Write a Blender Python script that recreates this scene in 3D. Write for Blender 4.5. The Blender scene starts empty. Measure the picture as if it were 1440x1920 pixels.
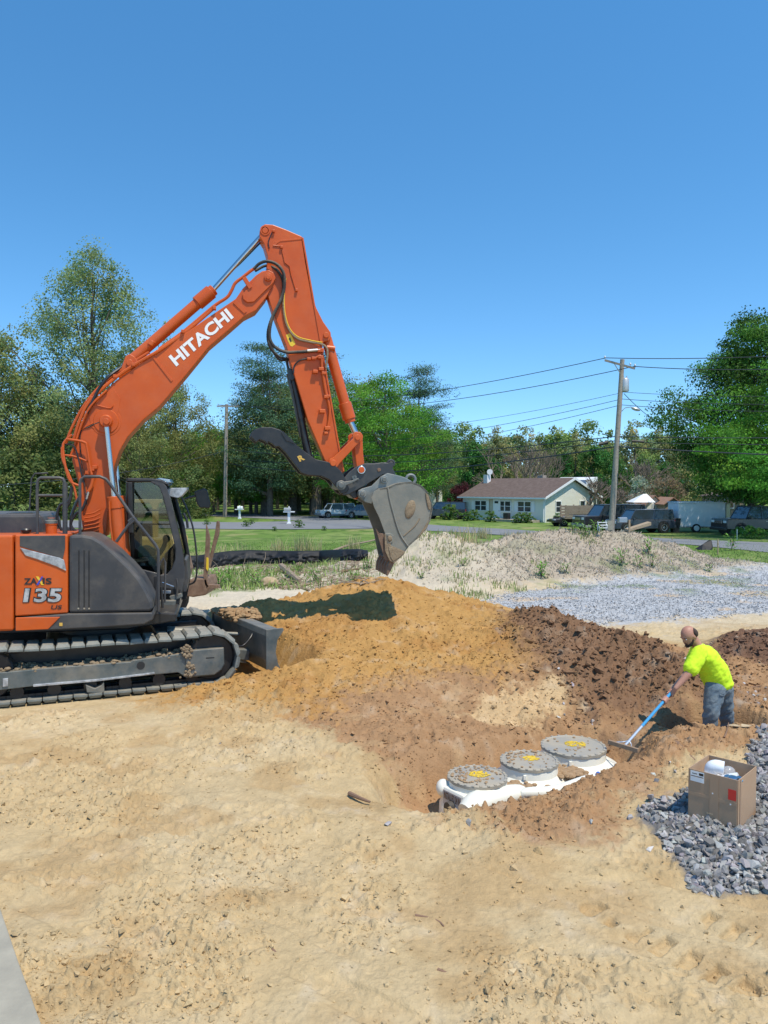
import bpy, bmesh, math, random
import numpy as np
from mathutils import Vector, Matrix
random.seed(7)
R = math.radians
S = bpy.context.scene
C = S.collection
# ------------------------------------------------------------------ camera
CZ = 2.85
PITCH = math.atan(48/1440)
cd = bpy.data.cameras.new('camera'); cam = bpy.data.objects.new('camera', cd); C.objects.link(cam)
cam.location = (0, 0, CZ); cam.rotation_euler = (R(90)-PITCH, 0, 0)
cd.sensor_fit = 'VERTICAL'; cd.sensor_height = 36; cd.lens = 36*1440/1920; cd.clip_start = .05; cd.clip_end = 6000
S.camera = cam
# ------------------------------------------------------------------ light
SUN = Vector((.32, -.36, 1.0)).normalized()
w = bpy.data.worlds.new('World'); S.world = w; w.use_nodes = True
nt = w.node_tree; nt.nodes.clear()
sky = nt.nodes.new('ShaderNodeTexSky'); sky.sky_type = 'NISHITA'; sky.sun_disc = False
sky.sun_elevation = math.asin(SUN.z); sky.sun_rotation = math.atan2(SUN.x, SUN.y)
sky.altitude = 0; sky.air_density = 1.0; sky.dust_density = 0.0; sky.ozone_density = 2.0
bg = nt.nodes.new('ShaderNodeBackground'); bg.inputs[1].default_value = .15
ow = nt.nodes.new('ShaderNodeOutputWorld')
tcs = nt.nodes.new('ShaderNodeTexCoord'); vm = nt.nodes.new('ShaderNodeVectorMath'); vm.operation = 'MULTIPLY_ADD'
vm.inputs[1].default_value = (1, 1, 1.25); vm.inputs[2].default_value = (0, 0, .07)
nt.links.new(tcs.outputs['Generated'], vm.inputs[0]); nt.links.new(vm.outputs[0], sky.inputs['Vector'])
hs = nt.nodes.new('ShaderNodeHueSaturation'); hs.inputs['Saturation'].default_value = 1.25; hs.inputs['Hue'].default_value = .487
nt.links.new(sky.outputs[0], hs.inputs['Color'])
tn = nt.nodes.new('ShaderNodeMix'); tn.data_type = 'RGBA'; tn.blend_type = 'MULTIPLY'; tn.inputs[0].default_value = 1; tn.inputs[7].default_value = (1.0, 1.0, 1.08, 1)
nt.links.new(hs.outputs[0], tn.inputs[6]); nt.links.new(tn.outputs[2], bg.inputs[0]); nt.links.new(bg.outputs[0], ow.inputs[0])
ld = bpy.data.lights.new('sun', 'SUN'); ld.energy = 3.35; ld.angle = R(.5); ld.color = (1, .93, .80)
lo = bpy.data.objects.new('sun', ld); C.objects.link(lo); lo.rotation_euler = SUN.to_track_quat('Z', 'Y').to_euler()
lo.location = (10, -10, 30)
S.view_settings.view_transform = 'Standard'; S.view_settings.look = 'None'
S.view_settings.gamma = 1; S.view_settings.use_curve_mapping = False
S.view_settings.exposure = 0.50
S.cycles.max_bounces = 6; S.cycles.transparent_max_bounces = 8
# ------------------------------------------------------------------ helpers
CAM = np.array([0, 0, CZ])
sp, cp = math.sin(PITCH), math.cos(PITCH)
def ray(px, py):
    a = (px-720)/1440; b = (960-py)/1440
    return np.array([a, sp*b+cp, cp*b-sp])
def P(px, py, Y):                       # point seen at a pixel, at distance Y
    d = ray(px, py); return CAM + d*(Y/d[1])
def Z0(px, py, z=0.0):                  # point seen at a pixel, at height z
    d = ray(px, py); return CAM + d*((z-CZ)/d[2])
class Frame:                            # a vertical working plane through O turned by yaw
    def __init__(s, ox, oy, yaw):
        s.o = np.array([ox, oy, 0.]); c, n = math.cos(R(yaw)), math.sin(R(yaw)); s.yaw = R(yaw)
        s.f = np.array([c, n, 0.]); s.l = np.array([-n, c, 0.])
    def m(s, px, py, v):
        d = ray(px, py); q = s.o+s.l*v-CAM
        return CAM + d*(q.dot(s.l)/d.dot(s.l))
    def w(s, u, v, z): return s.o+s.f*u+s.l*v+np.array([0, 0, z])
    def uz(s, p): q = np.asarray(p)-s.o; return q.dot(s.f), q[2]
ORG = {}
def empty(name, loc, label=None, cat=None, group=None, kind=None):
    o = bpy.data.objects.new(name, None); C.objects.link(o); o.location = [float(t) for t in loc]; o.empty_display_size = .1
    ORG[o] = np.array([float(t) for t in loc]); return tag(o, label, cat, group, kind)
def tag(o, label=None, cat=None, group=None, kind=None):
    if label: o['label'] = label
    if cat: o['category'] = cat
    if group: o['group'] = group
    if kind: o['kind'] = kind
    return o
class MB:
    def __init__(s): s.v = []; s.f = []
    def add(s, vs, fs):
        n = len(s.v); s.v += [tuple(map(float, p)) for p in vs]; s.f += [tuple(n+i for i in f) for f in fs]; return s
    def prism(s, a, b):                 # two matching outlines
        n = len(a)
        s.add(list(a)+list(b), [tuple(range(n)), tuple(range(2*n-1, n-1, -1))]+[(i, i+n, (i+1) % n+n, (i+1) % n) for i in range(n)]); return s
    def box(s, c, size, ax=None):
        c = np.asarray(c, float); h = np.asarray(size, float)/2
        ax = ax if ax is not None else np.eye(3)
        vs = [c+ax[0]*h[0]*i+ax[1]*h[1]*j+ax[2]*h[2]*k for i in (-1, 1) for j in (-1, 1) for k in (-1, 1)]
        return s.add(vs, [(0, 1, 3, 2), (4, 6, 7, 5), (0, 4, 5, 1), (2, 3, 7, 6), (0, 2, 6, 4), (1, 5, 7, 3)])
    def tube(s, pts, r, n=8, smooth=True, caps=True, k=5, ribs=0):
        pts = [np.asarray(p, float) for p in pts]
        rr = list(r) if hasattr(r, '__len__') else [r]*len(pts)
        if smooth and len(pts) > 2:
            q = []; q2 = []
            e = [2*pts[0]-pts[1]]+pts+[2*pts[-1]-pts[-2]]
            for i in range(1, len(e)-2):
                for j in range(k):
                    t = j/k; a, b, c, d = e[i-1], e[i], e[i+1], e[i+2]
                    q.append(.5*((2*b)+(c-a)*t+(2*a-5*b+4*c-d)*t*t+(3*b-a-3*c+d)*t**3)); q2.append(rr[i-1]*(1-t)+rr[i]*t)
            pts = q+[pts[-1]]; rr = q2+[rr[-1]]
        T = [pts[min(i+1, len(pts)-1)]-pts[max(i-1, 0)] for i in range(len(pts))]
        T = [t/(np.linalg.norm(t)+1e-9) for t in T]
        up = np.array([0, 0, 1.]) if abs(T[0][2]) < .9 else np.array([1., 0, 0])
        N = np.cross(T[0], up); N /= np.linalg.norm(N)
        vs = []
        for i, p in enumerate(pts):
            N = N-T[i]*N.dot(T[i]); N /= np.linalg.norm(N)+1e-9; B = np.cross(T[i], N)
            ri = rr[i]*(1+(.12 if ribs and i % 2 else 0))
            vs += [p+ri*(math.cos(2*math.pi*j/n)*N+math.sin(2*math.pi*j/n)*B) for j in range(n)]
        fs = [(i*n+j, i*n+(j+1) % n, (i+1)*n+(j+1) % n, (i+1)*n+j) for i in range(len(pts)-1) for j in range(n)]
        if caps: fs += [tuple(range(n-1, -1, -1)), tuple((len(pts)-1)*n+j for j in range(n))]
        return s.add(vs, fs)
    def cyl(s, a, b, r, n=16): return s.tube([a, b], r, n, smooth=False)
    def ball(s, c, r, n=10, m=7, rot=None):
        r = np.asarray(r if hasattr(r, '__len__') else (r, r, r), float); c = np.asarray(c, float); vs = [(0, 0, 1.)]
        for i in range(1, m):
            for j in range(n):
                a = math.pi*i/m; b = 2*math.pi*j/n; vs.append((math.sin(a)*math.cos(b), math.sin(a)*math.sin(b), math.cos(a)))
        vs.append((0, 0, -1.)); A = np.array(vs)*r
        if rot is not None: A = A@np.asarray(rot)
        fs = [(0, 1+j, 1+(j+1) % n) for j in range(n)]
        for i in range(m-2):
            fs += [(1+i*n+j, 1+(i+1)*n+j, 1+(i+1)*n+(j+1) % n, 1+i*n+(j+1) % n) for j in range(n)]
        L = len(vs)-1; fs += [(L, 1+(m-2)*n+(j+1) % n, 1+(m-2)*n+j) for j in range(n)]
        return s.add(A+c, fs)
    def lathe(s, c, prof, n=32, ax=None, mod=None):
        ax = np.eye(3) if ax is None else np.asarray(ax); c = np.asarray(c, float); vs = []
        for k, (r, z) in enumerate(prof):
            for j in range(n):
                a = 2*math.pi*j/n; q = r*(mod(k, j) if mod else 1); vs.append(c+ax[0]*q*math.cos(a)+ax[1]*q*math.sin(a)+ax[2]*z)
        fs = [(i*n+j, i*n+(j+1) % n, (i+1)*n+(j+1) % n, (i+1)*n+j) for i in range(len(prof)-1) for j in range(n)]
        fs += [tuple(range(n-1, -1, -1)), tuple((len(prof)-1)*n+j for j in range(n))]
        return s.add(vs, fs)
    def build(s, name, mat, parent=None, smooth=False, bevel=0, label=None, fix=True):
        off = ORG[parent] if parent is not None else np.zeros(3)
        me = bpy.data.meshes.new(name); me.from_pydata([tuple(np.array(v)-off) for v in s.v], [], s.f)
        if fix:
            bm = bmesh.new(); bm.from_mesh(me); bmesh.ops.recalc_face_normals(bm, faces=bm.faces); bm.to_mesh(me); bm.free()
        me.materials.append(mat)
        if smooth: me.shade_smooth(); me.set_sharp_from_angle(angle=R(38))
        o = bpy.data.objects.new(name, me); C.objects.link(o)
        if parent is not None: o.parent = parent
        ORG[o] = off
        if bevel:
            m = o.modifiers.new('bevel', 'BEVEL'); m.width = bevel; m.segments = 2; m.limit_method = 'ANGLE'; m.angle_limit = R(35)
        if label: o['label'] = label
        return o
def fastmesh(name, V, F, mat, cols=None, smooth=False, k=4):
    me = bpy.data.meshes.new(name); V = np.asarray(V, np.float32); F = np.asarray(F, np.int32)
    me.vertices.add(len(V)); me.vertices.foreach_set('co', V.ravel())
    me.loops.add(F.size); me.loops.foreach_set('vertex_index', F.ravel())
    me.polygons.add(len(F)); me.polygons.foreach_set('loop_start', np.arange(0, F.size, k, dtype=np.int32))
    me.update(calc_edges=True)
    if cols is not None:
        a = me.color_attributes.new('tint', 'FLOAT_COLOR', 'POINT'); a.data.foreach_set('color', np.c_[cols, np.ones(len(cols))].astype(np.float32).ravel())
    if smooth: me.shade_smooth()
    else: me.shade_flat()
    me.materials.append(mat); return me
def link(name, me, parent=None, loc=(0, 0, 0), rz=0, sc=1):
    o = bpy.data.objects.new(name, me); C.objects.link(o); o.location = loc; o.rotation_euler = (0, 0, rz)
    o.scale = (sc, sc, sc) if not hasattr(sc, '__len__') else sc
    if parent is not None: o.parent = parent
    ORG[o] = np.zeros(3)
    return o
def copytree(o, parent=None):
    c = o.copy(); C.objects.link(c)
    if parent is not None: c.parent = parent
    for ch in list(o.children): copytree(ch, c)
    return c
# ------------------------------------------------------------------ materials
def mat(name, col, rough=.6, metal=0, col2=None, nscale=6, namt=.5, bump=0, bscale=40, attr=None, trans=0, coat=0, dust=0, detail=6, spec=None, alpha=1):
    m = bpy.data.materials.new(name); m.use_nodes = True; t = m.node_tree; N = t.nodes; L = t.links
    b = N['Principled BSDF']; b.inputs['Roughness'].default_value = rough; b.inputs['Metallic'].default_value = metal
    if spec is not None: b.inputs['Specular IOR Level'].default_value = spec
    if coat: b.inputs['Coat Weight'].default_value = coat; b.inputs['Coat Roughness'].default_value = .15
    tc = N.new('ShaderNodeTexCoord'); src = None
    def noise(sc, det=detail, rg=.6):
        n = N.new('ShaderNodeTexNoise'); n.inputs['Scale'].default_value = sc; n.inputs['Detail'].default_value = det; n.inputs['Roughness'].default_value = rg
        L.new(tc.outputs['Object'], n.inputs['Vector']); return n
    def mix(f, a, c, mode='MIX'):
        x = N.new('ShaderNodeMix'); x.data_type = 'RGBA'; x.blend_type = mode
        for s_, val in ((0, f), (6, a), (7, c)):
            if hasattr(val, 'default_value') or hasattr(val, 'is_output'): L.new(val, x.inputs[s_])
            else: x.inputs[s_].default_value = val if s_ == 0 else (*val, 1) if len(val) == 3 else val
        return x.outputs[2]
    if attr:
        a = N.new('ShaderNodeAttribute'); a.attribute_name = attr; src = a.outputs['Color']
    if col2 is not None:
        n = noise(nscale); r = N.new('ShaderNodeValToRGB'); r.color_ramp.elements[0].position = .5-.5*namt*.6; r.color_ramp.elements[1].position = .5+.5*namt*.6
        L.new(n.outputs['Fac'], r.inputs[0])
        cc = mix(r.outputs[0], col, col2)
        src = mix(1.0, src, cc, 'MULTIPLY') if src is not None else cc
    elif src is not None and tuple(col) != (1, 1, 1):
        src = mix(1.0, src, col, 'MULTIPLY')
    if dust:
        n = noise(2.5, 8, .7); g = N.new('ShaderNodeNewGeometry'); sx = N.new('ShaderNodeSeparateXYZ'); L.new(g.outputs['Normal'], sx.inputs[0])
        ma = N.new('ShaderNodeMath'); ma.operation = 'MULTIPLY_ADD'; L.new(sx.outputs['Z'], ma.inputs[0]); ma.inputs[1].default_value = .25; L.new(n.outputs['Fac'], ma.inputs[2])
        r = N.new('ShaderNodeValToRGB'); r.color_ramp.elements[0].position = .45; r.color_ramp.elements[1].position = .85; r.color_ramp.elements[1].color = (dust, dust, dust, 1)
        L.new(ma.outputs[0], r.inputs[0]); src = mix(r.outputs[0], src if src is not None else col, (.42, .34, .24))
    if src is None: b.inputs['Base Color'].default_value = (*col, 1)
    else: L.new(src, b.inputs['Base Color'])
    if bump:
        n = noise(bscale, 8, .65); bp = N.new('ShaderNodeBump'); bp.inputs['Strength'].default_value = bump; bp.inputs['Distance'].default_value = .02
        L.new(n.outputs['Fac'], bp.inputs['Height']); L.new(bp.outputs[0], b.inputs['Normal'])
    if trans:
        tr = N.new('ShaderNodeBsdfTranslucent'); ms = N.new('ShaderNodeMixShader'); ms.inputs[0].default_value = trans
        if src is None: tr.inputs[0].default_value = (*col, 1)
        else: L.new(src, tr.inputs[0])
        L.new(b.outputs[0], ms.inputs[1]); L.new(tr.outputs[0], ms.inputs[2]); L.new(ms.outputs[0], N['Material Output'].inputs[0])
    if alpha < 1: b.inputs['Alpha'].default_value = alpha
    return m
M = {}
M['orange'] = mat('orange_paint', (.58, .100, .010), .42, col2=(.49, .078, .009), nscale=1.5, coat=.06, dust=.12, spec=.35)
M['grey'] = mat('charcoal_paint', (.035, .036, .04), .45, col2=(.05, .05, .052), nscale=3, dust=.22)
M['black'] = mat('black_paint', (.014, .014, .016), .35, dust=.12)
M['rubber'] = mat('rubber', (.02, .02, .021), .75, bump=.2, dust=.5)
M['steel'] = mat('dusty_steel', (.085, .105, .105), .5, .35, col2=(.16, .17, .16), nscale=4, dust=.6)
M['shoe'] = mat('track_pad', (.12, .14, .13), .75, col2=(.21, .22, .20), nscale=7, bump=.3, dust=.5)
M['chrome'] = mat('chrome', (.50, .50, .50), .25, 1)
M['bucket'] = mat('worn_bucket_steel', (.16, .165, .142), .5, .2, col2=(.26, .24, .19), nscale=3.2, namt=.7, bump=.15, dust=.55)
M['ear'] = mat('grey_ear', (.15, .18, .185), .5, .2, col2=(.21, .23, .22), nscale=5, dust=.4)
M['coupler'] = mat('coupler_paint', (.045, .048, .05), .4, .2, dust=.3)
M['mud'] = mat('caked_mud', (.30, .225, .14), .95, col2=(.22, .16, .1), nscale=12, bump=.8, bscale=30)
M['mudo'] = mat('damp_soil', (.30, .17, .075), .95, col2=(.40, .26, .13), nscale=8, bump=.6, bscale=50)
M['white'] = mat('white_paint', (.78, .78, .76), .5)
M['decal'] = mat('white_decal', (.8, .8, .78), .4)
M['silver'] = mat('silver_decal', (.55, .56, .57), .35, .4, col2=(.25, .26, .27), nscale=14)
M['blackd'] = mat('black_decal', (.02, .02, .02), .5)
M['yellow'] = mat('yellow_decal', (.75, .50, .03), .5)
M['gold'] = mat('gold_decal', (.62, .38, .07), .5)
M['blue'] = mat('blue_decal', (.03, .06, .45), .5)
M['loader'] = mat('faded_yellow_paint', (.62, .42, .10), .6, col2=(.5, .33, .08), nscale=4, dust=.4)
M['rust'] = mat('rusty_steel', (.17, .10, .065), .8, .2, col2=(.26, .17, .11), nscale=9, bump=.4)
M['teal'] = mat('green_vinyl', (.05, .16, .12), .6)
def glass(name, col, a):
    m = bpy.data.materials.new(name); m.use_nodes = True; N = m.node_tree.nodes; L = m.node_tree.links
    N.remove(N['Principled BSDF']); t = N.new('ShaderNodeBsdfTransparent'); t.inputs[0].default_value = (*col, 1)
    g = N.new('ShaderNodeBsdfGlossy'); g.inputs['Roughness'].default_value = .03; x = N.new('ShaderNodeMixShader'); x.inputs[0].default_value = a
    L.new(t.outputs[0], x.inputs[1]); L.new(g.outputs[0], x.inputs[2]); L.new(x.outputs[0], N['Material Output'].inputs[0]); return m
M['glass'] = glass('tinted_glass', (.50, .54, .52), .06)
M['dglass'] = mat('dark_glass', (.03, .04, .05), .06, coat=1, spec=.8)
M['wglass'] = mat('window_glass', (.03, .04, .05), .05, spec=.8)
# ------------------------------------------------------------------ noise
def vnoise(x, y, seed=0):
    xi = np.floor(x).astype(np.int64); yi = np.floor(y).astype(np.int64); fx = x-xi; fy = y-yi
    fx = fx*fx*fx*(fx*(fx*6-15)+10); fy = fy*fy*fy*(fy*(fy*6-15)+10)
    def h(a, b):
        n = (a*374761393+b*668265263+seed*974634777) & 0xffffffff
        n = ((n ^ (n >> 13))*1274126177) & 0xffffffff; n = (n ^ (n >> 16)) & 0xffffffff
        return n/4294967295.0
    a = h(xi, yi); b = h(xi+1, yi); c = h(xi, yi+1); d = h(xi+1, yi+1)
    return (a*(1-fx)+b*fx)*(1-fy)+(c*(1-fx)+d*fx)*fy
def fbm(x, y, seed=0, o=4, g=.5):
    s = 0; a = 1; t = 0
    for i in range(o):
        s = s+a*vnoise(x*2**i+i*17.3, y*2**i-i*9.1, seed+i); t += a; a *= g
    return s/t
def sst(a, b, x):
    t = np.clip((x-a)/(b-a), 0, 1); return t*t*(3-2*t)
# ------------------------------------------------------------------ terrain
def zbase(Y): return -.55*sst(28, 60, Y)
def seg(px, py, ax, ay, bx, by):
    dx, dy = bx-ax, by-ay; L = dx*dx+dy*dy
    t = np.clip(((px-ax)*dx+(py-ay)*dy)/L, 0, 1)
    return t, np.hypot(px-ax-t*dx, py-ay-t*dy), (px-ax)*dy-(py-ay)*dx
def ridge(x, y, nodes, p=1.25):
    best = np.zeros_like(x)
    for a, b in zip(nodes[:-1], nodes[1:]):
        t, d, side = seg(x, y, a[0], a[1], b[0], b[1])
        z = a[2]+(b[2]-a[2])*t; wf = a[3]+(b[3]-a[3])*t; wb = a[4]+(b[4]-a[4])*t
        r = np.clip(d/np.where(side > 0, wf, wb), 0, 1)
        r = (np.sqrt(r*r+.0012)-.0346)/.9660
        best = np.maximum(best, z*np.clip(1-r, 0, 1)**p)
    return best*(1+.16*(fbm(x*1.9, y*1.3, 171, 4, .6)-.5)*sst(.25, .8, best))
def N_(px, py, Y, wf, wb): q = P(px, py, Y); return (q[0], q[1], q[2], wf, wb)
MAIN = [N_(405, 1165, 13.1, 1.6, 2), N_(450, 1133, 13.3, 2.4, 2.2), N_(520, 1128, 13.4, 3.0, 2.4), N_(600, 1126, 13.9, 4.0, 2.5), N_(655, 1112, 14.1, 4.6, 2.5), N_(700, 1085, 14.2, 4.9, 2.5),
        N_(750, 1108, 14.2, 5.0, 2.5), N_(820, 1122, 14.0, 5.1, 2.5), N_(870, 1140, 13.5, 5.0, 2.4), N_(935, 1160, 13.0, 4.4, 2.2), N_(1000, 1168, 12.6, 3.6, 2.2)]
DARK = [N_(960, 1164, 12.7, 3.2, 1.8), N_(1000, 1159, 12.4, 3.2, 1.7), N_(1080, 1170, 12.0, 3.0, 1.6), N_(1150, 1187, 11.6, 2.6, 1.5), N_(1205, 1200, 11.2, 2.1, 1.3), N_(1260, 1240, 10.8, 1.5, 1.2)]
SPOIL = [N_(1385, 1215, 12.6, 1.3, 1.0), N_(1440, 1180, 12.8, 1.8, 1.4), N_(1560, 1150, 13.0, 2.2, 1.8)]
BERM = [N_(560, 1083, 24.5, 1.5, 2), N_(640, 1063, 24.5, 3, 3), N_(700, 1040, 24.5, 3.6, 3), N_(760, 1012, 24.5, 4, 3), N_(800, 998, 24.6, 4.2, 3), N_(835, 1000, 24.8, 4.2, 3), N_(880, 1024, 25, 3.6, 3), N_(930, 1016, 25.2, 3.4, 3),
        N_(975, 1001, 25.5, 3.6, 3), N_(1060, 996, 26, 3.6, 3), N_(1140, 1000, 26.5, 3.2, 3), N_(1200, 1003, 27, 3, 3), N_(1245, 1016, 27, 2.6, 3), N_(1300, 1042, 27, 2, 2), N_(1400, 1052, 27, 2, 2)]
def gau(x, y, cx, cy, rx, ry, p=2): return np.exp(-(((x-cx)/rx)**2+((y-cy)/ry)**2)**(p/2))
TA = np.array([.79, .61]); 
def mounds(x, y):
    return ridge(x, y, MAIN, 1.12), ridge(x, y, DARK, 1.1), ridge(x, y, SPOIL, 1.2), ridge(x, y, BERM, 1.2)
def mflat(x, y):                       # level standing of the machine
    u = (x+4.26)*.9232+(y-11.4)*.3843; v = -(x+4.26)*.3843+(y-11.4)*.9232
    return (1-sst(2.5, 3.0, u+.24*(v+1.1)))*(1-sst(1.35, 1.75, np.abs(v)))
def Hs(x, y):
    x = np.asarray(x, float); y = np.asarray(y, float)
    m, d, s, b = mounds(x, y)
    h = zbase(y)+(m**4+d**4+s**4+b**4)**.25
    # soil apron round the foot of the piles, bowl behind the man
    h = h+.10*gau(x, y, -1.2, 10.0, 1.8, 1.2)
    h = h-.26*gau(x, y, 3.0, 9.7, 1.0, .7)-.14*gau(x, y, 1.6, 9.3, 1.3, .7)
    h = h-.10*gau(x, y, 5.0, 10.6, 1.2, .9)
    # tank pit
    t, dd, _ = seg(x, y, .62, 7.32, 2.38, 8.62)
    h = h-.40*(1-sst(.44, .82, dd))
    # cut bank beside the first tank
    h = h+.10*gau(x, y, -.15, 8.6, .75, .45)
    # trench where the man stands, lip in front
    t, dd, _ = seg(x, y, 3.8, 9.40, 4.3, 9.45)
    h = h*(sst(.16, .44, dd))+(1-sst(.16, .44, dd))*(-.42)
    h = h+.07*gau(x, y, 2.7, 8.35, .5, .25)+.12*gau(x, y, 3.75, 8.78, .7, .2, 3)+.05*gau(x, y, 3.1, 8.1, .7, .5)
    h = h-.16*gau(x, y, .50, 7.36, .22, .20)
    # stone heap
    h = h+.13*gau(x, y, 3.2, 6.4, 1.15, .85, 3)
    h = h*(1-mflat(x, y))
    # low swell in the foreground
    h = h+.05*gau(x, y, .6, 6.3, 2.2, .5)+.03*gau(x, y, -1.2, 7.2, 1.2, .5)
    return h
def T(px, py):                         # where the ray through a pixel meets the terrain
    d = ray(px, py); t = np.linspace(3, 400, 1) ; ys = np.concatenate([np.arange(3.5, 40, .02), np.arange(40, 300, .2)])
    tt = ys/d[1]; q = CAM[None]+d[None]*tt[:, None]; hh = Hs(q[:, 0], q[:, 1]); k = np.argmax(q[:, 2] < hh)
    return q[k]
def poly_sd(x, y, poly):               # signed distance, positive inside
    x = np.asarray(x, float); y = np.asarray(y, float); n = len(poly); d = np.full(x.shape, 1e9); ins = np.zeros(x.shape, bool)
    for i in range(n):
        ax, ay = poly[i]; bx, by = poly[(i+1) % n]
        d = np.minimum(d, seg(x, y, ax, ay, bx, by)[1])
        c = ((ay > y) != (by > y)); ins ^= c & (x < (bx-ax)*(y-ay)/((by-ay) if by != ay else 1e-9)+ax)
    return np.where(ins, d, -d)
def TP(pts): return [tuple(T(*p)[:2]) for p in pts]
# grid: rows
rows = [-60, -30, -12, -5, 0, 1.5, 2.6, 3.4]
y = 3.7
while y < 8.5: rows.append(y); y += y*y/4104*2.0
while y < 14.3: rows.append(y); y += .0175
while y < 30: rows.append(y); y += .05+.10*(y-14)/16
while y < 75: rows.append(y); y += .35
while y < 5000: rows.append(y); y *= 1.12
rows = np.array(rows)
sc_ = list(np.linspace(-.68, .68, 730)); e = .68; st = .008
while e < 60: e += st; st *= 1.22; sc_.append(e); sc_.insert(0, -e)
sc_ = np.array(sc_)
YY, SS = np.meshgrid(rows, sc_, indexing='ij'); XX = SS*np.maximum(YY, 2.6)
XX = np.clip(XX, -4000, 4000)
# soil zones (world outlines)
z_orange = [(-3.6, 10.9), (-3.35, 11.5), (-3.3, 14.6), (0, 16), (2.4, 15), (2.2, 12.6), (2.35, 11.2), (1.6, 10.3), (.3, 10.2), (-.6, 9.7), (-1.6, 9.6), (-2.6, 9.8), (-3.1, 10.2)]
z_red = [(-1.5, 9.9), (-.9, 8.9), (-.35, 8.2), (-.1, 7.75), (.35, 7.55), (.55, 7.0), (.6, 6.3), (1.2, 6.0), (1.9, 6.15), (2.2, 6.8), (3.0, 7.5), (3.6, 8.2), (4.5, 8.6), (5.2, 9.4), (7.5, 10.5), (8, 12.6), (5.6, 13.2), (3.5, 13), (1, 12.4), (.5, 10.8), (-1, 10.4)]
z_dark = [(2.1, 12.5), (2.3, 13.2), (3.6, 13.2), (4.5, 12.2), (5.2, 11.2), (4.6, 10.3), (3.2, 9.7), (2.6, 9.4), (2.5, 9.9), (2.3, 10.9), (1.9, 11.5)]
z_spoil = [(5.2, 12.1), (5.6, 13.4), (9, 15), (9, 11.6), (6.3, 11.6)]
z_heap = [tuple(Z0(*p, .05)[:2]) for p in [(1180, 1528), (1225, 1572), (1262, 1612), (1300, 1655), (1360, 1664), (1440, 1668), (1530, 1650), (1580, 1560), (1560, 1380), (1425, 1372), (1402, 1400), (1405, 1440), (1340, 1480), (1270, 1500)]]
z_lot = [tuple(Z0(*p)[:2]) for p in [(845, 1155), (880, 1135), (915, 1124), (1000, 1108), (1100, 1092), (1200, 1082), (1285, 1072), (1440, 1062), (1900, 1060), (1900, 1140), (1440, 1150), (1300, 1157), (1180, 1166), (1080, 1170), (950, 1172)]]
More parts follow.
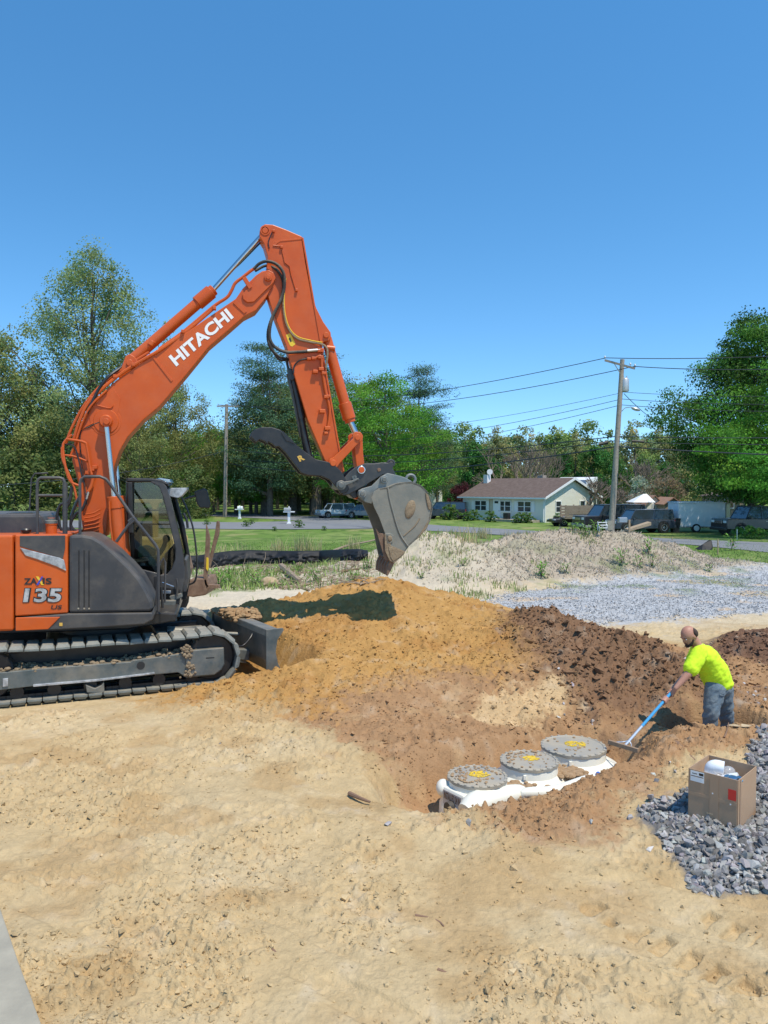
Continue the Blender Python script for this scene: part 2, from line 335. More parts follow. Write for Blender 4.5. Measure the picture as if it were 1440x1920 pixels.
def colors(x, y, m, d, s, b):
    n1 = fbm(x*1.3, y*1.3, 3, 4); n2 = fbm(x*5, y*5, 9, 4); n3 = fbm(x*22, y*22, 19, 3, .6)
    wob = (n1-.5)*1.1+(n2-.5)*.9+(n3-.5)*.6
    def lay(c, col, k): return c*(1-k[..., None])+np.array(col)*k[..., None]
    c = np.ones(x.shape+(3,))*np.array([.50, .365, .195])
    c = lay(c, [.52, .40, .235], sst(.42, .68, fbm(x*.7, y*1.1, 31, 4))*.8)
    c = lay(c, [.40, .255, .115], sst(.50, .72, fbm(x*1.9+5, y*2.5, 37, 4))*.55)
    # far-side sand is paler, then grass
    c = lay(c, [.55, .47, .35], sst(14.5, 17, y+wob)*(1-sst(-1, 3, x-1.5+wob)*.5))
    k = sst(-.18, .22, poly_sd(x, y, z_red)+wob*.7); c = lay(c, [.345, .20, .10], k)
    c = lay(c, [.42, .27, .14], k*sst(.58, .7, fbm(x*2.3, y*2.3, 51, 5, .6))*.6)
    k = sst(-.4, .5, poly_sd(x, y, z_orange)+wob*1.4); c = lay(c, [.42, .235, .078], k)
    c = lay(c, [.36, .18, .055], k*sst(.5, .72, fbm(x*1.7, y*2.1, 57, 4))*.7)
    k = sst(-.45, .55, poly_sd(x, y, z_dark)+wob*1.5); c = lay(c, [.20, .113, .064], k*.97)
    k = sst(-.2, .2, poly_sd(x, y, z_spoil)+wob*.6); c = lay(c, [.17, .095, .06], k)
    # pale sandy scar where the main pile was cut
    c = lay(c, [.52, .36, .19], sst(-.1, .15, poly_sd(x, y, [(.9, 9.3), (1.9, 9.2), (2.45, 9.8), (2.3, 10.3), (1.3, 9.9)])+wob*.4)*.9)
    # stone lot
    k = sst(-.25, .3, poly_sd(x, y, z_lot)+wob*1.0)*(1-sst(.02, .10, m))*(1-sst(.02, .10, d))
    g = .29+.20*n3[..., None]*np.array([1, 1.02, 1.05]); c = c*(1-k[..., None])+g*k[..., None]
    c = lay(c, [.5, .37, .24], k*sst(.62, .72, fbm(x*.8, y*1.7, 71, 3))*.8)
    # berm: pale sand, dry stalks, a little green
    k = sst(.02, .25, b+(n2-.5)*.3); c = lay(c, [.47, .40, .30], k)
    c = lay(c, [.33, .27, .21], k*sst(2.5, 5, x+wob*2)*(1-sst(11, 13.5, x))*.75)
    c = lay(c, [.12, .17, .05], sst(.5, .75, fbm(x*1.1, y*1.1, 81, 4))*sst(19.5, 21, y)*(1-sst(.0, 1.6, b))*.75*(1-sst(.3, .3001, k*.0)))
    # lawn behind
    fr = 27.3+(n1-.5)*1.2+np.where(x > 8, 1.2, 0)
    k = sst(-.5, .6, y-fr)*(1-sst(.05, .35, b)); gr = np.ones(x.shape+(3,))*np.array([.125, .20, .04])
    gr = lay(gr, [.19, .25, .07], sst(.4, .7, fbm(x*.35, y*.35, 91, 5)))
    gr = lay(gr, [.05, .10, .02], sst(.5, .8, fbm(x*1.6, y*.8, 95, 4))*.7)
    gr = lay(gr, [.30, .27, .12], sst(.62, .74, fbm(x*.5, y*.3, 99, 4))*.6)
    c = c*(1-k[..., None])+gr*k[..., None]
    # dug-up shoulder between lot and berm on the right
    k = sst(-.02, .06, poly_sd(x, y, z_heap)+(n3-.5)*.1); c = lay(c, [.17, .16, .15], k)
    return c*(.86+.28*n3[..., None])*(.9+.2*n2[..., None])
def relief(x, y, m, d, s, b):
    near = 1-sst(28, 40, y)
    soil = sst(-.2, .3, poly_sd(x, y, z_red))+sst(-.2, .3, poly_sd(x, y, z_orange)); soil = np.clip(soil, 0, 1)
    dark = np.clip(sst(-.3, .3, poly_sd(x, y, z_dark))+sst(-.2, .3, poly_sd(x, y, z_spoil)), 0, 1)
    n = (fbm(x*.8, y*.8, 5, 3)-.5)*.06*near
    n += (fbm(x*2.6, y*2.6, 11, 4, .5)-.5)*(.05+.07*soil+.10*dark)*near*(1-.6*(1-sst(.3, .9, seg(x, y, .55, 7.45, 2.3, 8.75)[1])))
    # clods: thresholded fine noise
    lump = np.clip(fbm(x*16, y*16, 21, 3, .55)-.52, 0, 1)
    patch = sst(.42, .62, fbm(x*1.2, y*1.2, 23, 4))
    n += lump*(.02+.12*patch+.04*soil+.045*dark)*near
    n += (vnoise(x*45, y*45, 29)-.5)*(.004+.004*soil+.005*patch)*(1-sst(16, 24, y))
    lump2 = np.clip(fbm(x*7, y*7, 27, 3, .5)-.58, 0, 1); n += lump2*(.17*dark+.06*soil+.04*patch)*near
    n += sst(.1, .6, b)*((fbm(x*3, y*3, 41, 5, .6)-.5)*.30+(vnoise(x*14, y*14, 43)-.5)*.06)
    rg = lambda q: (1-np.abs(2*q-1))**3
    n += (rg(vnoise(x*4.3, y*4.3, 151))*.05+rg(vnoise(x*9.7+3, y*9.7, 153))*.028)*(soil*(.5+.5*fbm(x*2, y*2, 155, 2))+dark*.6)*(1-sst(15, 20, y))*sst(.3, .7, seg(x, y, .55, 7.45, 2.3, 8.75)[1])
    rough = sst(.46, .60, fbm(x*.9+7, y*1.4, 157, 4))*(1-soil)*(1-sst(11, 15, y))
    n += rough*(rg(vnoise((x*.8-y*.5)*6, (x*.5+y*.8)*13, 161))*.026+rg(vnoise(x*17, y*19, 163))*.016+np.clip(vnoise(x*24, y*24, 165)-.6, 0, 1)*.04)
    # streaks and scrape marks left by machines in the foreground
    u = x*.80-y*.55; v = x*.55+y*.80
    n -= sst(.55, .72, fbm(u*.9, v*5, 61, 3))*.022*(1-sst(9, 11, y))
    # row of grouser prints
    for (p0, p1) in (((1115, 1705), (1390, 1850)), ((1200, 1660), (1480, 1790))):
        a = Z0(*p0); c = Z0(*p1); L = math.hypot(c[0]-a[0], c[1]-a[1]); t, dd, _ = seg(x, y, a[0], a[1], c[0], c[1])
        n -= .048*(1-sst(.09, .11, dd))*sst(.42, .56, np.abs(((t*L/.17) % 1)-.5)*2)*sst(.30, .45, fbm(x*3, y*3, 67, 2))
    return n*(1-.8*mflat(x, y))-.03*mflat(x, y)
m_, d_, s_, b_ = mounds(XX, YY)
ZZ = Hs(XX, YY)+relief(XX, YY, m_, d_, s_, b_)
COL = colors(XX, YY, m_, d_, s_, b_)
def Hq(x, y):
    x = np.atleast_1d(np.asarray(x, float)); y = np.atleast_1d(np.asarray(y, float)); q = mounds(x, y); return Hs(x, y)+relief(x, y, *q)
M['ground'] = mat('ground_soil', (1, 1, 1), .95, attr='tint', bump=1.0, bscale=26, spec=.15)
idx = np.arange(XX.size).reshape(XX.shape)
F = np.stack([idx[:-1, :-1], idx[:-1, 1:], idx[1:, 1:], idx[1:, :-1]], -1).reshape(-1, 4)
V = np.stack([XX, YY, ZZ], -1).reshape(-1, 3); CC = COL.reshape(-1, 3)
fx = XX.ravel()[F].mean(1); fy = YY.ravel()[F].mean(1)
fm, fd, fs_, fb = mounds(fx, fy)
wz = (fbm(fx*2, fy*2, 5, 3)-.5)*.12
lab = np.zeros(len(F), int)
lab[(fm > .10+wz) & (fm >= fd)] = 1; lab[(fd > .12+wz) & (fd > fm)] = 2; lab[(fs_ > .10+wz)] = 3; lab[fb > .14+wz] = 4
lab[(fy < 8.9) & (lab == 1)] = 0
def patch_obj(k, name, label, cat, kind=None, group=None):
    f = F[lab == k]; u, inv = np.unique(f.ravel(), return_inverse=True)
    o = link(name, fastmesh(name, V[u], inv.reshape(-1, 4), M['ground'], CC[u], smooth=True)); return tag(o, label, cat, group, kind)
patch_obj(0, 'ground', 'pale sandy ground of the building site, running out into lawn', 'ground', 'structure')
patch_obj(1, 'soil_pile', 'big ochre pile of dug-out soil in front of the excavator blade', 'soil pile')
patch_obj(2, 'soil_pile', 'dark brown cloddy bank of soil behind the buried tanks', 'soil pile')
patch_obj(3, 'soil_pile', 'small dark heap of topsoil behind the man in the yellow shirt', 'soil pile')
patch_obj(4, 'berm', 'long pale berm of sand and dead stalks between stone lot and road', 'earth berm')
# road and drive
M['asphalt'] = mat('old_asphalt', (.17, .175, .185), .9, col2=(.21, .21, .215), nscale=1.5, bump=.2, bscale=60)
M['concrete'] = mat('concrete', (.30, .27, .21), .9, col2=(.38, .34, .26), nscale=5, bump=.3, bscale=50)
def strip(name, up, lo, label, lift=.03):
    A = [T(*p) for p in up]; B = [T(*p) for p in lo]
    def res(Q, n=60):
        Q = np.array(Q); t = np.r_[0, np.cumsum(np.hypot(*(Q[1:, :2]-Q[:-1, :2]).T))]; g = np.linspace(0, t[-1], n); return np.c_[np.interp(g, t, Q[:, 0]), np.interp(g, t, Q[:, 1])]
    a, b = res(A), res(B); k = 14; vs = []
    for i in range(60):
        for j in range(k+1):
            q = a[i]*(1-j/k)+b[i]*j/k; vs.append((q[0], q[1], float(zbase(q[1]))+lift))
    fs = [(i*(k+1)+j, i*(k+1)+j+1, (i+1)*(k+1)+j+1, (i+1)*(k+1)+j) for i in range(59) for j in range(k)]
    return tag(MB().add(vs, fs).build(name, M['asphalt'], smooth=True), label, name.replace('_', ' '), None, 'structure')
def X_(*p): return p
def far(pts): 
    out = []
    for p in pts:
        out.append(p)
    return out
_T = T
def T(px, py):                          # on the flat ground only
    d = ray(px, py); ys = np.concatenate([np.arange(3, 80, .05), np.arange(80, 400, .5)]); tt = ys/d[1]; q = CAM[None]+d[None]*tt[:, None]
    k = np.argmax(q[:, 2] < zbase(q[:, 1])); return q[k]
strip('road', [(100, 950), (300, 956), (440, 963), (600, 969), (714, 978), (860, 988), (959, 993), (1100, 1002), (1266, 1011), (1440, 1018), (1700, 1029), (2300, 1056)],
      [(100, 956), (300, 963), (440, 970), (540, 975), (640, 986), (714, 992), (860, 998), (945, 1004), (1100, 1012), (1270, 1020), (1440, 1037), (1700, 1062), (2300, 1120)], 'grey asphalt road passing behind the site')
strip('driveway', [(100, 976), (300, 978), (440, 980), (500, 979), (560, 977.5)], [(100, 990), (300, 991), (440, 993), (560, 993), (700, 992)], 'grey driveway joining the road in front of the woods', .04)
T = _T
# made-up slab standing in for a blurred window reflection at lower left
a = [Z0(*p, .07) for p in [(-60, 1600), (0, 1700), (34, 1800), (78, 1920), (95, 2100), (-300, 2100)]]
tag(MB().prism(a, [q-np.array([0, 0, .12]) for q in a]).build('reflection_slab', M['concrete'], bevel=.01), 'grey slab standing in for a window reflection at the lower left', 'reflection stand-in', None, 'structure')
# ------------------------------------------------------------------ excavator
UX = Frame(-4.26, 11.4, 12)
TX = Frame(-4.26, 11.4, 22.6)
ex = empty('excavator', (-4.26, 11.4, 0), 'orange tracked excavator with charcoal engine covers and a raised bucket over the soil pile', 'excavator')
def EX(name, pts, v0, v1, m, bevel=.012, fr=UX, parent=ex, smooth=False, label=None, ref=None):
    rv = v0 if ref is None else ref; a = [fr.m(px, py, rv)+fr.l*(v0-rv) for px, py in pts]; b = [p+fr.l*(v1-v0) for p in a]
    return MB().prism(a, b).build(name, M[m], parent, smooth, bevel, label)
def pin(name, px, py, v0, v1, r, m, parent=ex, fr=UX, n=18, bevel=.006):
    a = fr.m(px, py, v0); return MB().cyl(a, a+fr.l*(v1-v0), r, n).build(name, M[m], parent, True, bevel)
def TB(name, pts, r, m, fr=UX, parent=ex, n=8, smooth=True, ribs=0, k=6, v=None):
    q = [fr.m(p[0], p[1], p[2] if len(p) > 2 else v) for p in pts]
    return MB().tube(q, r, n, smooth, True, k, ribs).build(name, M[m], parent, True)
def text_on(name, s, corners, v, m, parent, fr=UX, th=.004, off=.02, shear=0, font_fit=None):
    # corners: bottom-left, bottom-right, top-right, top-left of the whole word
    cu = bpy.data.curves.new('t', 'FONT'); cu.body = s; cu.offset = off; cu.shear = shear; cu.resolution_u = 4
    to = bpy.data.objects.new('t', cu); C.objects.link(to); dg = bpy.context.evaluated_depsgraph_get(); me = bpy.data.meshes.new_from_object(to.evaluated_get(dg)); bpy.data.objects.remove(to)
    co = np.array([p.co[:] for p in me.vertices]); lo_, hi = co.min(0), co.max(0); uv = (co-lo_)/np.maximum(hi-lo_, 1e-6)
    c = [fr.m(px, py, v) if not hasattr(px, 'shape') else px for px, py in corners] if not isinstance(corners[0], np.ndarray) else corners
    bl, br, tr, tl = c; nn = np.cross(br-bl, tl-bl); nn /= np.linalg.norm(nn)
    pts = [(bl*(1-a)+br*a)*(1-b)+(tl*(1-a)+tr*a)*b+nn*th for a, b, _ in uv]
    fs = [tuple(p.vertices) for p in me.polygons]; bpy.data.meshes.remove(me)
    return MB().add(pts, fs).build(name, M[m], parent, fix=False)
# --- boom
BV = .19
boom = [(156, 1006), (146, 903), (135, 863), (140, 826), (152, 792), (172, 758), (200, 730), (217, 714), (252, 689), (299, 657), (345, 626), (411, 581), (442, 560), (455, 541), (480, 516), (492, 508), (505, 506), (513, 511), (517, 521), (513, 532), (499, 558), (480, 582),
        (458, 593), (425, 622), (392, 650), (349, 703), (299, 762), (267, 789), (239, 820), (223, 848), (214, 875), (206, 935), (199, 1006)]
bo = EX('boom', boom, -BV, BV, 'orange', .012)
EX('rib', [(283, 667), (286, 665), (324, 713), (321, 716)], -BV-.012, -BV, 'orange', .003, parent=bo)
EX('rib', [(437, 568), (443, 563), (463, 584), (458, 588)], -BV-.014, -BV, 'orange', .003, parent=bo)
# nose plate in relief
EX('nose_plate', [(454, 552), (470, 534), (490, 510), (503, 506), (513, 511), (517, 521), (512, 531), (494, 548), (476, 566), (464, 567), (456, 561)], -BV-.03, -BV, 'orange', .008, parent=bo)
EX('stiffener_plate', [(186, 746), (213, 729), (226, 748), (222, 770), (216, 800), (190, 812), (170, 800), (166, 770)], -BV-.008, -BV, 'orange', .003, parent=bo)
a = UX.m(199, 790, -BV); MB().lathe(a, [(.001, .045), (.085, .045), (.095, .02), (.17, .018), (.18, .006), (.21, .005), (.215, .0)], 36, [UX.f, np.array([0, 0, 1.]), -UX.l]).build('pin_boss', M['orange'], bo, True)
pin('pin', 503, 519, -.25, .25, .062, 'orange'); pin('pin', 503, 519, -.262, -.25, .035, 'orange')
# arm cylinder lug
EX('cylinder_lug', [(222, 712), (228, 688), (235, 668), (243, 663), (252, 668), (262, 682), (285, 664), (292, 664), (255, 690)], -.13, -.09, 'orange')
EX('cylinder_lug', [(222, 712), (228, 688), (235, 668), (243, 663), (252, 668), (262, 682), (285, 664), (292, 664), (255, 690)], .05, .09, 'orange')
pin('pin', 243, 680, -.155, .12, .05, 'orange')
# --- letters
L_ = list('HITACHI'); text_on('lettering', 'HITACHI', [(331, 687.5), (438.5, 595.5), (424, 577.5), (315.5, 668.5)], -BV-.001, 'decal', bo, off=.035)
# --- arm
arm = [(487, 433), (489, 425), (497, 420), (512, 421), (536, 430), (566, 443), (567, 448), (573, 494), (580, 528), (588, 562), (602, 647), (618, 735), (632, 820), (645, 886), (638, 891), (609, 864), (577, 788), (549, 694), (536, 647), (512, 586), (500, 548), (500, 500), (502, 481), (495, 457), (487, 444)]
am = EX('arm', arm, -.145, .145, 'orange')
EX('cylinder_lug', [(588, 562), (593, 577), (606, 603), (620, 623), (621, 633), (617, 639), (608, 641), (602, 647)], -.12, -.075, 'orange', parent=am)
EX('cylinder_lug', [(588, 562), (593, 577), (606, 603), (620, 623), (621, 633), (617, 639), (608, 641), (602, 647)], .075, .12, 'orange', parent=am, ref=-.12)
EX('weld_seam', [(513, 460), (516, 453), (524, 450), (566, 446), (566, 449), (525, 453), (519, 457), (515, 463)], -.153, -.145, 'orange', .002, parent=am)
EX('edge_strip', [(566, 445), (569, 445), (604, 647), (634, 820), (646, 884), (643, 884), (631, 820), (601, 647)], -.16, -.02, 'orange', .003, parent=am)
pin('pin', 497, 432, -.16, .16, .045, 'orange'); pin('pin', 612, 628, -.15, .15, .045, 'orange')
MB().lathe(UX.m(497, 432, -.146), [(.075, 0), (.075, .01), (.055, .012), (.055, .0)], 24, [UX.f, np.array([0, 0, 1.]), -UX.l]).build('pin_collar', M['orange'], am, True)
# --- arm cylinder
def cyl_part(name, a, b, r, m, v, parent=ex, prof=None):
    A, B = UX.m(*a, v), UX.m(*b, v); return MB().cyl(A, B, r, 20).build(name, M[m], parent, True, .006)
ac = cyl_part('arm_cylinder', (247, 676), (376, 564), .083, 'orange', -.02)
cyl_part('gland', (370, 569), (396, 547), .108, 'orange', -.02, ac); cyl_part('gland', (392, 550.5), (401, 543), .085, 'orange', -.02, ac)
cyl_part('rod', (398, 545.5), (495, 437), .036, 'chrome', -.02, ac); pin('cylinder_eye', 243, 680, -.08, .04, .085, 'orange')
cyl_part('port', (282, 648), (287, 640), .05, 'orange', -.09, ac)
MB().tube([UX.m(400, 539, .08), UX.m(450, 494, .08), UX.m(494, 449, .08)], .014, 6, False).build('grease_line', M['black'], ac)
# --- pipes along the boom
pl = [[(298, 655, -.14), (345, 621, -.14), (400, 575, -.14), (425, 558, -.14), (434, 545, -.14), (441, 531, -.14), (455, 520, -.14), (470, 508, -.14), (478, 503, -.14)],
      [(138, 825, -.21), (149, 790, -.22), (165, 757, -.22), (195, 726, -.22), (225, 702, -.2), (262, 678, -.2), (300, 656, -.2), (350, 621, -.16), (402, 577, -.14)],
      [(131, 858, -.24), (138, 840, -.24), (153, 796, -.24), (171, 760, -.25), (200, 732, -.22)],
      [(123, 832, -.12), (136, 800, -.12), (158, 760, -.12), (190, 722, -.1), (230, 692, -.1), (280, 660, -.08)]]
for i, q in enumerate(pl): TB('pipe', q, [.024, .026, .017, .022][i], 'orange', parent=bo)
for (px, py) in [(172, 747), (216, 706), (250, 684), (343, 622), (402, 578)]:
    MB().box(UX.m(px, py, -.19), (.05, .10, .05), [UX.f, UX.l, np.array([0, 0, 1.])]).build('pipe_clamp', M['orange'], bo, bevel=.006)
EX('pipe_bracket', [(454, 521), (461, 518), (473, 538), (467, 542)], -BV-.05, -BV, 'orange', .004, parent=bo)
TB('hose', [(152, 912, -.3), (132, 902, -.3), (122, 872, -.3), (118, 838, -.28), (123, 826, -.27), (135, 815, -.27)], .018, 'orange', parent=bo)
TB('pipe', [(124, 823, -.27), (157, 829, -.28), (163, 840, -.28), (169, 878, -.28), (172, 890, -.28)], .019, 'orange', parent=bo)
TB('pipe', [(117, 853, -.26), (140, 856, -.26), (166, 866, -.25)], .014, 'orange', parent=bo)
TB('pipe', [(116, 838, -.3), (117, 860, -.3), (127, 885, -.3), (139, 915, -.3), (146, 950, -.3)], .017, 'orange', parent=bo)
TB('hose', [(120, 833, -.25), (138, 836, -.26), (147, 860, -.27), (153, 890, -.28), (156, 905, -.28)], .012, 'black', parent=bo)
TB('pipe', [(176, 893, -.27), (171, 912, -.27), (166, 922, -.27)], .026, 'orange', parent=bo)
TB('pipe', [(166, 922, -.27), (162, 936, -.27)], .024, 'chrome', parent=bo, smooth=False)
for q in [[(134, 920), (128, 940), (112, 948), (107, 970), (113, 990), (122, 998)], [(135, 912), (131, 940), (121, 960), (122, 985), (134, 998)], [(162, 936), (154, 955), (141, 965), (133, 985), (150, 1000), (185, 1004), (215, 1018)], [(150, 930), (140, 950), (133, 975), (140, 1000), (190, 1006), (222, 1026)]]:
    TB('hose', [(x, y_, -.34) for x, y_ in q], .021, 'black', parent=bo)
for (x, y_) in [(173, 880), (178, 876), (165, 886)]: MB().box(UX.m(x, y_, -.22), (.07, .1, .05), [UX.f, UX.l, np.array([0, 0, 1.])]).build('pipe_clamp', M['orange'], bo, bevel=.006)
for i in range(5): TB('pipe', [(158, 965+i*7, -.24), (175, 962+i*7, -.25), (188, 955+i*8, -.25)], .011, 'orange', parent=bo)
TB('hose', [(163, 946, -.22), (150, 820, -.2), (168, 800, -.2), (193, 789, -.21)], .008, 'rubber', parent=bo)
TB('hose', [(143, 812, -.2), (165, 798, -.2), (184, 790, -.2), (193, 789, -.21)], .008, 'orange', parent=bo)
TB('hose', [(178, 758, -.21), (190, 762, -.21), (206, 765, -.21), (212, 760, -.21)], .009, 'orange', parent=bo)
TB('hose', [(246, 672, -.02), (225, 690, -.1), (205, 705, -.2), (186, 728, -.24), (163, 775, -.24)], .022, 'black', parent=bo)
# --- boom cylinders
for v in (-.30, .30):
    p0 = (200, 790) if v < 0 else (213, 795)
    A = UX.m(199, 790, -.30)+UX.l*(v+.30); Bn = UX.m(226, 1062, -.30)+UX.l*(v+.30); D = Bn-A
    at = lambda t: A+D*t
    bc = MB().cyl(at(.56), at(1.0), .088, 22).build('boom_cylinder', M['orange'], ex, True, .01)
    MB().cyl(at(.515), at(.60), .098, 22).build('gland', M['orange'], bc, True, .008)
    MB().cyl(at(.0), at(.53), .036, 16).build('rod', M['chrome'], bc, True)
    MB().cyl(A-UX.l*.055, A+UX.l*.055, .085, 20).build('cylinder_eye', M['orange'], bc, True, .008)
MB().cyl(UX.m(199, 790, -.40), UX.m(199, 790, -.40)+UX.l*.8, .045, 18).build('pin', M['orange'], ex, True, .005)
TB('hose', [(205, 940, -.4), (207, 985, -.4), (214, 1035, -.4)], .014, 'orange')
# --- arm hoses and pipes
TB('hose', [(476, 504, -.16), (487, 494, -.18), (500, 490, -.2), (516, 494, -.22), (528, 505, -.23), (533, 520, -.23), (532, 545, -.23), (523, 570, -.23), (512, 592, -.23), (506, 615, -.22), (506, 635, -.21), (515, 650, -.2), (535, 660, -.19), (560, 660, -.18), (596, 657, -.17)], .023, 'rubber', ribs=1, k=12)
TB('hose', [(478, 508, -.1), (500, 498, -.1), (520, 507, -.17), (531, 530, -.18), (527, 560, -.19), (510, 595, -.16), (502, 625, -.1), (506, 650, -.1), (522, 668, -.05), (542, 674, 0)], .020, 'rubber', ribs=1, k=12)
TB('hose', [(534, 525, -.165), (531, 560, -.165), (533, 590, -.165), (540, 615, -.165), (556, 634, -.165), (580, 641, -.165), (602, 645, -.18), (612, 652, -.2), (614, 665, -.2), (611, 690, -.19)], .017, 'mud')
TB('hose', [(536, 522, -.17), (533, 560, -.17), (535, 590, -.17), (543, 615, -.17), (558, 631, -.17), (582, 638, -.17), (604, 642, -.19)], .008, 'yellow')
TB('hose', [(550, 700, -.15), (552, 686, -.15), (562, 676, -.16), (580, 672, -.16)], .012, 'black')
TB('hose', [(536, 670, 0), (540, 690, 0), (545, 715, 0)], .02, 'black'); TB('hose', [(505, 640, 0), (520, 672, 0), (541, 676, 0)], .016, 'black')
TB('pipe', [(513, 430, -.15), (506, 445, -.155), (503, 455, -.155), (505, 466, -.155)], .008, 'black', parent=am)
for q in ([(512, 460), (527, 462), (529, 470), (532, 482), (534, 492), (543, 499), (546, 515), (553, 538), (555, 543)],): TB('grease_line', [(x, y_, -.155) for x, y_ in q], .008, 'orange', parent=am, smooth=False)
for (x, y_) in [(556, 544), (528, 463), (513, 433)]: MB().box(UX.m(x, y_, -.165), (.04, .04, .04), [UX.f, UX.l, np.array([0, 0, 1.])]).build('fitting', M['orange'], am, bevel=.005)
TB('pipe', [(590, 672, -.2), (602, 668, -.2), (604, 690, -.19), (610, 730, -.18), (614, 745, -.18), (618, 765, -.18), (618, 780, -.18), (615, 800, -.18), (613, 808, -.18)], .019, 'orange', parent=am, k=8)
TB('pipe', [(576, 658, -.19), (600, 656, -.19)], .027, 'chrome', parent=am, smooth=False)
for (x, y_, s) in [(601, 657, .1), (601, 670, .08), (588, 672, .07), (579, 673, .06), (591, 697, .08), (602, 692, .08), (607, 700, .07), (612, 744, .08), (616, 743, .06), (604, 771, .09), (614, 803, .09), (611, 812, .06)]:
    MB().box(UX.m(x, y_, -.18), (s, .07, s*.65), [UX.f, UX.l, np.array([0, 0, 1.])]).build('pipe_clamp', M['orange'], am, bevel=.008)
EX('warning_sticker', [(536, 628), (545, 624), (549, 634), (554, 645), (548, 650), (544, 648), (540, 640)], -.148, -.145, 'yellow', 0, parent=am)
EX('sticker', [(541, 635), (544, 632), (547, 640), (545, 642)], -.1495, -.148, 'blackd', 0, parent=am)
# --- bucket cylinder
bcy = cyl_part('bucket_cylinder', (612, 634), (654, 784), .083, 'orange', -.0)
cyl_part('gland', (646, 756), (655, 786), .105, 'orange', -.0, bcy); cyl_part('gland', (655, 785), (657, 792), .085, 'orange', 0, bcy)
cyl_part('rod', (657, 791), (670, 820), .048, 'chrome', 0, bcy); cyl_part('cylinder_eye', (610, 628), (616, 650), .06, 'orange', 0, bcy)
cyl_part('port', (612, 652), (628, 654), .045, 'orange', -.06, bcy)
# --- linkage
for v0 in (-.24, .19):
    lk = EX('link_arm', [(616, 868), (618, 861), (626, 857), (662, 822), (661, 814), (667, 809), (676, 810), (681, 817), (680, 825), (673, 830), (637, 869), (632, 876), (624, 878), (618, 875)], v0, v0+.05, 'orange', .01, ref=-.24)
EX('link', [(662, 822), (672, 815), (680, 822), (681, 850), (684, 878), (681, 890), (672, 888), (669, 876)], -.15, .15, 'orange', .01)
pin('pin', 671, 820, -.26, .26, .045, 'orange'); pin('pin', 625, 868, -.27, .27, .05, 'orange')
# --- coupler
coup = [(644, 898), (655, 885), (670, 874), (684, 869), (702, 869), (716, 867), (728, 868), (733, 865), (737, 866), (739, 872), (736, 878), (743, 891), (718, 890), (700, 901), (680, 913), (664, 922), (655, 927), (645, 929), (636, 922)]
for v0 in (-.24, .20): cp_ = EX('quick_coupler', coup, v0, v0+.04, 'coupler', .01, ref=-.24)
EX('coupler_body', [(650, 905), (668, 885), (700, 877), (728, 876), (735, 886), (716, 892), (680, 912), (668, 922), (672, 932), (663, 935), (652, 925)], -.2, .2, 'black')
pin('pin', 678, 881, -.27, .27, .065, 'chrome'); pin('pin', 678, 881, -.285, -.27, .048, 'orange'); pin('pin', 640, 910, -.34, .34, .075, 'steel'); pin('pin', 640, 910, -.37, -.34, .045, 'steel'); pin('pin', 711, 881, -.25, .25, .03, 'rust')
EX('link', [(637, 902), (646, 903), (660, 901), (672, 896), (673, 899), (660, 906), (647, 911), (641, 917)], -.33, -.29, 'steel', .008)
EX('safety_hook', [(664, 921), (672, 922), (673, 932), (669, 937), (663, 933)], -.1, .1, 'orange', .008)
text_on('logo', 'R', [(663, 903), (674, 899), (671, 889), (659, 893)], -.245, 'steel', ex, th=.012, off=.04)
# --- thumb
th = [(469, 818), (471, 811), (478, 805), (490, 801), (510, 801), (526, 806), (533, 812), (542, 820), (555, 833), (571, 846), (592, 861), (615, 866), (630, 874), (641, 885), (650, 902), (655, 916), (650, 924), (640, 926), (631, 915), (618, 900), (603, 893), (577, 891), (565, 887), (552, 871), (536, 850), (523, 837), (516, 838), (511, 833), (503, 828), (502, 834), (497, 828), (487, 824), (480, 829), (476, 825)]
for v0 in (-.26, .20): EX('thumb', th, v0, v0+.06, 'black', .01, ref=-.26)
EX('thumb_plate', [(478, 808), (495, 804), (527, 809), (550, 832), (592, 866), (585, 880), (560, 873), (530, 835), (500, 822)], -.2, .2, 'black')
EX('thumb_rib', [(527, 811), (531, 809), (549, 826), (553, 833), (536, 826)], -.275, -.255, 'black', .004)
text_on('logo', 'R', [(562, 866), (572.5, 861.5), (566.5, 851.5), (557, 856)], -.265, 'gold', ex, th=.004, off=.05)
TB('thumb_cylinder', [(545, 700, 0), (557, 750, 0), (564, 785, 0)], .075, 'black', smooth=False, n=16); TB('rod', [(563, 780, 0), (572, 825, 0), (580, 862, 0)], .06, 'black', smooth=False, n=14)
TB('hose', [(541, 690, -.06), (544, 715, -.08), (550, 745, -.09), (558, 790, -.09), (563, 820, -.07)], .015, 'black'); TB('hose', [(549, 700, .03), (556, 722, .1), (566, 757, .1), (575, 775, .05)], .02, 'black')
EX('cylinder_bracket', [(541, 690), (549, 692), (556, 705), (549, 715), (543, 712)], -.1, .1, 'black')
EX('cylinder_bracket', [(549, 720), (560, 722), (573, 752), (578, 780), (573, 778), (560, 745)], .0, .04, 'black')
# --- bucket
bs = [(696, 934), (701, 922), (711, 916), (729, 913), (742, 907), (757, 904), (772, 903), (790, 910), (800, 920), (806, 932), (810, 943), (811, 955), (807, 976), (799, 993), (784, 1009), (767, 1024), (757, 1038), (737, 1054), (731, 1048), (722, 1000), (711, 970), (702, 952)]
bv0, bv1 = -.47, .47
bk = EX('bucket', bs, bv0, bv0+.025, 'bucket', .004)
EX('side_plate', bs, bv1-.025, bv1, 'bucket', .004, parent=bk, ref=bv0)
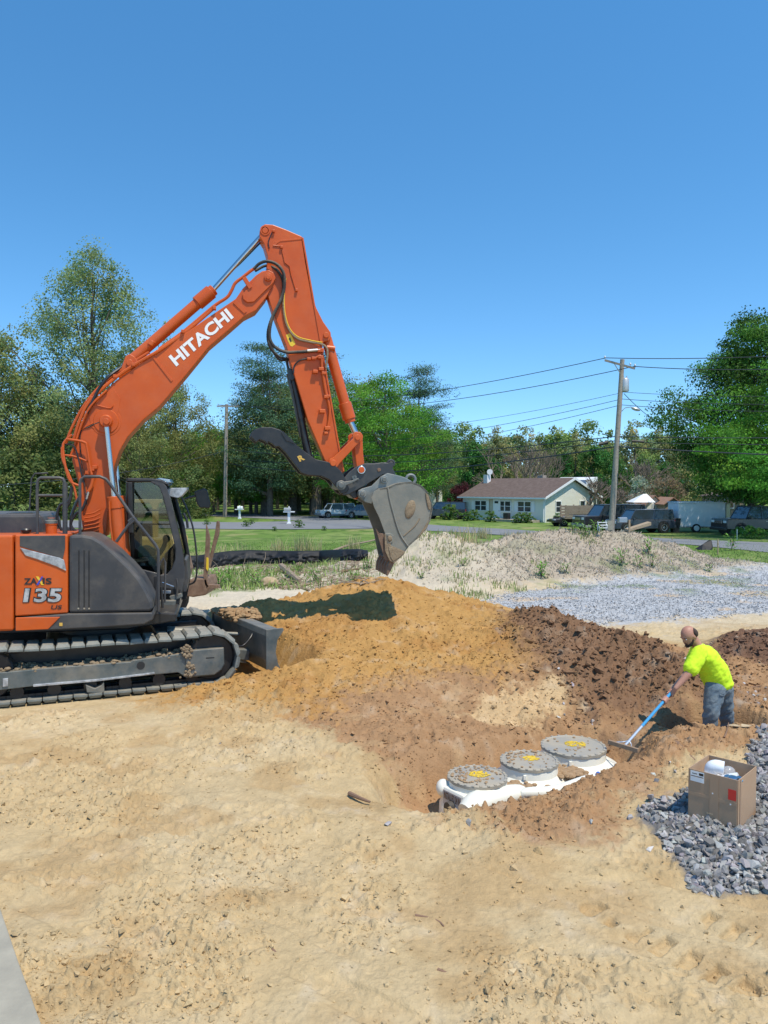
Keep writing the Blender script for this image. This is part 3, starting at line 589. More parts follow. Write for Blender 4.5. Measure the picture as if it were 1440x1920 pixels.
# outer shell between the side plates
oi = [(711, 916), (729, 913), (742, 907), (757, 904), (772, 903), (790, 910), (800, 920), (806, 932), (810, 943), (811, 955), (807, 976), (799, 993), (784, 1009), (767, 1024), (757, 1038), (737, 1054)]
A = [UX.m(px, py, bv0) for px, py in oi]; cen = UX.m(755, 965, bv0); Bi = [p+(cen-p)/np.linalg.norm(cen-p)*.03 for p in A]; W_ = UX.l*(bv1-bv0)
mb = MB(); n = len(A); vs = A+Bi+[p+W_ for p in A]+[p+W_ for p in Bi]
fs = []
for i in range(n-1): fs += [(i, i+1, 2*n+i+1, 2*n+i), (n+i, 3*n+i, 3*n+i+1, n+i+1), (i, n+i, n+i+1, i+1), (2*n+i, 2*n+i+1, 3*n+i+1, 3*n+i)]
fs += [(0, 2*n, 3*n, n), (n-1, 2*n-1, 4*n-1, 3*n-1)]
mb.add(vs, fs).build('bucket_shell', M['bucket'], bk, True)
# lip, side cutters, teeth
EX('side_cutter', [(721, 1001), (722, 1033), (731, 1052), (740, 1056), (757, 1040), (760, 1034), (733, 1023), (729, 1004)], bv0-.02, bv0-.0, 'mud', .004, parent=bk)
EX('side_cutter', [(704, 990), (711, 1000), (722, 1000), (722, 1033), (731, 1052), (722, 1050)], bv0+.02, bv0+.05, 'rust', .004, parent=bk)
lp0 = UX.m(734, 1052, bv0); lp1 = UX.m(757, 1038, bv0); dn = UX.m(729, 1066, bv0)
EX('cutting_lip', [(731, 1049), (739, 1055), (757, 1040), (752, 1034)], bv0, bv1, 'rust', .006, parent=bk)
for i in range(5):
    v = bv0+.04+i*(bv1-bv0-.16)/4
    q = [(733, 1049), (742, 1052), (741, 1056), (735, 1069), (728, 1081), (725, 1079), (727, 1062)]
    a = [UX.m(px, py, bv0)+UX.l*(v-bv0) for px, py in q]; MB().prism(a, [p+UX.l*.085 for p in a]).build('bucket_tooth', M['rust'], bk, bevel=.012)
# straps and welds on the side plate
def line_bead(name, pts, r, m, v=bv0-.004): return TB(name, [(x, y_, v) for x, y_ in pts], r, m, parent=bk, n=6)
line_bead('weld_bead', [(727, 914), (731, 937), (737, 960), (744, 985), (752, 1005), (765, 1024)], .016, 'bucket'); line_bead('weld_bead', [(787, 972), (778, 986), (767, 996), (757, 1005)], .009, 'mud')
EX('wear_plate', [(722, 1000), (731, 1000), (738, 1004), (737, 1015), (731, 1020), (725, 1019)], bv0-.02, bv0, 'bucket', .005, parent=bk)
mm = UX.m(769, 955, bv0-.0); A3 = np.array([UX.f, -UX.l, np.array([0, 0, 1.])])
q1 = np.array([UX.f*.78+np.array([0, 0, .62]), UX.l, -UX.f*.62+np.array([0, 0, .78])])
MB().ball(mm, (.085, .03, .15), 20, 10, np.array([UX.f*.9-np.array([0, 0, .3]), UX.l, UX.f*.3+np.array([0, 0, .95])])).build('soil_cake', M['mud'], bk, True)
MB().ball(UX.m(731, 1010, bv0-.015), (.04, .02, .05), 12, 8, A3).build('soil_cake', M['mud'], bk, True)
EX('soil_cake', [(798, 924), (803, 928), (808, 944), (808, 956), (804, 955), (801, 945), (799, 934)], bv0-.02, bv0+.02, 'mud', .01, parent=bk)
EX('soil_cake', [(801, 980), (804, 975), (802, 988), (791, 1002), (781, 1011), (787, 1002)], bv0-.015, bv0+.02, 'mud', .008, parent=bk)
EX('soil_cake', [(728, 1025), (742, 1028), (760, 1036), (751, 1044), (737, 1053), (732, 1045)], bv0-.03, bv0-.015, 'mud', .008, parent=bk)
ear = [(672, 926), (672, 920), (679, 916), (697, 911), (715, 893), (727, 887), (745, 891), (759, 895), (772, 902), (773, 908), (757, 906), (742, 909), (729, 915), (711, 918), (702, 924), (697, 945), (686, 942), (675, 934)]
for v0 in (-.30, .22): EX('bucket_ear', ear, v0, v0+.05, 'ear', .008, parent=bk, ref=-.3)
for (x, y_) in ((680, 926), (721, 899)):
    pin('pin', x, y_, -.36, .36, .062, 'ear', bk); pin('pin', x, y_, -.38, -.36, .035, 'steel', bk)
mbt = MB(); cc = UX.m(770, 899, -.1); ring = [cc+.075*(UX.f*math.cos(t)+np.array([0, 0, 1])*math.sin(t)) for t in np.linspace(-.8, 3.9, 14)]
mbt.tube(ring, .024, 8, False).build('lifting_eye', M['ear'], bk, True)
ring = [UX.m(733, 869, -.22)+.05*(UX.f*math.cos(t)+np.array([0, 0, 1])*math.sin(t)) for t in np.linspace(-.6, 4.2, 12)]
MB().tube(ring, .02, 8, False).build('lifting_eye', M['coupler'], ex, True)
# --- upper body
def PL(pts, v): return [UX.m(px, py, v) for px, py in pts]
nv, fv = -1.2, 1.15
EX('engine_cover', [(-190, 1004), (24, 1003), (25, 1183), (-190, 1192)], nv, fv, 'orange', .03)
EX('side_door', [(28, 1003), (127, 1003), (127, 1150), (28, 1156)], nv-.004, nv+.4, 'orange', .02)
EX('dark_trim', [(37, 1005), (122, 1004), (122, 1028), (118, 1048), (37, 1024)], nv-.012, nv-.004, 'grey', .006)
EX('chrome_flash', [(37, 1027), (60, 1033), (112, 1046), (120, 1050), (124, 1071), (105, 1062), (70, 1049), (48, 1042)], nv-.02, nv-.004, 'silver', .008)
EX('deck', [(28, 1002), (127, 1002), (127, 1010), (28, 1010)], nv+.02, .2, 'orange', .01)
stb = [(129, 1004), (155, 1003), (172, 1006), (190, 1016), (214, 1036), (241, 1062), (262, 1086), (276, 1110), (285, 1128), (287, 1140), (284, 1147), (129, 1150)]
a = PL(stb, nv); inn = [p+UX.l*.8 for p in a]
EX('tool_box', stb, nv+.0, nv+.85, 'grey', .035)
for x in (148, 158, 167): TB('vent_groove', [(x, 1032, nv-.002), (x, 1140, nv-.002)], .008, 'black', smooth=False, n=6)
for x in (147, 158, 167): pin('bolt', x, 1141, nv-.012, nv, .012, 'chrome', bevel=0)
sk = [(28, 1159), (128, 1151), (284, 1149), (288, 1140), (290, 1152), (286, 1163), (270, 1171), (200, 1176), (90, 1182), (28, 1184)]
EX('lower_skirt', sk, nv-.03, nv+.6, 'grey', .02)
EX('skirt_panel', [(29, 1158), (113, 1157), (90, 1180), (29, 1183)], nv-.045, nv-.02, 'orange', .008)
EX('latch', [(111, 1168), (117, 1168), (117, 1174), (111, 1174)], nv-.04, nv-.02, 'gold', .002)
EX('revolving_frame', [(-150, 1172), (270, 1160), (285, 1148), (330, 1150), (330, 1165), (240, 1180), (-150, 1196)], -.75, 1.1, 'black', .02)
MB().cyl(UX.w(0, 0, .72), UX.w(0, 0, 1.02), .55, 32).build('slew_ring', M['black'], ex, True)
a = UX.m(-150, 1006, .0)
MB().box(UX.w(-1.05, .1, 2.03), (1.1, 2.1, .34), [UX.f, UX.l, np.array([0, 0, 1.])]).build('engine_hood', M['grey'], ex, bevel=.05)
EX('engine_hood', [(-150, 963), (74, 963), (82, 980), (84, 1006), (-150, 1006)], -.7, .5, 'grey', .05)
EX('hood_grille', [(12, 962), (60, 961), (66, 963), (8, 965)], -.65, -.2, 'black', .01)
q = UX.m(96.5, 1004, -.95); MB().lathe(q, [(.072, 0), (.072, .14), (.076, .141), (.08, .16), (.08, .2), (.05, .205), (.045, .24)], 24).build('filler_neck', M['orange'], ex, True)
MB().lathe(q+np.array([0, 0, .165]), [(.083, 0), (.083, .035), (.05, .045), (.05, .07)], 24).build('fuel_cap', M['steel'], ex, True)
q = UX.m(49, 1006, -1.0); MB().lathe(q, [(.02, 0), (.02, .04), (.055, .05), (.07, .09), (.055, .11)], 16).build('cap', M['black'], ex, True)
# letters on the door
v = nv-.006
text_on('lettering', 'ZA', [(45, 1096), (70, 1096), (70, 1084), (45, 1084)], v, 'blackd', ex, off=.03); text_on('lettering', 'IS', [(80, 1095.5), (97, 1095.5), (97, 1083.5), (80, 1083.5)], v, 'blackd', ex, off=.03)
EX('logo', [(67, 1081), (72, 1081), (83, 1097), (78, 1097)], v-.004, v, 'yellow', 0); EX('logo', [(78, 1081), (81, 1081), (72, 1097), (68, 1097)], v-.008, v-.004, 'blue', 0)
text_on('lettering', '135', [(42, 1130), (115, 1130), (119, 1102), (46, 1102)], v, 'blackd', ex, off=.075, shear=.0); text_on('lettering', '135', [(43.5, 1129), (113.5, 1129), (117.5, 1103), (47.5, 1103)], v-.003, 'silver', ex, off=.03, th=.007)
text_on('lettering', 'US', [(95, 1142.5), (115, 1142.5), (117, 1134.5), (97, 1134.5)], v, 'blackd', ex, off=.02)
# handrails
def rail(pts, r=.021, v=-1.05, n=8): return TB('handrail', [(x, y_, v) for x, y_ in pts], r, 'grey', n=n, smooth=False)
rail([(70, 1003), (70, 905), (72, 899), (76, 896), (112, 896), (118, 898), (121, 904), (122, 1003)]); rail([(70, 929), (121, 929)], .018); rail([(122, 905), (122, 1003)], .034)
rail([(52, 1003), (59, 898), (65, 888), (90, 887)], .012, .9)
rail([(150, 1003), (150, 907), (152, 899), (158, 894), (187, 893.5), (198, 898), (206, 907), (249, 969), (290, 1020), (296, 1030), (297, 1044), (297, 1146)]); rail([(218, 1016), (249, 973)], .02); rail([(241, 978), (250, 970), (252, 975), (243, 984)], .02)
rail([(291, 1148), (298, 1060), (307, 1046), (310, 1055), (309, 1130)], .014, -.9)
# --- cab
cabn, cabf = .12, 1.12
EX('cab_roof', [(236, 898), (240, 896), (285, 897), (302, 899), (316, 906), (316, 911), (300, 907), (284, 904), (236, 904)], cabn, cabf, 'black', .02)
pil = [(281, 904), (292, 898), (302, 900), (312, 912), (320, 935), (328, 965), (336, 1000), (343, 1030), (347, 1060), (346, 1090), (340, 1115), (334, 1126), (300, 1126), (300, 1078), (313, 1077), (321, 1068), (328, 1050), (329, 1030), (322, 1000), (314, 965), (305, 930), (298, 912)]
cab = EX('cab', pil, cabn, cabn+.06, 'grey', .012)
EX('cab_frame', [(281, 904), (292, 898), (312, 906), (330, 930), (346, 985), (356, 1040), (357, 1085), (350, 1124), (300, 1126), (300, 1110), (344, 1106), (348, 1070), (346, 1035), (335, 985), (321, 942), (305, 918)], cabf-.06, cabf, 'black', .012, parent=cab)
EX('rear_pillar', [(236, 904), (252, 904), (250, 1030), (236, 1090)], cabf-.08, cabf, 'black', parent=cab); EX('rear_pillar', [(238, 904), (248, 904), (250, 1000), (240, 1000)], cabn, cabn+.06, 'black', parent=cab)
EX('cab_floor', [(240, 1090), (340, 1105), (336, 1135), (240, 1135)], cabn, cabf, 'black', .01, parent=cab)
EX('sill_panel', [(236, 1060), (300, 1076), (300, 1126), (236, 1126)], cabn, cabn+.05, 'grey', parent=cab)
EX('windscreen_frame', [(340, 1045), (350, 1050), (354, 1085), (349, 1110), (343, 1110)], cabn+.1, cabf, 'grey', .01, parent=cab)
for y_ in (956.5, 982.5): TB('guard_rail', [(252, y_, cabf-.02), (322, y_+.5, cabf-.02)], .011, 'black', smooth=False, parent=cab)
EX('sunroof_glass', [(252, 905), (284, 904.5), (300, 912), (314, 965), (322, 1000), (329, 1040), (321, 1068), (300, 1078), (252, 1070)], cabn+.025, cabn+.03, 'glass', 0, parent=cab)
a = UX.m(316, 906, cabn); MB().prism(PL([(320, 933), (333, 985), (343, 1030), (347, 1060), (346, 1062), (342, 1032), (332, 986), (319, 934)], cabn), [p+UX.l*(cabf-cabn) for p in PL([(320, 933), (333, 985), (343, 1030), (347, 1060), (346, 1062), (342, 1032), (332, 986), (319, 934)], cabn)]).build('windscreen', M['glass'], cab)
EX('work_lamp', [(288, 899), (300, 896), (318, 899), (322, 905), (304, 907)], .3, .95, 'chrome', .01, parent=cab)
EX('rain_visor', [(312, 919), (317, 915), (351, 914.5), (350, 920), (340, 931), (333, 934), (318, 931)], .5, 1.15, 'silver', .01, parent=cab)
TB('guard_tube', [(340, 932, 1.0), (352, 958, 1.0), (363, 995, 1.0), (368.5, 1040, 1.0), (369, 1070, 1.0), (365, 1090, 1.0), (352, 1097, 1.0)], .016, 'black', parent=cab)
TB('wiper_arm', [(344, 962, cabn+.1), (350, 975, cabn+.1), (352, 990, cabn+.1)], .02, 'black', parent=cab)
EX('side_mirror', [(364, 922), (383, 915), (389, 920), (395, 945), (393, 953), (374, 952), (369, 944)], 1.2, 1.26, 'black', .015, parent=cab); TB('mirror_arm', [(345, 936, 1.1), (356, 932, 1.15), (366, 930, 1.22)], .014, 'black', parent=cab)
# inside the cab
sx = lambda x, y_, v: UX.m(x, y_, v)
EX('seat', [(247, 1060), (300, 1062), (305, 1078), (247, 1085)], .4, .85, 'black', .03); EX('seat_back', [(240, 975), (252, 970), (262, 1010), (262, 1062), (245, 1062)], .42, .83, 'black', .03)
EX('console', [(258, 1026), (275, 1022), (292, 1030), (291, 1044), (258, 1046)], .25, .38, 'teal', .03); EX('console', [(280, 1040), (296, 1042), (290, 1065), (270, 1060)], .25, .4, 'teal', .03)
TB('joystick', [(298, 1040, .3), (307, 1025, .3), (311, 1012, .3)], .035, 'teal'); MB().ball(UX.m(312, 1010, .3), .06, 10, 7).build('joystick_knob', M['teal'], ex, True)
EX('console_tray', [(247, 1051), (276, 1048), (280, 1052), (250, 1057)], .15, .5, 'steel', .01); TB('lever', [(256, 1015, .3), (256, 1048, .3)], .01, 'black', smooth=False)
EX('dashboard', [(308, 1040), (328, 1018), (336, 1060), (330, 1085), (308, 1085)], .55, 1.0, 'black', .03)
# below the cab
EX('step_box', [(299, 1126), (330, 1126), (328, 1142), (322, 1148), (299, 1148)], .0, .5, 'steel', .012); EX('step_plate', [(303, 1108), (320, 1108), (320, 1113), (303, 1113)], .05, .12, 'silver', .004)
TB('handrail', [(304, 1092, .0), (315, 1096, .0), (326, 1100, .0)], .012, 'chrome'); TB('handrail', [(331, 1085, .05), (333, 1100, .05), (331, 1118, .05)], .015, 'grey')
EX('step_post', [(288, 1080), (295, 1080), (296, 1165), (289, 1165)], -.35, -.25, 'black', .01); TB('hose', [(297, 1165, -.3), (305, 1150, -.3), (302, 1100, -.3)], .02, 'black')
EX('step_bracket', [(316, 1118), (340, 1112), (342, 1120), (322, 1128)], .1, .3, 'steel', .01)
# --- undercarriage
up = np.array([0, 0, 1.])
Rr = .365; uf, _ = TX.uz(TX.m(447, 1222, -1.2)); uc1 = uf-Rr; uc0 = uc1-2.88; zc = Rr+.03
def loop(nn):
    L = uc1-uc0; per = 2*L+2*math.pi*Rr; out = []
    for i in range(nn):
        s = per*i/nn
        if s < L: u, z, a = uc0+s, zc-Rr, 0
        elif s < L+math.pi*Rr: t = (s-L)/Rr; u, z, a = uc1+Rr*math.sin(t), zc-Rr*math.cos(t), t
        elif s < 2*L+math.pi*Rr:
            q = (s-L-math.pi*Rr)/L; u, z, a = uc1-q*L, zc+Rr-.045*math.sin(math.pi*q)*(1+.35*math.sin(q*9)), math.pi
        else: t = (s-2*L-math.pi*Rr)/Rr; u, z, a = uc0-Rr*math.sin(t), zc+Rr*math.cos(t), math.pi+t
        out.append((u, z, a))
    return out
hw = .25; pt = .087
shv = [(-pt, -hw, -.03), (pt, -hw, -.03), (pt, hw, -.03), (-pt, hw, -.03), (-pt, -hw, -.005), (pt, -hw, -.005), (pt, hw, -.005), (-pt, hw, -.005), (-pt*.72, -hw+.03, .035), (pt*.72, -hw+.03, .035), (pt*.72, hw-.03, .035), (-pt*.72, hw-.03, .035)]
shf = [(3, 2, 1, 0), (0, 1, 5, 4), (1, 2, 6, 5), (2, 3, 7, 6), (3, 0, 4, 7), (4, 5, 9, 8), (5, 6, 10, 9), (6, 7, 11, 10), (7, 4, 8, 11), (8, 9, 10, 11)]
sme = bpy.data.meshes.new('track_shoe'); sme.from_pydata(shv, [], shf); sme.materials.append(M['shoe'])
for side in (-1, 1):
    vc = side*.95
    tf = MB()
    px = [(0, 1261), (120, 1250), (245, 1241), (250, 1238), (300, 1231), (338, 1226), (348, 1220), (420, 1214), (421, 1245), (416, 1256), (402, 1266), (350, 1271), (334, 1261), (292, 1265), (180, 1277), (62, 1287), (-30, 1298), (-120, 1308), (-120, 1271)]
    a = [TX.m(x, y_, -1.16) for x, y_ in px]; a = a if side < 0 else [p+TX.l*(1.9) for p in a]
    fr_ = MB().prism(a, [p+TX.l*.42 for p in a]).build('track_frame', M['steel'], ex, bevel=.01)
    if side < 0:
        EX('frame_cover', [(348, 1221), (419, 1215), (420, 1245), (415, 1255), (402, 1265), (350, 1269)], -1.185, -1.16, 'steel', .008, TX, fr_)
        EX('frame_edge', [(62, 1284), (180, 1274), (290, 1261), (290, 1264), (180, 1278), (62, 1288)], -1.195, -1.16, 'silver', .004, TX, fr_)
        a = TX.m(264, 1248, -1.165); MB().cyl(a, a+TX.l*.02, .055, 16).build('hole', M['blackd'], fr_, True)
        EX('slot', [(386, 1233), (402, 1232), (402, 1234), (386, 1235)], -1.187, -1.184, 'blackd', 0, TX, fr_)
        EX('guide', [(160, 1283), (166, 1286), (178, 1291), (190, 1285), (195, 1278), (196, 1298), (188, 1301), (163, 1299)], -1.18, -1.05, 'steel', .01, TX, fr_)
        EX('reflector', [(5, 1273), (15, 1272), (15, 1287), (5, 1288)], -1.19, -1.16, 'silver', .004, TX, fr_)
    for u, z in ((uc1, zc), (uc0, zc)):
        c_ = TX.w(u, vc, z); MB().lathe(c_-TX.l*.12, [(.31, 0), (.33, .02), (.33, .22), (.31, .24)], 28, [TX.f, up, TX.l]).build('idler_wheel', M['black'], ex, True)
    for i in range(6):
        u = uc0+.35+i*.45; c_ = TX.w(u, vc, .145); MB().cyl(c_-TX.l*.14, c_+TX.l*.14, .085, 16).build('track_roller', M['black'], ex, True)
    lk = MB()
    for (u, z, a) in loop(92):
        c_ = TX.w(u, vc, z); fu = TX.f*math.cos(a)+up*math.sin(a); nn_ = TX.f*math.sin(a)-up*math.cos(a); c_ = c_-nn_*.045
        for dv in (-.09, .09): lk.box(c_+TX.l*dv, (.10, .035, .06), [fu, TX.l, nn_])
    tag(lk.build('track_chain', M['black'], ex), kind='stuff')
    n = 43
    for (u, z, a) in loop(n):
        o = bpy.data.objects.new('track_shoe', sme); C.objects.link(o); o.parent = ex
        c_ = TX.w(u, vc, z)-ORG[ex]; fu = TX.f*math.cos(a)+up*math.sin(a); nn_ = TX.f*math.sin(a)-up*math.cos(a)
        o.matrix_local = Matrix.Translation(Vector(c_)) @ Matrix(np.array([fu, -TX.l, nn_]).T.tolist()).to_4x4() @ Matrix.Rotation(random.uniform(-.05, .05), 4, 'Y')
    # mud lying on the frame
    mu = MB(); rnd = random.Random(5+side)
    for i in range(230):
        t = rnd.random(); x = -20+t*365; base = np.interp(x, [0, 245, 250, 338, 350], [1260, 1241, 1238, 1226, 1222])
        c_ = TX.m(x, base+rnd.uniform(-1, 3), -1.14) if side < 0 else TX.m(x, base, -1.14)+TX.l*1.9
        mu.ball(c_+TX.l*rnd.uniform(0, .3)+up*rnd.uniform(-.01, .03), (rnd.uniform(.02, .055), rnd.uniform(.02, .05), rnd.uniform(.012, .035)), 6, 4)
    if side < 0:
        for (x, y_, k_) in [(352, 1228, 25), (356, 1250, 14), (354, 1262, 14), (350, 1215, 18)]:
            for i in range(k_): mu.ball(TX.m(x+rnd.gauss(0, 5), y_+rnd.gauss(0, 4), -1.19), (rnd.uniform(.012, .03),)*3, 6, 4)
    tag(mu.build('caked_mud', M['mud'], ex), kind='stuff')
for v_ in (-.80, .80): MB().box(TX.w((uc0+uc1)/2, v_, .38), (uc1-uc0+.2, .06, .50), [TX.f, TX.l, up]).build('inner_frame', M['black'], ex, bevel=.02)
# car body between the tracks
MB().box(TX.w((uc0+uc1)/2, 0, .52), (1.5, 1.5, .42), [TX.f, TX.l, up]).build('car_body', M['black'], ex, bevel=.05)
for s_ in (-1, 1):
    MB().box(TX.w((uc0+uc1)/2+.75, s_*.5, .42), (1.0, .5, .3), [TX.f, TX.l, up]).build('car_body_leg', M['black'], ex, bevel=.05)
# blade
b0, b1 = np.array([-1.64, 11.18, 0]), np.array([-2.86, 13.15, 0]); bd = (b1-b0)/np.linalg.norm(b1-b0); bf = np.array([bd[1], -bd[0], 0.])
if bf[0] < 0: bf = -bf
prof = [(.0, .12), (.05, .10), (.16, .11), (.07, .22), (.03, .40), (.06, .60), (.15, .71), (.16, .735), (-.06, .75), (-.08, .66), (-.07, .30)]
A = [b0+bf*q[0]+up*q[1] for q in prof]; Bq = [b1+bf*q[0]+up*q[1] for q in prof]
bl = MB().prism(A, Bq).build('dozer_blade', M['steel'], ex, bevel=.012)
e0 = [(-.10, .10), (.17, .09), (.09, .24), (.05, .42), (.08, .60), (.18, .73), (.17, .765), (-.10, .765)]
for q0 in (b0-bd*.02, b1):
    A = [q0+bf*q[0]+up*q[1] for q in e0]; MB().prism(A, [p+bd*.025 for p in A]).build('end_plate', M['steel'], bl, bevel=.004)
for s_ in (-.42, .42):
    p0 = TX.w((uc0+uc1)/2+.9, s_, .42); p1 = (b0+b1)/2+bd*s_*.9-bf*.05+up*.25; d_ = p1-p0; L = np.linalg.norm(d_); f_ = d_/L; l_ = np.cross(up, f_); l_ /= np.linalg.norm(l_)
    MB().box((p0+p1)/2, (L, .14, .17), [f_, l_, np.cross(f_, l_)]).build('push_arm', M['steel'], ex, bevel=.015)
p0 = TX.w((uc0+uc1)/2+.95, 0, .62); p1 = (b0+b1)/2-bf*.05+up*.5
MB().cyl(p0, p0*.4+p1*.6, .075, 18).build('blade_cylinder', M['steel'], ex, True); MB().cyl(p0, p1, .035, 14).build('rod', M['steel'], ex, True)
q0 = b0+bd*.75-bf*.1; MB().prism([q0+up*.12, q0+up*.3, q0-bf*.45+up*.42, q0-bf*.45+up*.22], [p+bd*.05 for p in [q0+up*.12, q0+up*.3, q0-bf*.45+up*.42, q0-bf*.45+up*.22]]).build('brace', M['steel'], ex, bevel=.01)
TB('hose', [(478, 1172, -.6), (470, 1195, -.7), (452, 1212, -.8), (430, 1205, -.5)], .012, 'black', TX)
# soil lying on the blade
mu = MB(); rnd = random.Random(9)
for i in range(420):
    t = rnd.betavariate(1.3, 1.2); s_ = b0+(b1-b0)*(.5+.5*t); mu.ball(s_+bf*rnd.uniform(-.12, .3)+up*(.74+rnd.uniform(-.05, .10)*math.sin(math.pi*min(1, t+.2))), (rnd.uniform(.03, .08), rnd.uniform(.03, .08), rnd.uniform(.02, .05)), 6, 4)
tag(mu.build('soil_on_blade', M['mudo'], ex), kind='stuff')
# ------------------------------------------------------------------ clods, pebbles, stones
def rockmesh(seed, flat=.7, n=20, sub=0):
    rnd = np.random.RandomState(seed); bm = bmesh.new(); bmesh.ops.create_icosphere(bm, subdivisions=1 if n == 20 else 2, radius=1)
    P_ = np.array([v.co[:] for v in bm.verts]); nrm = rnd.randn(7, 3); nrm /= np.linalg.norm(nrm, axis=1)[:, None]; off = rnd.uniform(.30, .62, 7)
    for q, o_ in zip(nrm, off):
        dd = P_@q-o_; P_ = P_-np.clip(dd, 0, None)[:, None]*q
    P_ *= np.array([1, rnd.uniform(.6, .95), flat*rnd.uniform(.7, 1.1)]); P_ += rnd.randn(*P_.shape)*.05
    F_ = np.array([[v.index for v in f.verts] for f in bm.faces]); bm.free(); return P_, F_
ROCKS = [rockmesh(i) for i in range(10)]
def shard(seed, flat=.7):
    rnd = np.random.RandomState(seed+500); q = rnd.randn(11, 3); q /= np.linalg.norm(q, axis=1)[:, None]; q *= rnd.uniform(.75, 1.1, (11, 1))*np.array([1.15, rnd.uniform(.6, .9), flat*rnd.uniform(.75, 1.2)])
    bm = bmesh.new(); [bm.verts.new(p) for p in q]; r_ = bmesh.ops.convex_hull(bm, input=bm.verts); bmesh.ops.delete(bm, geom=list({g for g in r_['geom_interior'] if isinstance(g, bmesh.types.BMVert)}), context='VERTS')
    bmesh.ops.triangulate(bm, faces=bm.faces); bm.verts.index_update(); V_ = np.array([v.co[:] for v in bm.verts]); F_ = np.array([[v.index for v in f.verts] for f in bm.faces]); bm.free(); return V_, F_
OCT = []
for _i in range(10):
    _r = np.random.RandomState(900+_i); OCT.append((np.array([(1, 0, 0), (-1, 0, 0), (0, 1, 0), (0, -1, 0), (0, 0, 1), (0, 0, -1.)])*_r.uniform(.7, 1.15, (6, 1))+_r.randn(6, 3)*.2, np.array([(0, 2, 4), (2, 1, 4), (1, 3, 4), (3, 0, 4), (2, 0, 5), (1, 2, 5), (3, 1, 5), (0, 3, 5)])))
SHARDS = [shard(i) for i in range(10)]
def rotm(rs, k):
    q = rs.randn(k, 4); q /= np.linalg.norm(q, axis=1)[:, None]; w_, x, y, z = q.T
    return np.stack([1-2*(y*y+z*z), 2*(x*y-z*w_), 2*(x*z+y*w_), 2*(x*y+z*w_), 1-2*(x*x+z*z), 2*(y*z-x*w_), 2*(x*z-y*w_), 2*(y*z+x*w_), 1-2*(x*x+y*y)], -1).reshape(k, 3, 3)
def scatter(name, xs, ys, rs_, m, cols, seed=0, sink=.25, label=None, cat=None, squash=1, parent=None, shapes=None):
    shapes = shapes or (SHARDS if m is M['stone'] else ROCKS)
    rs = np.random.RandomState(seed); k = len(xs); zs = Hq(xs, ys); Vs = []; Fs = []; Cs = []; base = 0
    which = rs.randint(0, 10, k); RM = rotm(rs, k)
    for j in range(10):
        I = np.where(which == j)[0]; P_, F_ = shapes[j]
        v = np.einsum('kij,nj->kni', RM[I], P_)*rs_[I, None, None]; v[..., 2] *= squash
        v += np.stack([xs[I], ys[I], zs[I]+rs_[I]*(.5-sink)], -1)[:, None, :]
        Vs.append(v.reshape(-1, 3)); Fs.append((F_[None]+np.arange(len(I))[:, None, None]*len(P_)+base).reshape(-1, 3)); base += len(I)*len(P_)
        Cs.append(np.repeat(cols[I], len(P_), 0))
    o = link(name, fastmesh(name, np.concatenate(Vs), np.concatenate(Fs), m, np.concatenate(Cs), k=3), parent); return tag(o, label, cat, None, 'stuff')
M['clod'] = mat('soil_clod', (1, 1, 1), .95, attr='tint', bump=.6, bscale=60, spec=.1)
M['stone'] = mat('crushed_stone', (1, 1, 1), .85, attr='tint', col2=(.82, .82, .82), nscale=14, bump=.35, bscale=45, spec=.3)
rs = np.random.RandomState(3)
def tints(xs, ys, amp=.15): 
    c = colors(xs, ys, *mounds(xs, ys)); return c*(1+rs.uniform(-amp, amp, (len(xs), 1)))
# over the sand, denser in rough patches
def samp(n, x0, x1, y0, y1, f): 
    x = rs.uniform(x0, x1, n); y_ = rs.uniform(y0, y1, n); k = rs.rand(n) < f(x, y_); return x[k], y_[k]
def inview(x, y_): return (np.abs(x) < y_*.56+.1)
YS = 3.9*(12.5/3.9)**rs.rand(70000); XSs = (rs.rand(70000)*2-1)*YS*.55
ptch = sst(.42, .62, fbm(XSs*1.2, YS*1.2, 23, 4)); soilk = np.clip(sst(-.2, .3, poly_sd(XSs, YS, z_red))+sst(-.2, .3, poly_sd(XSs, YS, z_orange)), 0, 1)
keep = rs.rand(70000) < (.04+.30*ptch*(1-soilk)+.55*soilk); keep &= (mflat(XSs, YS) < .2)
XSs, YS = XSs[keep], YS[keep]
# keep the tops of the lids and the heap of stones clear
kk = (seg(XSs, YS, .8, 7.55, 2.2, 8.7)[1] > .38); XSs, YS = XSs[kk], YS[kk]
rr = np.clip(rs.lognormal(math.log(.0075), .5, len(XSs)), .004, .045)*(1+.2*(YS > 9))
scatter('soil_crumbs', XSs, YS, rr, M['clod'], tints(XSs, YS, .18), 5, .2, 'crumbs and small clods of soil lying over the dug ground', 'soil crumbs', .8, None, OCT)
# bigger clods on the dark bank and the piles
x1, y1 = samp(9000, 1.5, 6.6, 8.7, 13.2, lambda x, y_: np.clip(sst(-.3, .3, poly_sd(x, y_, z_dark))+sst(-.1, .4, poly_sd(x, y_, z_spoil))+.25*sst(-.2, .3, poly_sd(x, y_, z_red)), 0, 1))
k_ = seg(x1, y1, 3.0, 9.42, 4.3, 9.42)[1] > .5; x1, y1 = x1[k_], y1[k_]
r1 = np.clip(rs.lognormal(math.log(.022), .55, len(x1)), .01, .095)
scatter('soil_clods', x1, y1, r1, M['clod'], tints(x1, y1, .2), 6, .35, 'dark crumbly clods tumbling down the brown soil bank', 'soil clods', .75, None, SHARDS)
x1, y1 = samp(2600, -3, 2.6, 9, 13.9, lambda x, y_: sst(-.2, .3, poly_sd(x, y_, z_orange))*.9); k_ = mflat(x1, y1) < .1; x1, y1 = x1[k_], y1[k_]
r1 = np.clip(rs.lognormal(math.log(.016), .5, len(x1)), .008, .06)
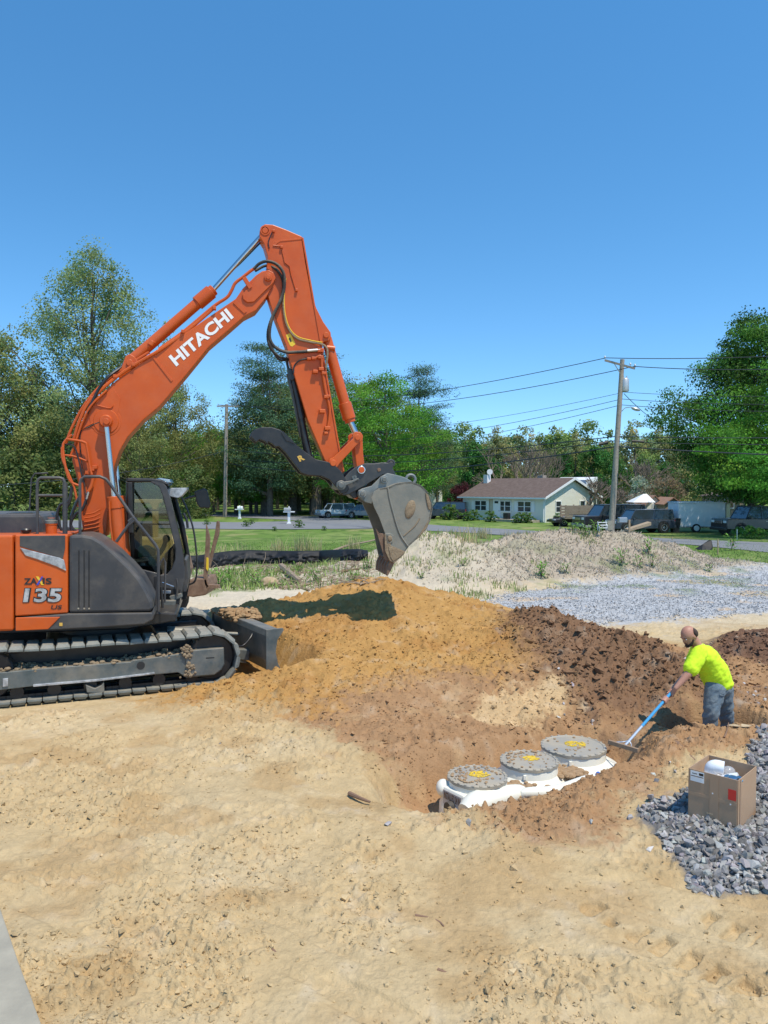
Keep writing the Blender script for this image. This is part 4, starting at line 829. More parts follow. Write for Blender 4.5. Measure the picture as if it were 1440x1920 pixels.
scatter('soil_clods', x1, y1, r1, M['clod'], tints(x1, y1, .2)*.92, 8, .4, 'ochre lumps of soil on the big pile beside the blade', 'soil clods', .7, None, SHARDS)
# --- heap of crushed stone: the largest as parts
def in_heap(x, y_): return poly_sd(x, y_, z_heap)
heap = empty('stone_heap', (3.0, 6.3, 0), 'heap of grey crushed stone under and around the cardboard box', 'stone heap')
px_, py_ = samp(22000, 1.8, 5.5, 5.3, 9.0, lambda x, y_: (in_heap(x, y_)+.12*(fbm(x*6, y_*6, 3, 3)-.5)*2 > .0))
k_ = (px_ < py_*.64+.2) & (poly_sd(px_, py_, [(2.80, 6.02), (2.50, 6.36), (2.84, 6.68), (3.15, 6.34)]) < -.035); px_, py_ = px_[k_], py_[k_]
greys = lambda n: np.clip(.31+.09*rs.randn(n, 1), .14, .55)*np.array([1.03, .98, .93])*(1+.03*rs.randn(n, 3))
M['stonebed'] = mat('stone_bed', (.13, .125, .12), .9, bump=1, bscale=50)
scatter('loose_stones', px_[300:9000], py_[300:9000], rs.uniform(.015, .045, len(px_[300:9000])), M['stone'], greys(len(px_[300:9000])), 11, .4, parent=None)
ls = bpy.data.objects['loose_stones']; 
ls.parent = heap; ls.matrix_parent_inverse = Matrix.Translation((-3.0, -6.3, 0))
smesh = []
for j in range(10):
    for t in range(3):
        P_, F_ = shard(40+j*3+t, .62); g = np.repeat(greys(1), len(P_), 0); smesh.append(fastmesh('stone', P_, F_, M['stone'], g, k=3))
hz = Hq(px_[:300], py_[:300])
for i in range(min(300, len(px_))):
    o = link('stone', smesh[i % 30], heap); s_ = random.uniform(.03, .06); o.location = (px_[i]-3.0, py_[i]-6.3, hz[i]+s_*.3+random.uniform(.01, .03)); o.scale = (s_, s_, s_); o.rotation_euler = (random.uniform(-.6, .6), random.uniform(-.6, .6), random.uniform(0, 6.28))
# a few strays, on the banks right of the man and round the tanks
x1, y1 = samp(1100, 1.2, 7, 5.2, 12.2, lambda x, y_: np.maximum.reduce([gau(x, y_, 5.3, 10.3, .8, 1.0), .5*gau(x, y_, 3.0, 7.3, .5, .6), .6*gau(x, y_, 2.55, 9.5, .35, .6), .35*gau(x, y_, 4.6, 8.6, .5, .5), .5*gau(x, y_, 2.0, 6.1, .35, .45)]))
k_ = (in_heap(x1, y1) < -.02) & (seg(x1, y1, .8, 7.55, 2.2, 8.7)[1] > .45) & (seg(x1, y1, 3.2, 9.42, 4.3, 9.42)[1] > .42); x1, y1 = x1[k_], y1[k_]
scatter('loose_stones', x1, y1, rs.uniform(.015, .045, len(x1)), M['stone'], greys(len(x1))*1.35, 12, .35, 'loose grey stones strewn over the brown banks near the man', 'loose stones')
# stone lot far right
x1, y1 = samp(60000, 0, 16, 14.5, 27.5, lambda x, y_: sst(-.3, .1, poly_sd(x, y_, z_lot)+(fbm(x*2, y_*2, 3, 3)-.5))*(x < y_*.56)*np.clip(1.8-y_/18, .25, 1)); x1, y1 = x1[:13000], y1[:13000]
scatter('loose_stones', x1, y1, rs.uniform(.012, .026, len(x1)), M['stone'], np.clip(.38+.13*rs.randn(len(x1), 1), .14, .75)*np.array([1, 1.01, 1.02]), 13, .3, shapes=OCT, label='light grey crushed stone spread over the lot beyond the piles', cat='stone surface')
# ------------------------------------------------------------------ grass, stalks and weeds
def blades(name, xs, ys, h, wd, m, cols, lean=.35, seed=1, label=None, cat=None, parent=None, z=None, kind='stuff', loc=None):
    rs = np.random.RandomState(seed); k = len(xs); zs = Hq(xs, ys) if z is None else np.full(k, z); a = rs.uniform(0, 6.28, k); b = rs.uniform(0, 6.28, k); L = lean*h*rs.rand(k)
    dx, dy = np.cos(a)*wd/2, np.sin(a)*wd/2; p = np.stack([xs, ys, zs-.02], -1); up_ = np.stack([L*np.cos(b)*.35, L*np.sin(b)*.35, h*.55], -1); tp = np.stack([L*np.cos(b), L*np.sin(b), h*np.sqrt(np.clip(1-(L/h)**2*.5, .2, 1))], -1); D_ = np.stack([dx, dy, 0*dx], -1)
    v = np.stack([p-D_, p+D_, p+up_+D_*.8, p+up_-D_*.8, p+tp+D_*.15, p+tp-D_*.15], 1).reshape(-1, 3); i = np.arange(k)[:, None]*6
    f = np.concatenate([i+np.array([0, 1, 2, 3]), i+np.array([3, 2, 4, 5])]); me = fastmesh(name, v, f, m, np.repeat(cols, 6, 0))
    if parent is None and loc is None: return tag(link(name, me), label, cat, None, kind)
    return me
M['blade'] = mat('grass_blade', (1, 1, 1), .8, attr='tint', trans=.3, spec=.2)
# lawn fringe
x1, y1 = samp(60000, -16, 19, 26.5, 44, lambda x, y_: (np.abs(x) < y_*.55)*(y_ > 27.4+.6*np.sin(x*1.3))*np.clip(2-(y_-26)/9, .12, 1)*(mounds(x, y_)[3] < .2)); x1, y1 = x1[:26000], y1[:26000]
gc = np.array([.20, .30, .07])*(1+.25*rs.randn(len(x1), 1)); gc[rs.rand(len(x1)) < .12] = (.33, .28, .13)
blades('grass', x1, y1, rs.uniform(.03, .085, len(x1)), .035, M['blade'], np.clip(gc, .02, .6), label='green lawn grass between the silt fence and the road', cat='grass')
# sparse green on the sandy shoulder and on the berm
x1, y1 = samp(30000, -5, 15, 19, 28, lambda x, y_: sst(.5, .68, fbm(x*.9, y_*.9, 141, 4))*(np.abs(x) < y_*.55)*(in_heap(x, y_) < 0)*(poly_sd(x, y_, z_lot) < .1)); x1, y1 = x1[:9000], y1[:9000]
gc = np.array([.30, .37, .13])*(1+.25*rs.randn(len(x1), 1)); gc[rs.rand(len(x1)) < .35] = (.42, .36, .2)
blades('grass', x1, y1, rs.uniform(.05, .20, len(x1)), .025, M['blade'], np.clip(gc, .02, .6), seed=2, label='sparse grass and weeds growing on the pale sand', cat='grass')
# dry stalks on the berm
x1, y1 = samp(40000, 1, 13, 21, 29, lambda x, y_: (mounds(x, y_)[3] > .15)*(.25+.75*sst(2.0, 4.5, x))*(1-.7*sst(11, 13, x))*(np.abs(x) < y_*.55)); x1, y1 = x1[:15000], y1[:15000]
gc = np.array([.50, .43, .33])*(1+.2*rs.randn(len(x1), 1)); gc[rs.rand(len(x1)) < .06] = (.3, .24, .17)
blades('dry_stalks', x1, y1, rs.uniform(.03, .11, len(x1)), .035, M['blade'], np.clip(gc, .03, .7), lean=1.3, seed=3, label='matted grey-brown dry stalks covering the pale berm', cat='dry grass')
# tall dry grass clumps behind the fence
for (px, py, n, hh, lab) in [(236, 1040, 30, .55, 'first tall dry grass clump behind the black fence, beside the mast of the loader'), (448, 1032, 30, .55, 'small dry grass clump left of the bigger clumps behind the black fence'), (520, 1034, 70, .75, 'thin dry grass clump between two taller ones behind the black fence'), (566, 1034, 120, .9, 'thickest dry straw-coloured grass clump behind the black fence'),
                             (590, 1034, 50, .8, 'dry grass clump leaning right, next to the thickest clump'), (660, 1033, 90, .85, 'dry grass clump directly left of the raised bucket'), (905, 1010, 120, .9, 'pale tall grass clump on the berm in front of the house'), (870, 1016, 60, .7, 'short pale grass clump where the berm dips'), (415, 1036, 40, .5, 'low dry grass clump just right of the loader forks'), (950, 1008, 40, .6, 'lone sparse grass clump on the berm right of the tall one')]:
    q = T(px, py); x1 = rs.randn(n)*.22; y1 = rs.randn(n)*.15
    gc = np.array([.55, .45, .25])*(1+.15*rs.randn(n, 1)); gc[rs.rand(n) < .25] = (.2, .25, .09)
    me = blades('dry_grass_clump', x1, y1, rs.uniform(.4, 1, n)*hh, .022, M['blade'], np.clip(gc, .05, .8), lean=.5, seed=px, z=0, loc=1)
    tag(link('dry_grass_clump', me, loc=(q[0], q[1], q[2])), lab, 'grass', 'tall dry grass clumps')
# leafy weeds
def leafy(seed, n, hgt, spread, ls_):
    rs = np.random.RandomState(seed); V_, F_, C_ = [], [], []
    for i in range(n):
        a = rs.uniform(0, 6.28); r = spread*rs.rand()**.6; z = hgt*rs.rand(); c = np.array([r*math.cos(a)*(.4+.6*z/hgt), r*math.sin(a)*(.4+.6*z/hgt), z]); u = np.array([math.cos(a), math.sin(a), rs.uniform(-.2, .8)]); u /= np.linalg.norm(u); s_ = np.cross(u, [0, 0, 1.]); s_ /= np.linalg.norm(s_)+1e-6; L = ls_*rs.uniform(.6, 1.3); b = len(V_)
        V_ += [c, c+u*L*.5+s_*L*.18, c+u*L, c+u*L*.5-s_*L*.18]; F_.append([b, b+1, b+2, b+3]); t = rs.uniform(.7, 1.3); C_ += [np.array([.17, .34, .06])*t]*4
    return V_, F_, C_
wm = [fastmesh('leaves', *leafy(i, 90, .5, .28, .14)[:2], M['blade'], np.array(leafy(i, 90, .5, .28, .14)[2])) for i in range(4)]
i = 0
for (px, py, sc_2, lab) in [(1015, 1083, .9, 'leafy green weed low on the berm face in the middle'), (1165, 1060, 1.0, 'tall bright weed on the right face of the berm'), (1197, 1063, .7, 'thin weed just right of the tall bright one'), (1216, 1040, 1.1, 'bushy weed where the berm falls to the right'), (1222, 1062, .8, 'weed at the right foot of the berm'), (1075, 1000, .8, 'dense green weed on the berm crest before the pickup'), (1098, 1005, .75, 'weed on the crest beside the utility pole foot'), (1120, 1003, .9, 'small weed on the berm crest beside the white steps'),
                             (1180, 1000, .9, 'weed on the crest by the wooden ramp'), (868, 1062, .5, 'small weed on the bare sandy slope'), (790, 1085, .45, 'tiny weed by the bucket teeth'), (690, 1068, .7, 'green weed patch left of the bucket teeth'), (663, 1090, .6, 'weed growing by the cut branches'), (590, 1092, .8, 'leafy shoot among the cut branches'), (560, 1075, .8, 'leafy shoot behind the cut branches'), (460, 1085, 1.0, 'leafy shoot left of the cut log'),
                             (430, 1095, 1.1, 'low leafy patch by the loader forks'), (412, 1102, 1.0, 'leafy patch nearest the loader forks'), (480, 1100, .9, 'leafy patch in front of the cut branches'), (1372, 1032, 1.3, 'green weed beside the leaning stake'), (1330, 1072, .6, 'small weed by the edge of the stone lot'), (1060, 1075, .6, 'small weed at the middle foot of the berm')]:
    q = T(px, py); t = empty('weed', (q[0], q[1], q[2]), lab, 'weed', 'green weeds on the berm and brush'); link('leaves', wm[i % 4], t, rz=i, sc=sc_2*random.uniform(.85, 1.1))
    st = MB()
    for k in range(4): a = k*1.6+i; st.tube([(0, 0, -.03), (.05*math.cos(a), .05*math.sin(a), .2*sc_2), (.12*math.cos(a), .12*math.sin(a), .42*sc_2)], .006, 4, False)
    o = st.build('stem', M['blade'], None); o.parent = t; i += 1
# ------------------------------------------------------------------ brush, logs, twigs
M['bark'] = mat('pale_bark', (.36, .27, .18), .9, col2=(.22, .16, .11), nscale=14, bump=.5, bscale=40)
M['cutwood'] = mat('cut_wood', (.48, .36, .22), .9, col2=(.34, .24, .13), nscale=9, bump=1, bscale=12)
M['twig'] = mat('twig', (.22, .13, .08), .9)
def branch(pts, r, lab, m='bark', cat='branch', name='branch', group='cut branches lying on the sand', lift=.04, twigs=0):
    q = [T(px, py)+np.array([0, 0, lift+(p[0] if p else 0)]) for px, py, *p in pts]
    o = empty(name, q[0], lab, cat, group); rr = np.linspace(r, r*.45, len(q)); MB().tube(q, rr, 7, True).build('limb', M[m], o, True)
    rd = random.Random(int(pts[0][0]))
    for k in range(twigs):
        i_ = rd.randrange(len(q)-1); c_ = q[i_]*.5+q[i_+1]*.5; d_ = np.array([rd.uniform(-.6, .6), rd.uniform(-.3, .3), rd.uniform(.1, .5)]); MB().tube([c_, c_+d_*.5+np.array([.05, 0, .03]), c_+d_], [r*.35, r*.25, r*.12], 5).build('twig', M[m], o, True)
    return o
branch([(556, 1062), (600, 1048, .05), (650, 1030, .12), (700, 1018, .1), (737, 1005, .12)], .075, 'long pale branch slanting up the berm to the bucket', twigs=2)
branch([(528, 1068), (545, 1082), (562, 1096)], .13, 'thick brown log lying in the brush', twigs=0, lift=.1)
branch([(525, 1106), (555, 1102), (585, 1096)], .07, 'short brown branch lying in front of the thick log')
branch([(556, 1104), (578, 1108), (580, 1109)], .05, 'small broken branch at the lower right of the log')
branch([(390, 1078), (430, 1071), (470, 1068), (510, 1062)], .04, 'thin branch reaching left toward the loader forks', twigs=4)
branch([(400, 1098), (460, 1086), (520, 1072), (560, 1060)], .045, 'thin grey branch crossing the brush diagonally', twigs=4)
branch([(575, 1060), (590, 1078), (600, 1092)], .03, 'thin upright-leaning branch right of the log', twigs=3)
branch([(640, 1075), (668, 1070), (690, 1074)], .04, 'dark short branch by the foot of the berm', 'twig', twigs=1)
branch([(470, 1075), (500, 1066), (540, 1070), (580, 1062)], .03, 'thin forked branch above the cut root ball', twigs=5)
q = T(505, 1100); rb = empty('stump', q, 'pale cut stump lying between the leafy brush and the log', 'stump')
MB().ball(q+np.array([0, 0, .12]), (.27, .22, .17), 12, 8).build('stump_wood', M['cutwood'], rb, True)
for k in range(6): a = k*1.05; MB().tube([q+np.array([.2*math.cos(a), .2*math.sin(a), .1]), q+np.array([.5*math.cos(a), .4*math.sin(a), .05+.1*(k % 2)])], [.05, .02], 6, False).build('root', M['bark'], rb, True)
tw = MB(); rd = random.Random(21)
for k in range(420):
    px = rd.uniform(380, 700); py = rd.uniform(1062, 1108)+(0 if px < 620 else -8); c_ = T(px, py); a = rd.uniform(0, 3.14); L = rd.uniform(.15, .6); d_ = np.array([math.cos(a)*L, math.sin(a)*L*.6, rd.uniform(-.03, .25)*L]); tw.tube([c_+np.array([0, 0, .03]), c_+d_*.5+np.array([rd.uniform(-.06, .06), 0, .05]), c_+d_+np.array([0, 0, .03])], [.012, .009, .005], 4, False)
tag(tw.build('twigs', M['bark']), 'tangle of thin twigs in front of the black silt fence', 'twigs', None, 'stuff')
x1, y1 = [], []
for k in range(1700):
    px = rd.gauss(450, 55) if k % 2 else rd.uniform(390, 690); c_ = Z0(px, rd.uniform(1070, 1108)); x1.append(c_[0]); y1.append(c_[1])
x1 = np.array(x1); y1 = np.array(y1)
blades('undergrowth', x1, y1, rs.uniform(.05, .3, len(x1)), .035, M['blade'], np.clip(np.array([.28, .37, .11])*(1+.25*rs.randn(len(x1), 1)), .03, .5), lean=.9, seed=9, label='low leafy green brush around the cut branches', cat='undergrowth')
for (pts, r, lab) in [([(778, 1720), (800, 1724), (822, 1731), (832, 1740)], .012, 'dark bent twig lying on the sand near the bottom middle'), ([(820, 1822), (840, 1830), (868, 1838)], .014, 'dark stick half buried at the bottom right of the sand'), ([(258, 1888), (280, 1896), (300, 1903)], .012, 'dark stick at the bottom left of the sand'), ([(655, 1490), (678, 1500), (694, 1506)], .022, 'brown stick beside the dug edge left of the tanks'),
                      ([(1358, 1385), (1363, 1372), (1366, 1365, .05)], .012, 'thin root sticking out of the soil in front of the man'), ([(1378, 1288), (1410, 1290), (1445, 1283)], .018, 'dark root poking out of the bank right of the man'), ([(1268, 1395), (1285, 1412), (1303, 1428)], .03, 'wooden stake half covered with soil left of the cardboard box'), ([(1375, 1212), (1400, 1222), (1425, 1226)], .02, 'dark stick lying below the dark heap at right'),
                      ([(422, 1640), (438, 1646), (452, 1641)], .008, 'small twig on the sand left of the middle'), ([(505, 1780), (520, 1792), (528, 1796)], .012, 'short broken stick in the foreground sand')]:
    branch(pts, r, lab, 'twig', 'stick', 'stick', 'sticks lying on the soil', lift=.012)
# flat pale rock by the man's legs
q = T(1385, 1366); P_, F_ = rockmesh(77, .4, 80); me = fastmesh('rock', P_*np.array([.17, .10, .06]), F_, mat('sandstone', (.52, .40, .25), .9, col2=(.42, .3, .18), bump=.4), k=3)
tag(link('rock', me, loc=(q[0], q[1], q[2]+.03)), 'flat tan rock on the soil right of the man\'s legs', 'rock')
for (px, py, s_, lab) in [(857, 1518, .06, 'grey flat stone leaning below the first tank panel'), (878, 1545, .06, 'grey stone on the sand below the first tank'), (1072, 1400-2, .05, ''), (727, 1548, .05, 'small brown rock on the sand left of the tanks'), (415, 1397, .05, 'small brown rock on the sand below the excavator track'), (338, 1785, .05, 'pale lump in the foreground sand')]:
    if not lab: continue
    q = T(px, py); o = link('rock', smesh[px % 30], loc=(q[0], q[1], q[2]+.01), rz=px, sc=s_); tag(o, lab, 'rock')
# ------------------------------------------------------------------ trees
ORD = 'first second third fourth fifth sixth seventh eighth ninth tenth eleventh twelfth thirteenth fourteenth fifteenth sixteenth seventeenth eighteenth nineteenth twentieth twenty-first twenty-second twenty-third twenty-fourth twenty-fifth twenty-sixth'.split()
def leafmesh(name, C_, sz, outw, seed, m, tint, asp=1.0, upb=.5, rnd_=.7):
    rs = np.random.RandomState(seed); k = len(C_); n = outw*.6+np.array([0, 0, upb])+rs.randn(k, 3)*rnd_; n /= np.linalg.norm(n, axis=1)[:, None]
    a = np.cross(n, rs.randn(k, 3)); a /= np.linalg.norm(a, axis=1)[:, None]; b = np.cross(n, a); s_ = (sz*rs.uniform(.6, 1.35, k))[:, None]
    v = np.stack([C_-a*s_*.5, C_-b*s_*.32*asp, C_+a*s_*.5, C_+b*s_*.32*asp], 1).reshape(-1, 3); f = np.arange(k*4).reshape(-1, 4)
    return fastmesh(name, v, f, m, np.repeat(tint, 4, 0))
def crown(seed, prof, ncl, nlf, cr, lsz, m, base, kind='round', var=.22, fill=.35, zs=None):
    """prof: list of (height, radius) of the crown outline; returns mesh and clump centres"""
    rs = np.random.RandomState(seed); prof = np.array(prof); z0, z1 = prof[0, 0], prof[-1, 0]; cl = []
    ph = rs.uniform(0, 6.28, 6)
    while len(cl) < ncl:
        z = rs.uniform(z0, z1); r = np.interp(z, prof[:, 0], prof[:, 1])
        if rs.rand() > r/prof[:, 1].max()+.08: continue
        a = rs.uniform(0, 6.28); rad = r*(1+.16*math.sin(2*a+ph[0]+z*.7)+.14*math.sin(3*a+ph[1]-z*1.1)+.10*math.sin(5*a+z*2+ph[2]))
        t = 1-rs.rand()**1.4*(1-fill) if rs.rand() > .25 else rs.rand()
        if kind == 'pine': z = z0+round((z-z0)/1.45)*1.45+rs.randn()*.45; t = max(t, .25)*rs.uniform(.75, 1.2)
        cl.append((rad*t*math.cos(a), rad*t*math.sin(a), z))
    cl = np.array(cl); per = np.maximum(6, (nlf/ncl*rs.uniform(.5, 1.5, ncl)).astype(int)); I = np.repeat(np.arange(ncl), per); k = len(I)
    q = rs.randn(k, 3); q /= np.linalg.norm(q, axis=1)[:, None]; rr_ = rs.rand(k)**.45; crs = cr*rs.uniform(.6, 1.3, ncl)
    if kind == 'pine': sc3 = np.array([1.35, 1.35, .5])
    elif kind == 'flat': sc3 = np.array([1.25, 1.25, .55])
    else: sc3 = np.array([1, 1, .8])
    off = q*rr_[:, None]*crs[I][:, None]*sc3
    if kind == 'pine':                  # boughs sweep outward and up
        ang = np.arctan2(cl[:, 1], cl[:, 0]); e = np.stack([np.cos(ang), np.sin(ang), np.full(ncl, .25)], -1)[I]; off += e*((rs.rand(k)-.5)*crs[I]*1.6)[:, None]
    P_ = cl[I]+off; cen = np.array([0, 0, (z0+z1)/2]); out = P_-cen; out /= np.linalg.norm(out, axis=1)[:, None]+1e-6; ql = q*.6+out*.6
    t = (1+var*rs.randn(ncl))[I][:, None]*(1+.15*rs.randn(k, 1)); hue = (rs.randn(ncl)*.09)[I][:, None]
    col = np.clip(np.array(base)*1.45*t*(1+hue*np.array([1.3, 0, -.5])), .006, .9)
    return leafmesh('crown', P_, lsz, ql, seed+1, m, col, 1.0 if kind != 'pine' else .45, .45, .75), cl
def trunkmesh(seed, H, r, cl, m, nl=14, split=None, lean=0):
    rs = np.random.RandomState(seed); mb = MB(); top = H*.9; q = [(0, 0, -.2), (0, 0, .25)]+[(lean*t*H+rs.uniform(-.1, .1)*t*2, rs.uniform(-.1, .1)*t*2, t*top) for t in np.linspace(.15, 1, 7)]
    mb.tube(q, [r*1.35, r*1.05]+list(np.linspace(r*.95, r*.12, 7)), 9)
    sel = cl[rs.choice(len(cl), min(nl, len(cl)), replace=False)]
    for c_ in sel:
        zb = max(H*.12, c_[2]*rs.uniform(.45, .8)); i_ = zb/top; a = np.array([lean*zb, 0, zb]); mid = a*.5+np.array(c_)*.5+np.array([0, 0, (c_[2]-zb)*-.08]); r0 = r*.42*(1-i_*.6)
        mb.tube([a, mid, c_], [r0, r0*.6, r0*.18], 6, k=3)
    me = bpy.data.meshes.new('trunk'); me.from_pydata(mb.v, [], mb.f); me.shade_smooth(); me.materials.append(m); return me
M['leaf'] = mat('leaf', (1, 1, 1), .7, attr='tint', trans=.42, spec=.3)
M['needle'] = mat('needle', (1, 1, 1), .75, attr='tint', trans=.18, spec=.2)
M['trunk'] = mat('tree_bark', (.10, .08, .06), .95, col2=(.17, .14, .11), nscale=5, bump=.5, bscale=20)
M['twigs'] = mat('bare_twigs', (.21, .16, .125), .95)
K = {}
def kind_(key, H, prof, ncl, nlf, cr, lsz, base, m='leaf', kind='round', r=.3, var=.22, nl=14, fill=.35, seeds=1):
    K[key] = []
    for s_ in range(seeds):
        sd = sum(map(ord, key))+s_*31; cm, cl = crown(sd, prof, ncl, nlf, cr, lsz, M[m], base, kind, var, fill); K[key].append((cm, trunkmesh(sd, H, r, cl, M['trunk'], nl)))
kind_('poplar', 15, [(2.6, 1.2), (4, 3.6), (6, 4.6), (8, 4.9), (10, 4.4), (12, 3.3), (13.8, 2.0), (15.2, .5)], 340, 54000, .85, .13, (.17, .225, .085), r=.26, nl=34, fill=.25)
kind_('maple', 10, [(1.9, 2.6), (2.8, 4.6), (4, 5.2), (6, 4.9), (8, 3.8), (9.5, 2.2), (10.4, .6)], 240, 46000, .85, .13, (.085, .205, .022), kind='flat', r=.3, var=.25)
kind_('bigmaple', 14, [(2.5, 3.2), (3.4, 5.2), (5, 6.2), (8, 6.3), (10, 5.2), (12, 3.6), (13.5, 1.9), (14.4, .5)], 460, 84000, 1.2, .18, (.055, .13, .018), kind='flat', r=.4, var=.38, nl=30)
kind_('pine', 15, [(3, 3.0), (5, 4.0), (7, 3.9), (9, 3.4), (11, 2.8), (13, 2.0), (15, .6)], 170, 42000, 1.0, .2, (.055, .105, .050), m='needle', kind='pine', r=.28, nl=26, var=.2, fill=.5, seeds=2)
kind_('oak', 11, [(2.6, 2.5), (3.8, 4.3), (6, 4.8), (8, 4.0), (10, 2.4), (11.3, .6)], 200, 25000, .9, .15, (.17, .19, .06), r=.28, nl=24, fill=.2, seeds=2)
kind_('bush', 5, [(.1, 1.8), (1.3, 2.8), (3, 2.6), (4.4, 1.4), (5, .3)], 70, 6500, .8, .22, (.09, .12, .035), r=.1, nl=8, seeds=2)
kind_('fargreen', 12, [(.3, 3.2), (2, 4.2), (5, 5.0), (8, 4.4), (10.5, 2.8), (12, .8)], 130, 8000, 1.1, .38, (.15, .215, .06), r=.3, nl=8, var=.25, seeds=2)
kind_('fardark', 11, [(.3, 3.4), (3, 4.4), (6, 4.4), (9, 3.0), (11, .8)], 110, 7500, 1.1, .36, (.045, .125, .025), r=.3, nl=6, var=.3, seeds=1)
kind_('farolive', 12, [(.5, 3), (3, 4.2), (7, 4.4), (10, 3), (12, .6)], 150, 6500, .9, .32, (.20, .21, .085), r=.25, nl=24, var=.25, fill=.2, seeds=2)
kind_('spruce', 13, [(.3, 2.8), (4, 2.2), (8, 1.3), (13, .12)], 90, 8000, .7, .3, (.05, .09, .045), m='needle', kind='pine', r=.2, nl=8)
kind_('redmaple', 5, [(.8, 2.0), (2.5, 3.0), (4, 2.3), (5.2, .6)], 60, 6000, .7, .24, (.075, .018, .022), r=.12, nl=8)
kind_('dogwood', 5, [(.8, 2.2), (2.5, 2.9), (4, 2.1), (5.2, .5)], 60, 3200, .6, .26, (.30, .34, .25), kind='flat', r=.12, nl=8, var=.4)
kind_('brownbush', 5, [(.5, 2.2), (2.5, 3.0), (4.2, 2.0), (5, .5)], 70, 3000, .7, .2, (.17, .12, .07), r=.12, nl=30, var=.2)
def bare(seed, H, sp, n=60):
    rd = random.Random(seed); mb = MB()
    def grow(p, d, L, r, dep):
        q = p+d*L; mb.tube([p, (p+q)/2+np.array([rd.uniform(-.04, .04)*L]*3), q], [r, r*.8, r*.6], 4, False, caps=False)
        if dep == 0: return
        for k in range(3 if dep > 1 else 4):
            e = d+np.array([rd.gauss(0, sp), rd.gauss(0, sp), rd.gauss(.12, .15)]); e /= np.linalg.norm(e); grow(q, e, L*rd.uniform(.6, .85), r*.62, dep-1)
    for k in range(4): d = np.array([rd.gauss(0, sp*.7), rd.gauss(0, sp*.7), 1.]); d /= np.linalg.norm(d); grow(np.array([0, 0, 0.]), d, H*.30, .13, 4)
    me = bpy.data.meshes.new('branches'); me.from_pydata(mb.v, [], mb.f); me.materials.append(M['twigs']); return me
BARE = [bare(1, 9, .42), bare(4, 5, .6)]
cnt = {}
def tree(key, px, Y, pyb, pyt, lab, name='tree', cat='tree', group=None, wsc=1.0, Hk=None, rz=None):
    # base where the ground is at Y, top seen at pyt
    x = P(px, 900, Y)[0]; z0 = float(zbase(Y)); zt = P(px, pyt, Y)[2]; lst = K[key]; i = cnt.get(key, 0); cnt[key] = i+1; cm, tm = lst[i % len(lst)]
    H0 = max(v for v in (cm.vertices[j].co.z for j in range(0, len(cm.vertices), 97))); s_ = (zt-z0)/H0
    t = empty(name, (0, 0, 0), lab, cat, group); link('crown', cm, t); link('trunk', tm, t); t.location = (x, Y, z0-.05); t.scale = (s_*wsc, s_*wsc, s_); t.rotation_euler = (0, 0, random.uniform(0, 6.28) if rz is None else rz); return t
def stubble(px, Y, pyt, lab, k=0, w_=1.0, name='bare_tree'):
    x = P(px, 900, Y)[0]; z0 = float(zbase(Y)); zt = P(px, pyt, Y)[2]; me = BARE[k]; H0 = max(v.co.z for v in me.vertices); s_ = (zt-z0)/H0
    t = empty(name, (0, 0, 0), lab, 'tree'); link('branches', me, t); t.location = (x, Y, z0-.05); t.scale = (s_*w_, s_*w_, s_); return t
# left
tree('poplar', 178, 89, 960, 446, 'tallest loose-leaved tree behind the excavator boom, standing clear against the sky', wsc=.97, rz=1)
tree('oak', -10, 86, 960, 612, 'dark olive tree cut by the left edge of the photo', wsc=1.05, rz=2)
tree('oak', 62, 91, 960, 690, 'dull green tree between the edge tree and the tallest tree', wsc=.8)
tree('bush', 25, 78, 960, 842, 'dark spreading shrub behind the engine hood at the left', 'shrub', 'shrub', wsc=1.4)
tree('bush', 118, 82, 960, 846, 'olive shrub at the foot of the tallest tree', 'shrub', 'shrub', wsc=1.2)
tree('oak', 330, 91, 960, 712, 'pale olive tree seen under the boom lettering', wsc=.9, rz=.5)
tree('oak', 262, 84, 960, 770, 'olive tree close behind the boom foot', wsc=.95)
tree('bush', 235, 89, 960, 850, 'low olive shrub seen through the excavator cab', 'shrub', 'shrub', wsc=1.2)
tree('bush', 355, 82, 960, 872, 'low dark shrub right of the cab mirror', 'shrub', 'shrub', wsc=1.0)
tree('maple', 400, 98, 960, 800, 'small bright green tree behind the left utility pole', wsc=.75, rz=.3)
tree('pine', 506, 88, 960, 640, 'ragged white pine left of the excavator arm', 'pine_tree', wsc=1.05, rz=.8)
tree('pine', 610, 98, 960, 652, 'pine top showing right behind the excavator arm', 'pine_tree', wsc=.95, rz=2)
tree('maple', 480, 93, 960, 812, 'bright green maple below the thumb of the excavator', wsc=.85, rz=1.3)
tree('maple', 722, 82, 960, 700, 'bright green maple right of the excavator arm', wsc=1.0, rz=2.2)
tree('maple', 560, 105, 960, 780, 'green maple right behind the lower excavator arm', wsc=.95, rz=4)
tree('pine', 785, 98, 960, 687, 'tall bluish pine to the right of the bright maple', 'pine_tree', wsc=1.1, rz=3)
tree('oak', 820, 108, 960, 800, 'loose green tree right of the bluish pine', wsc=.7)
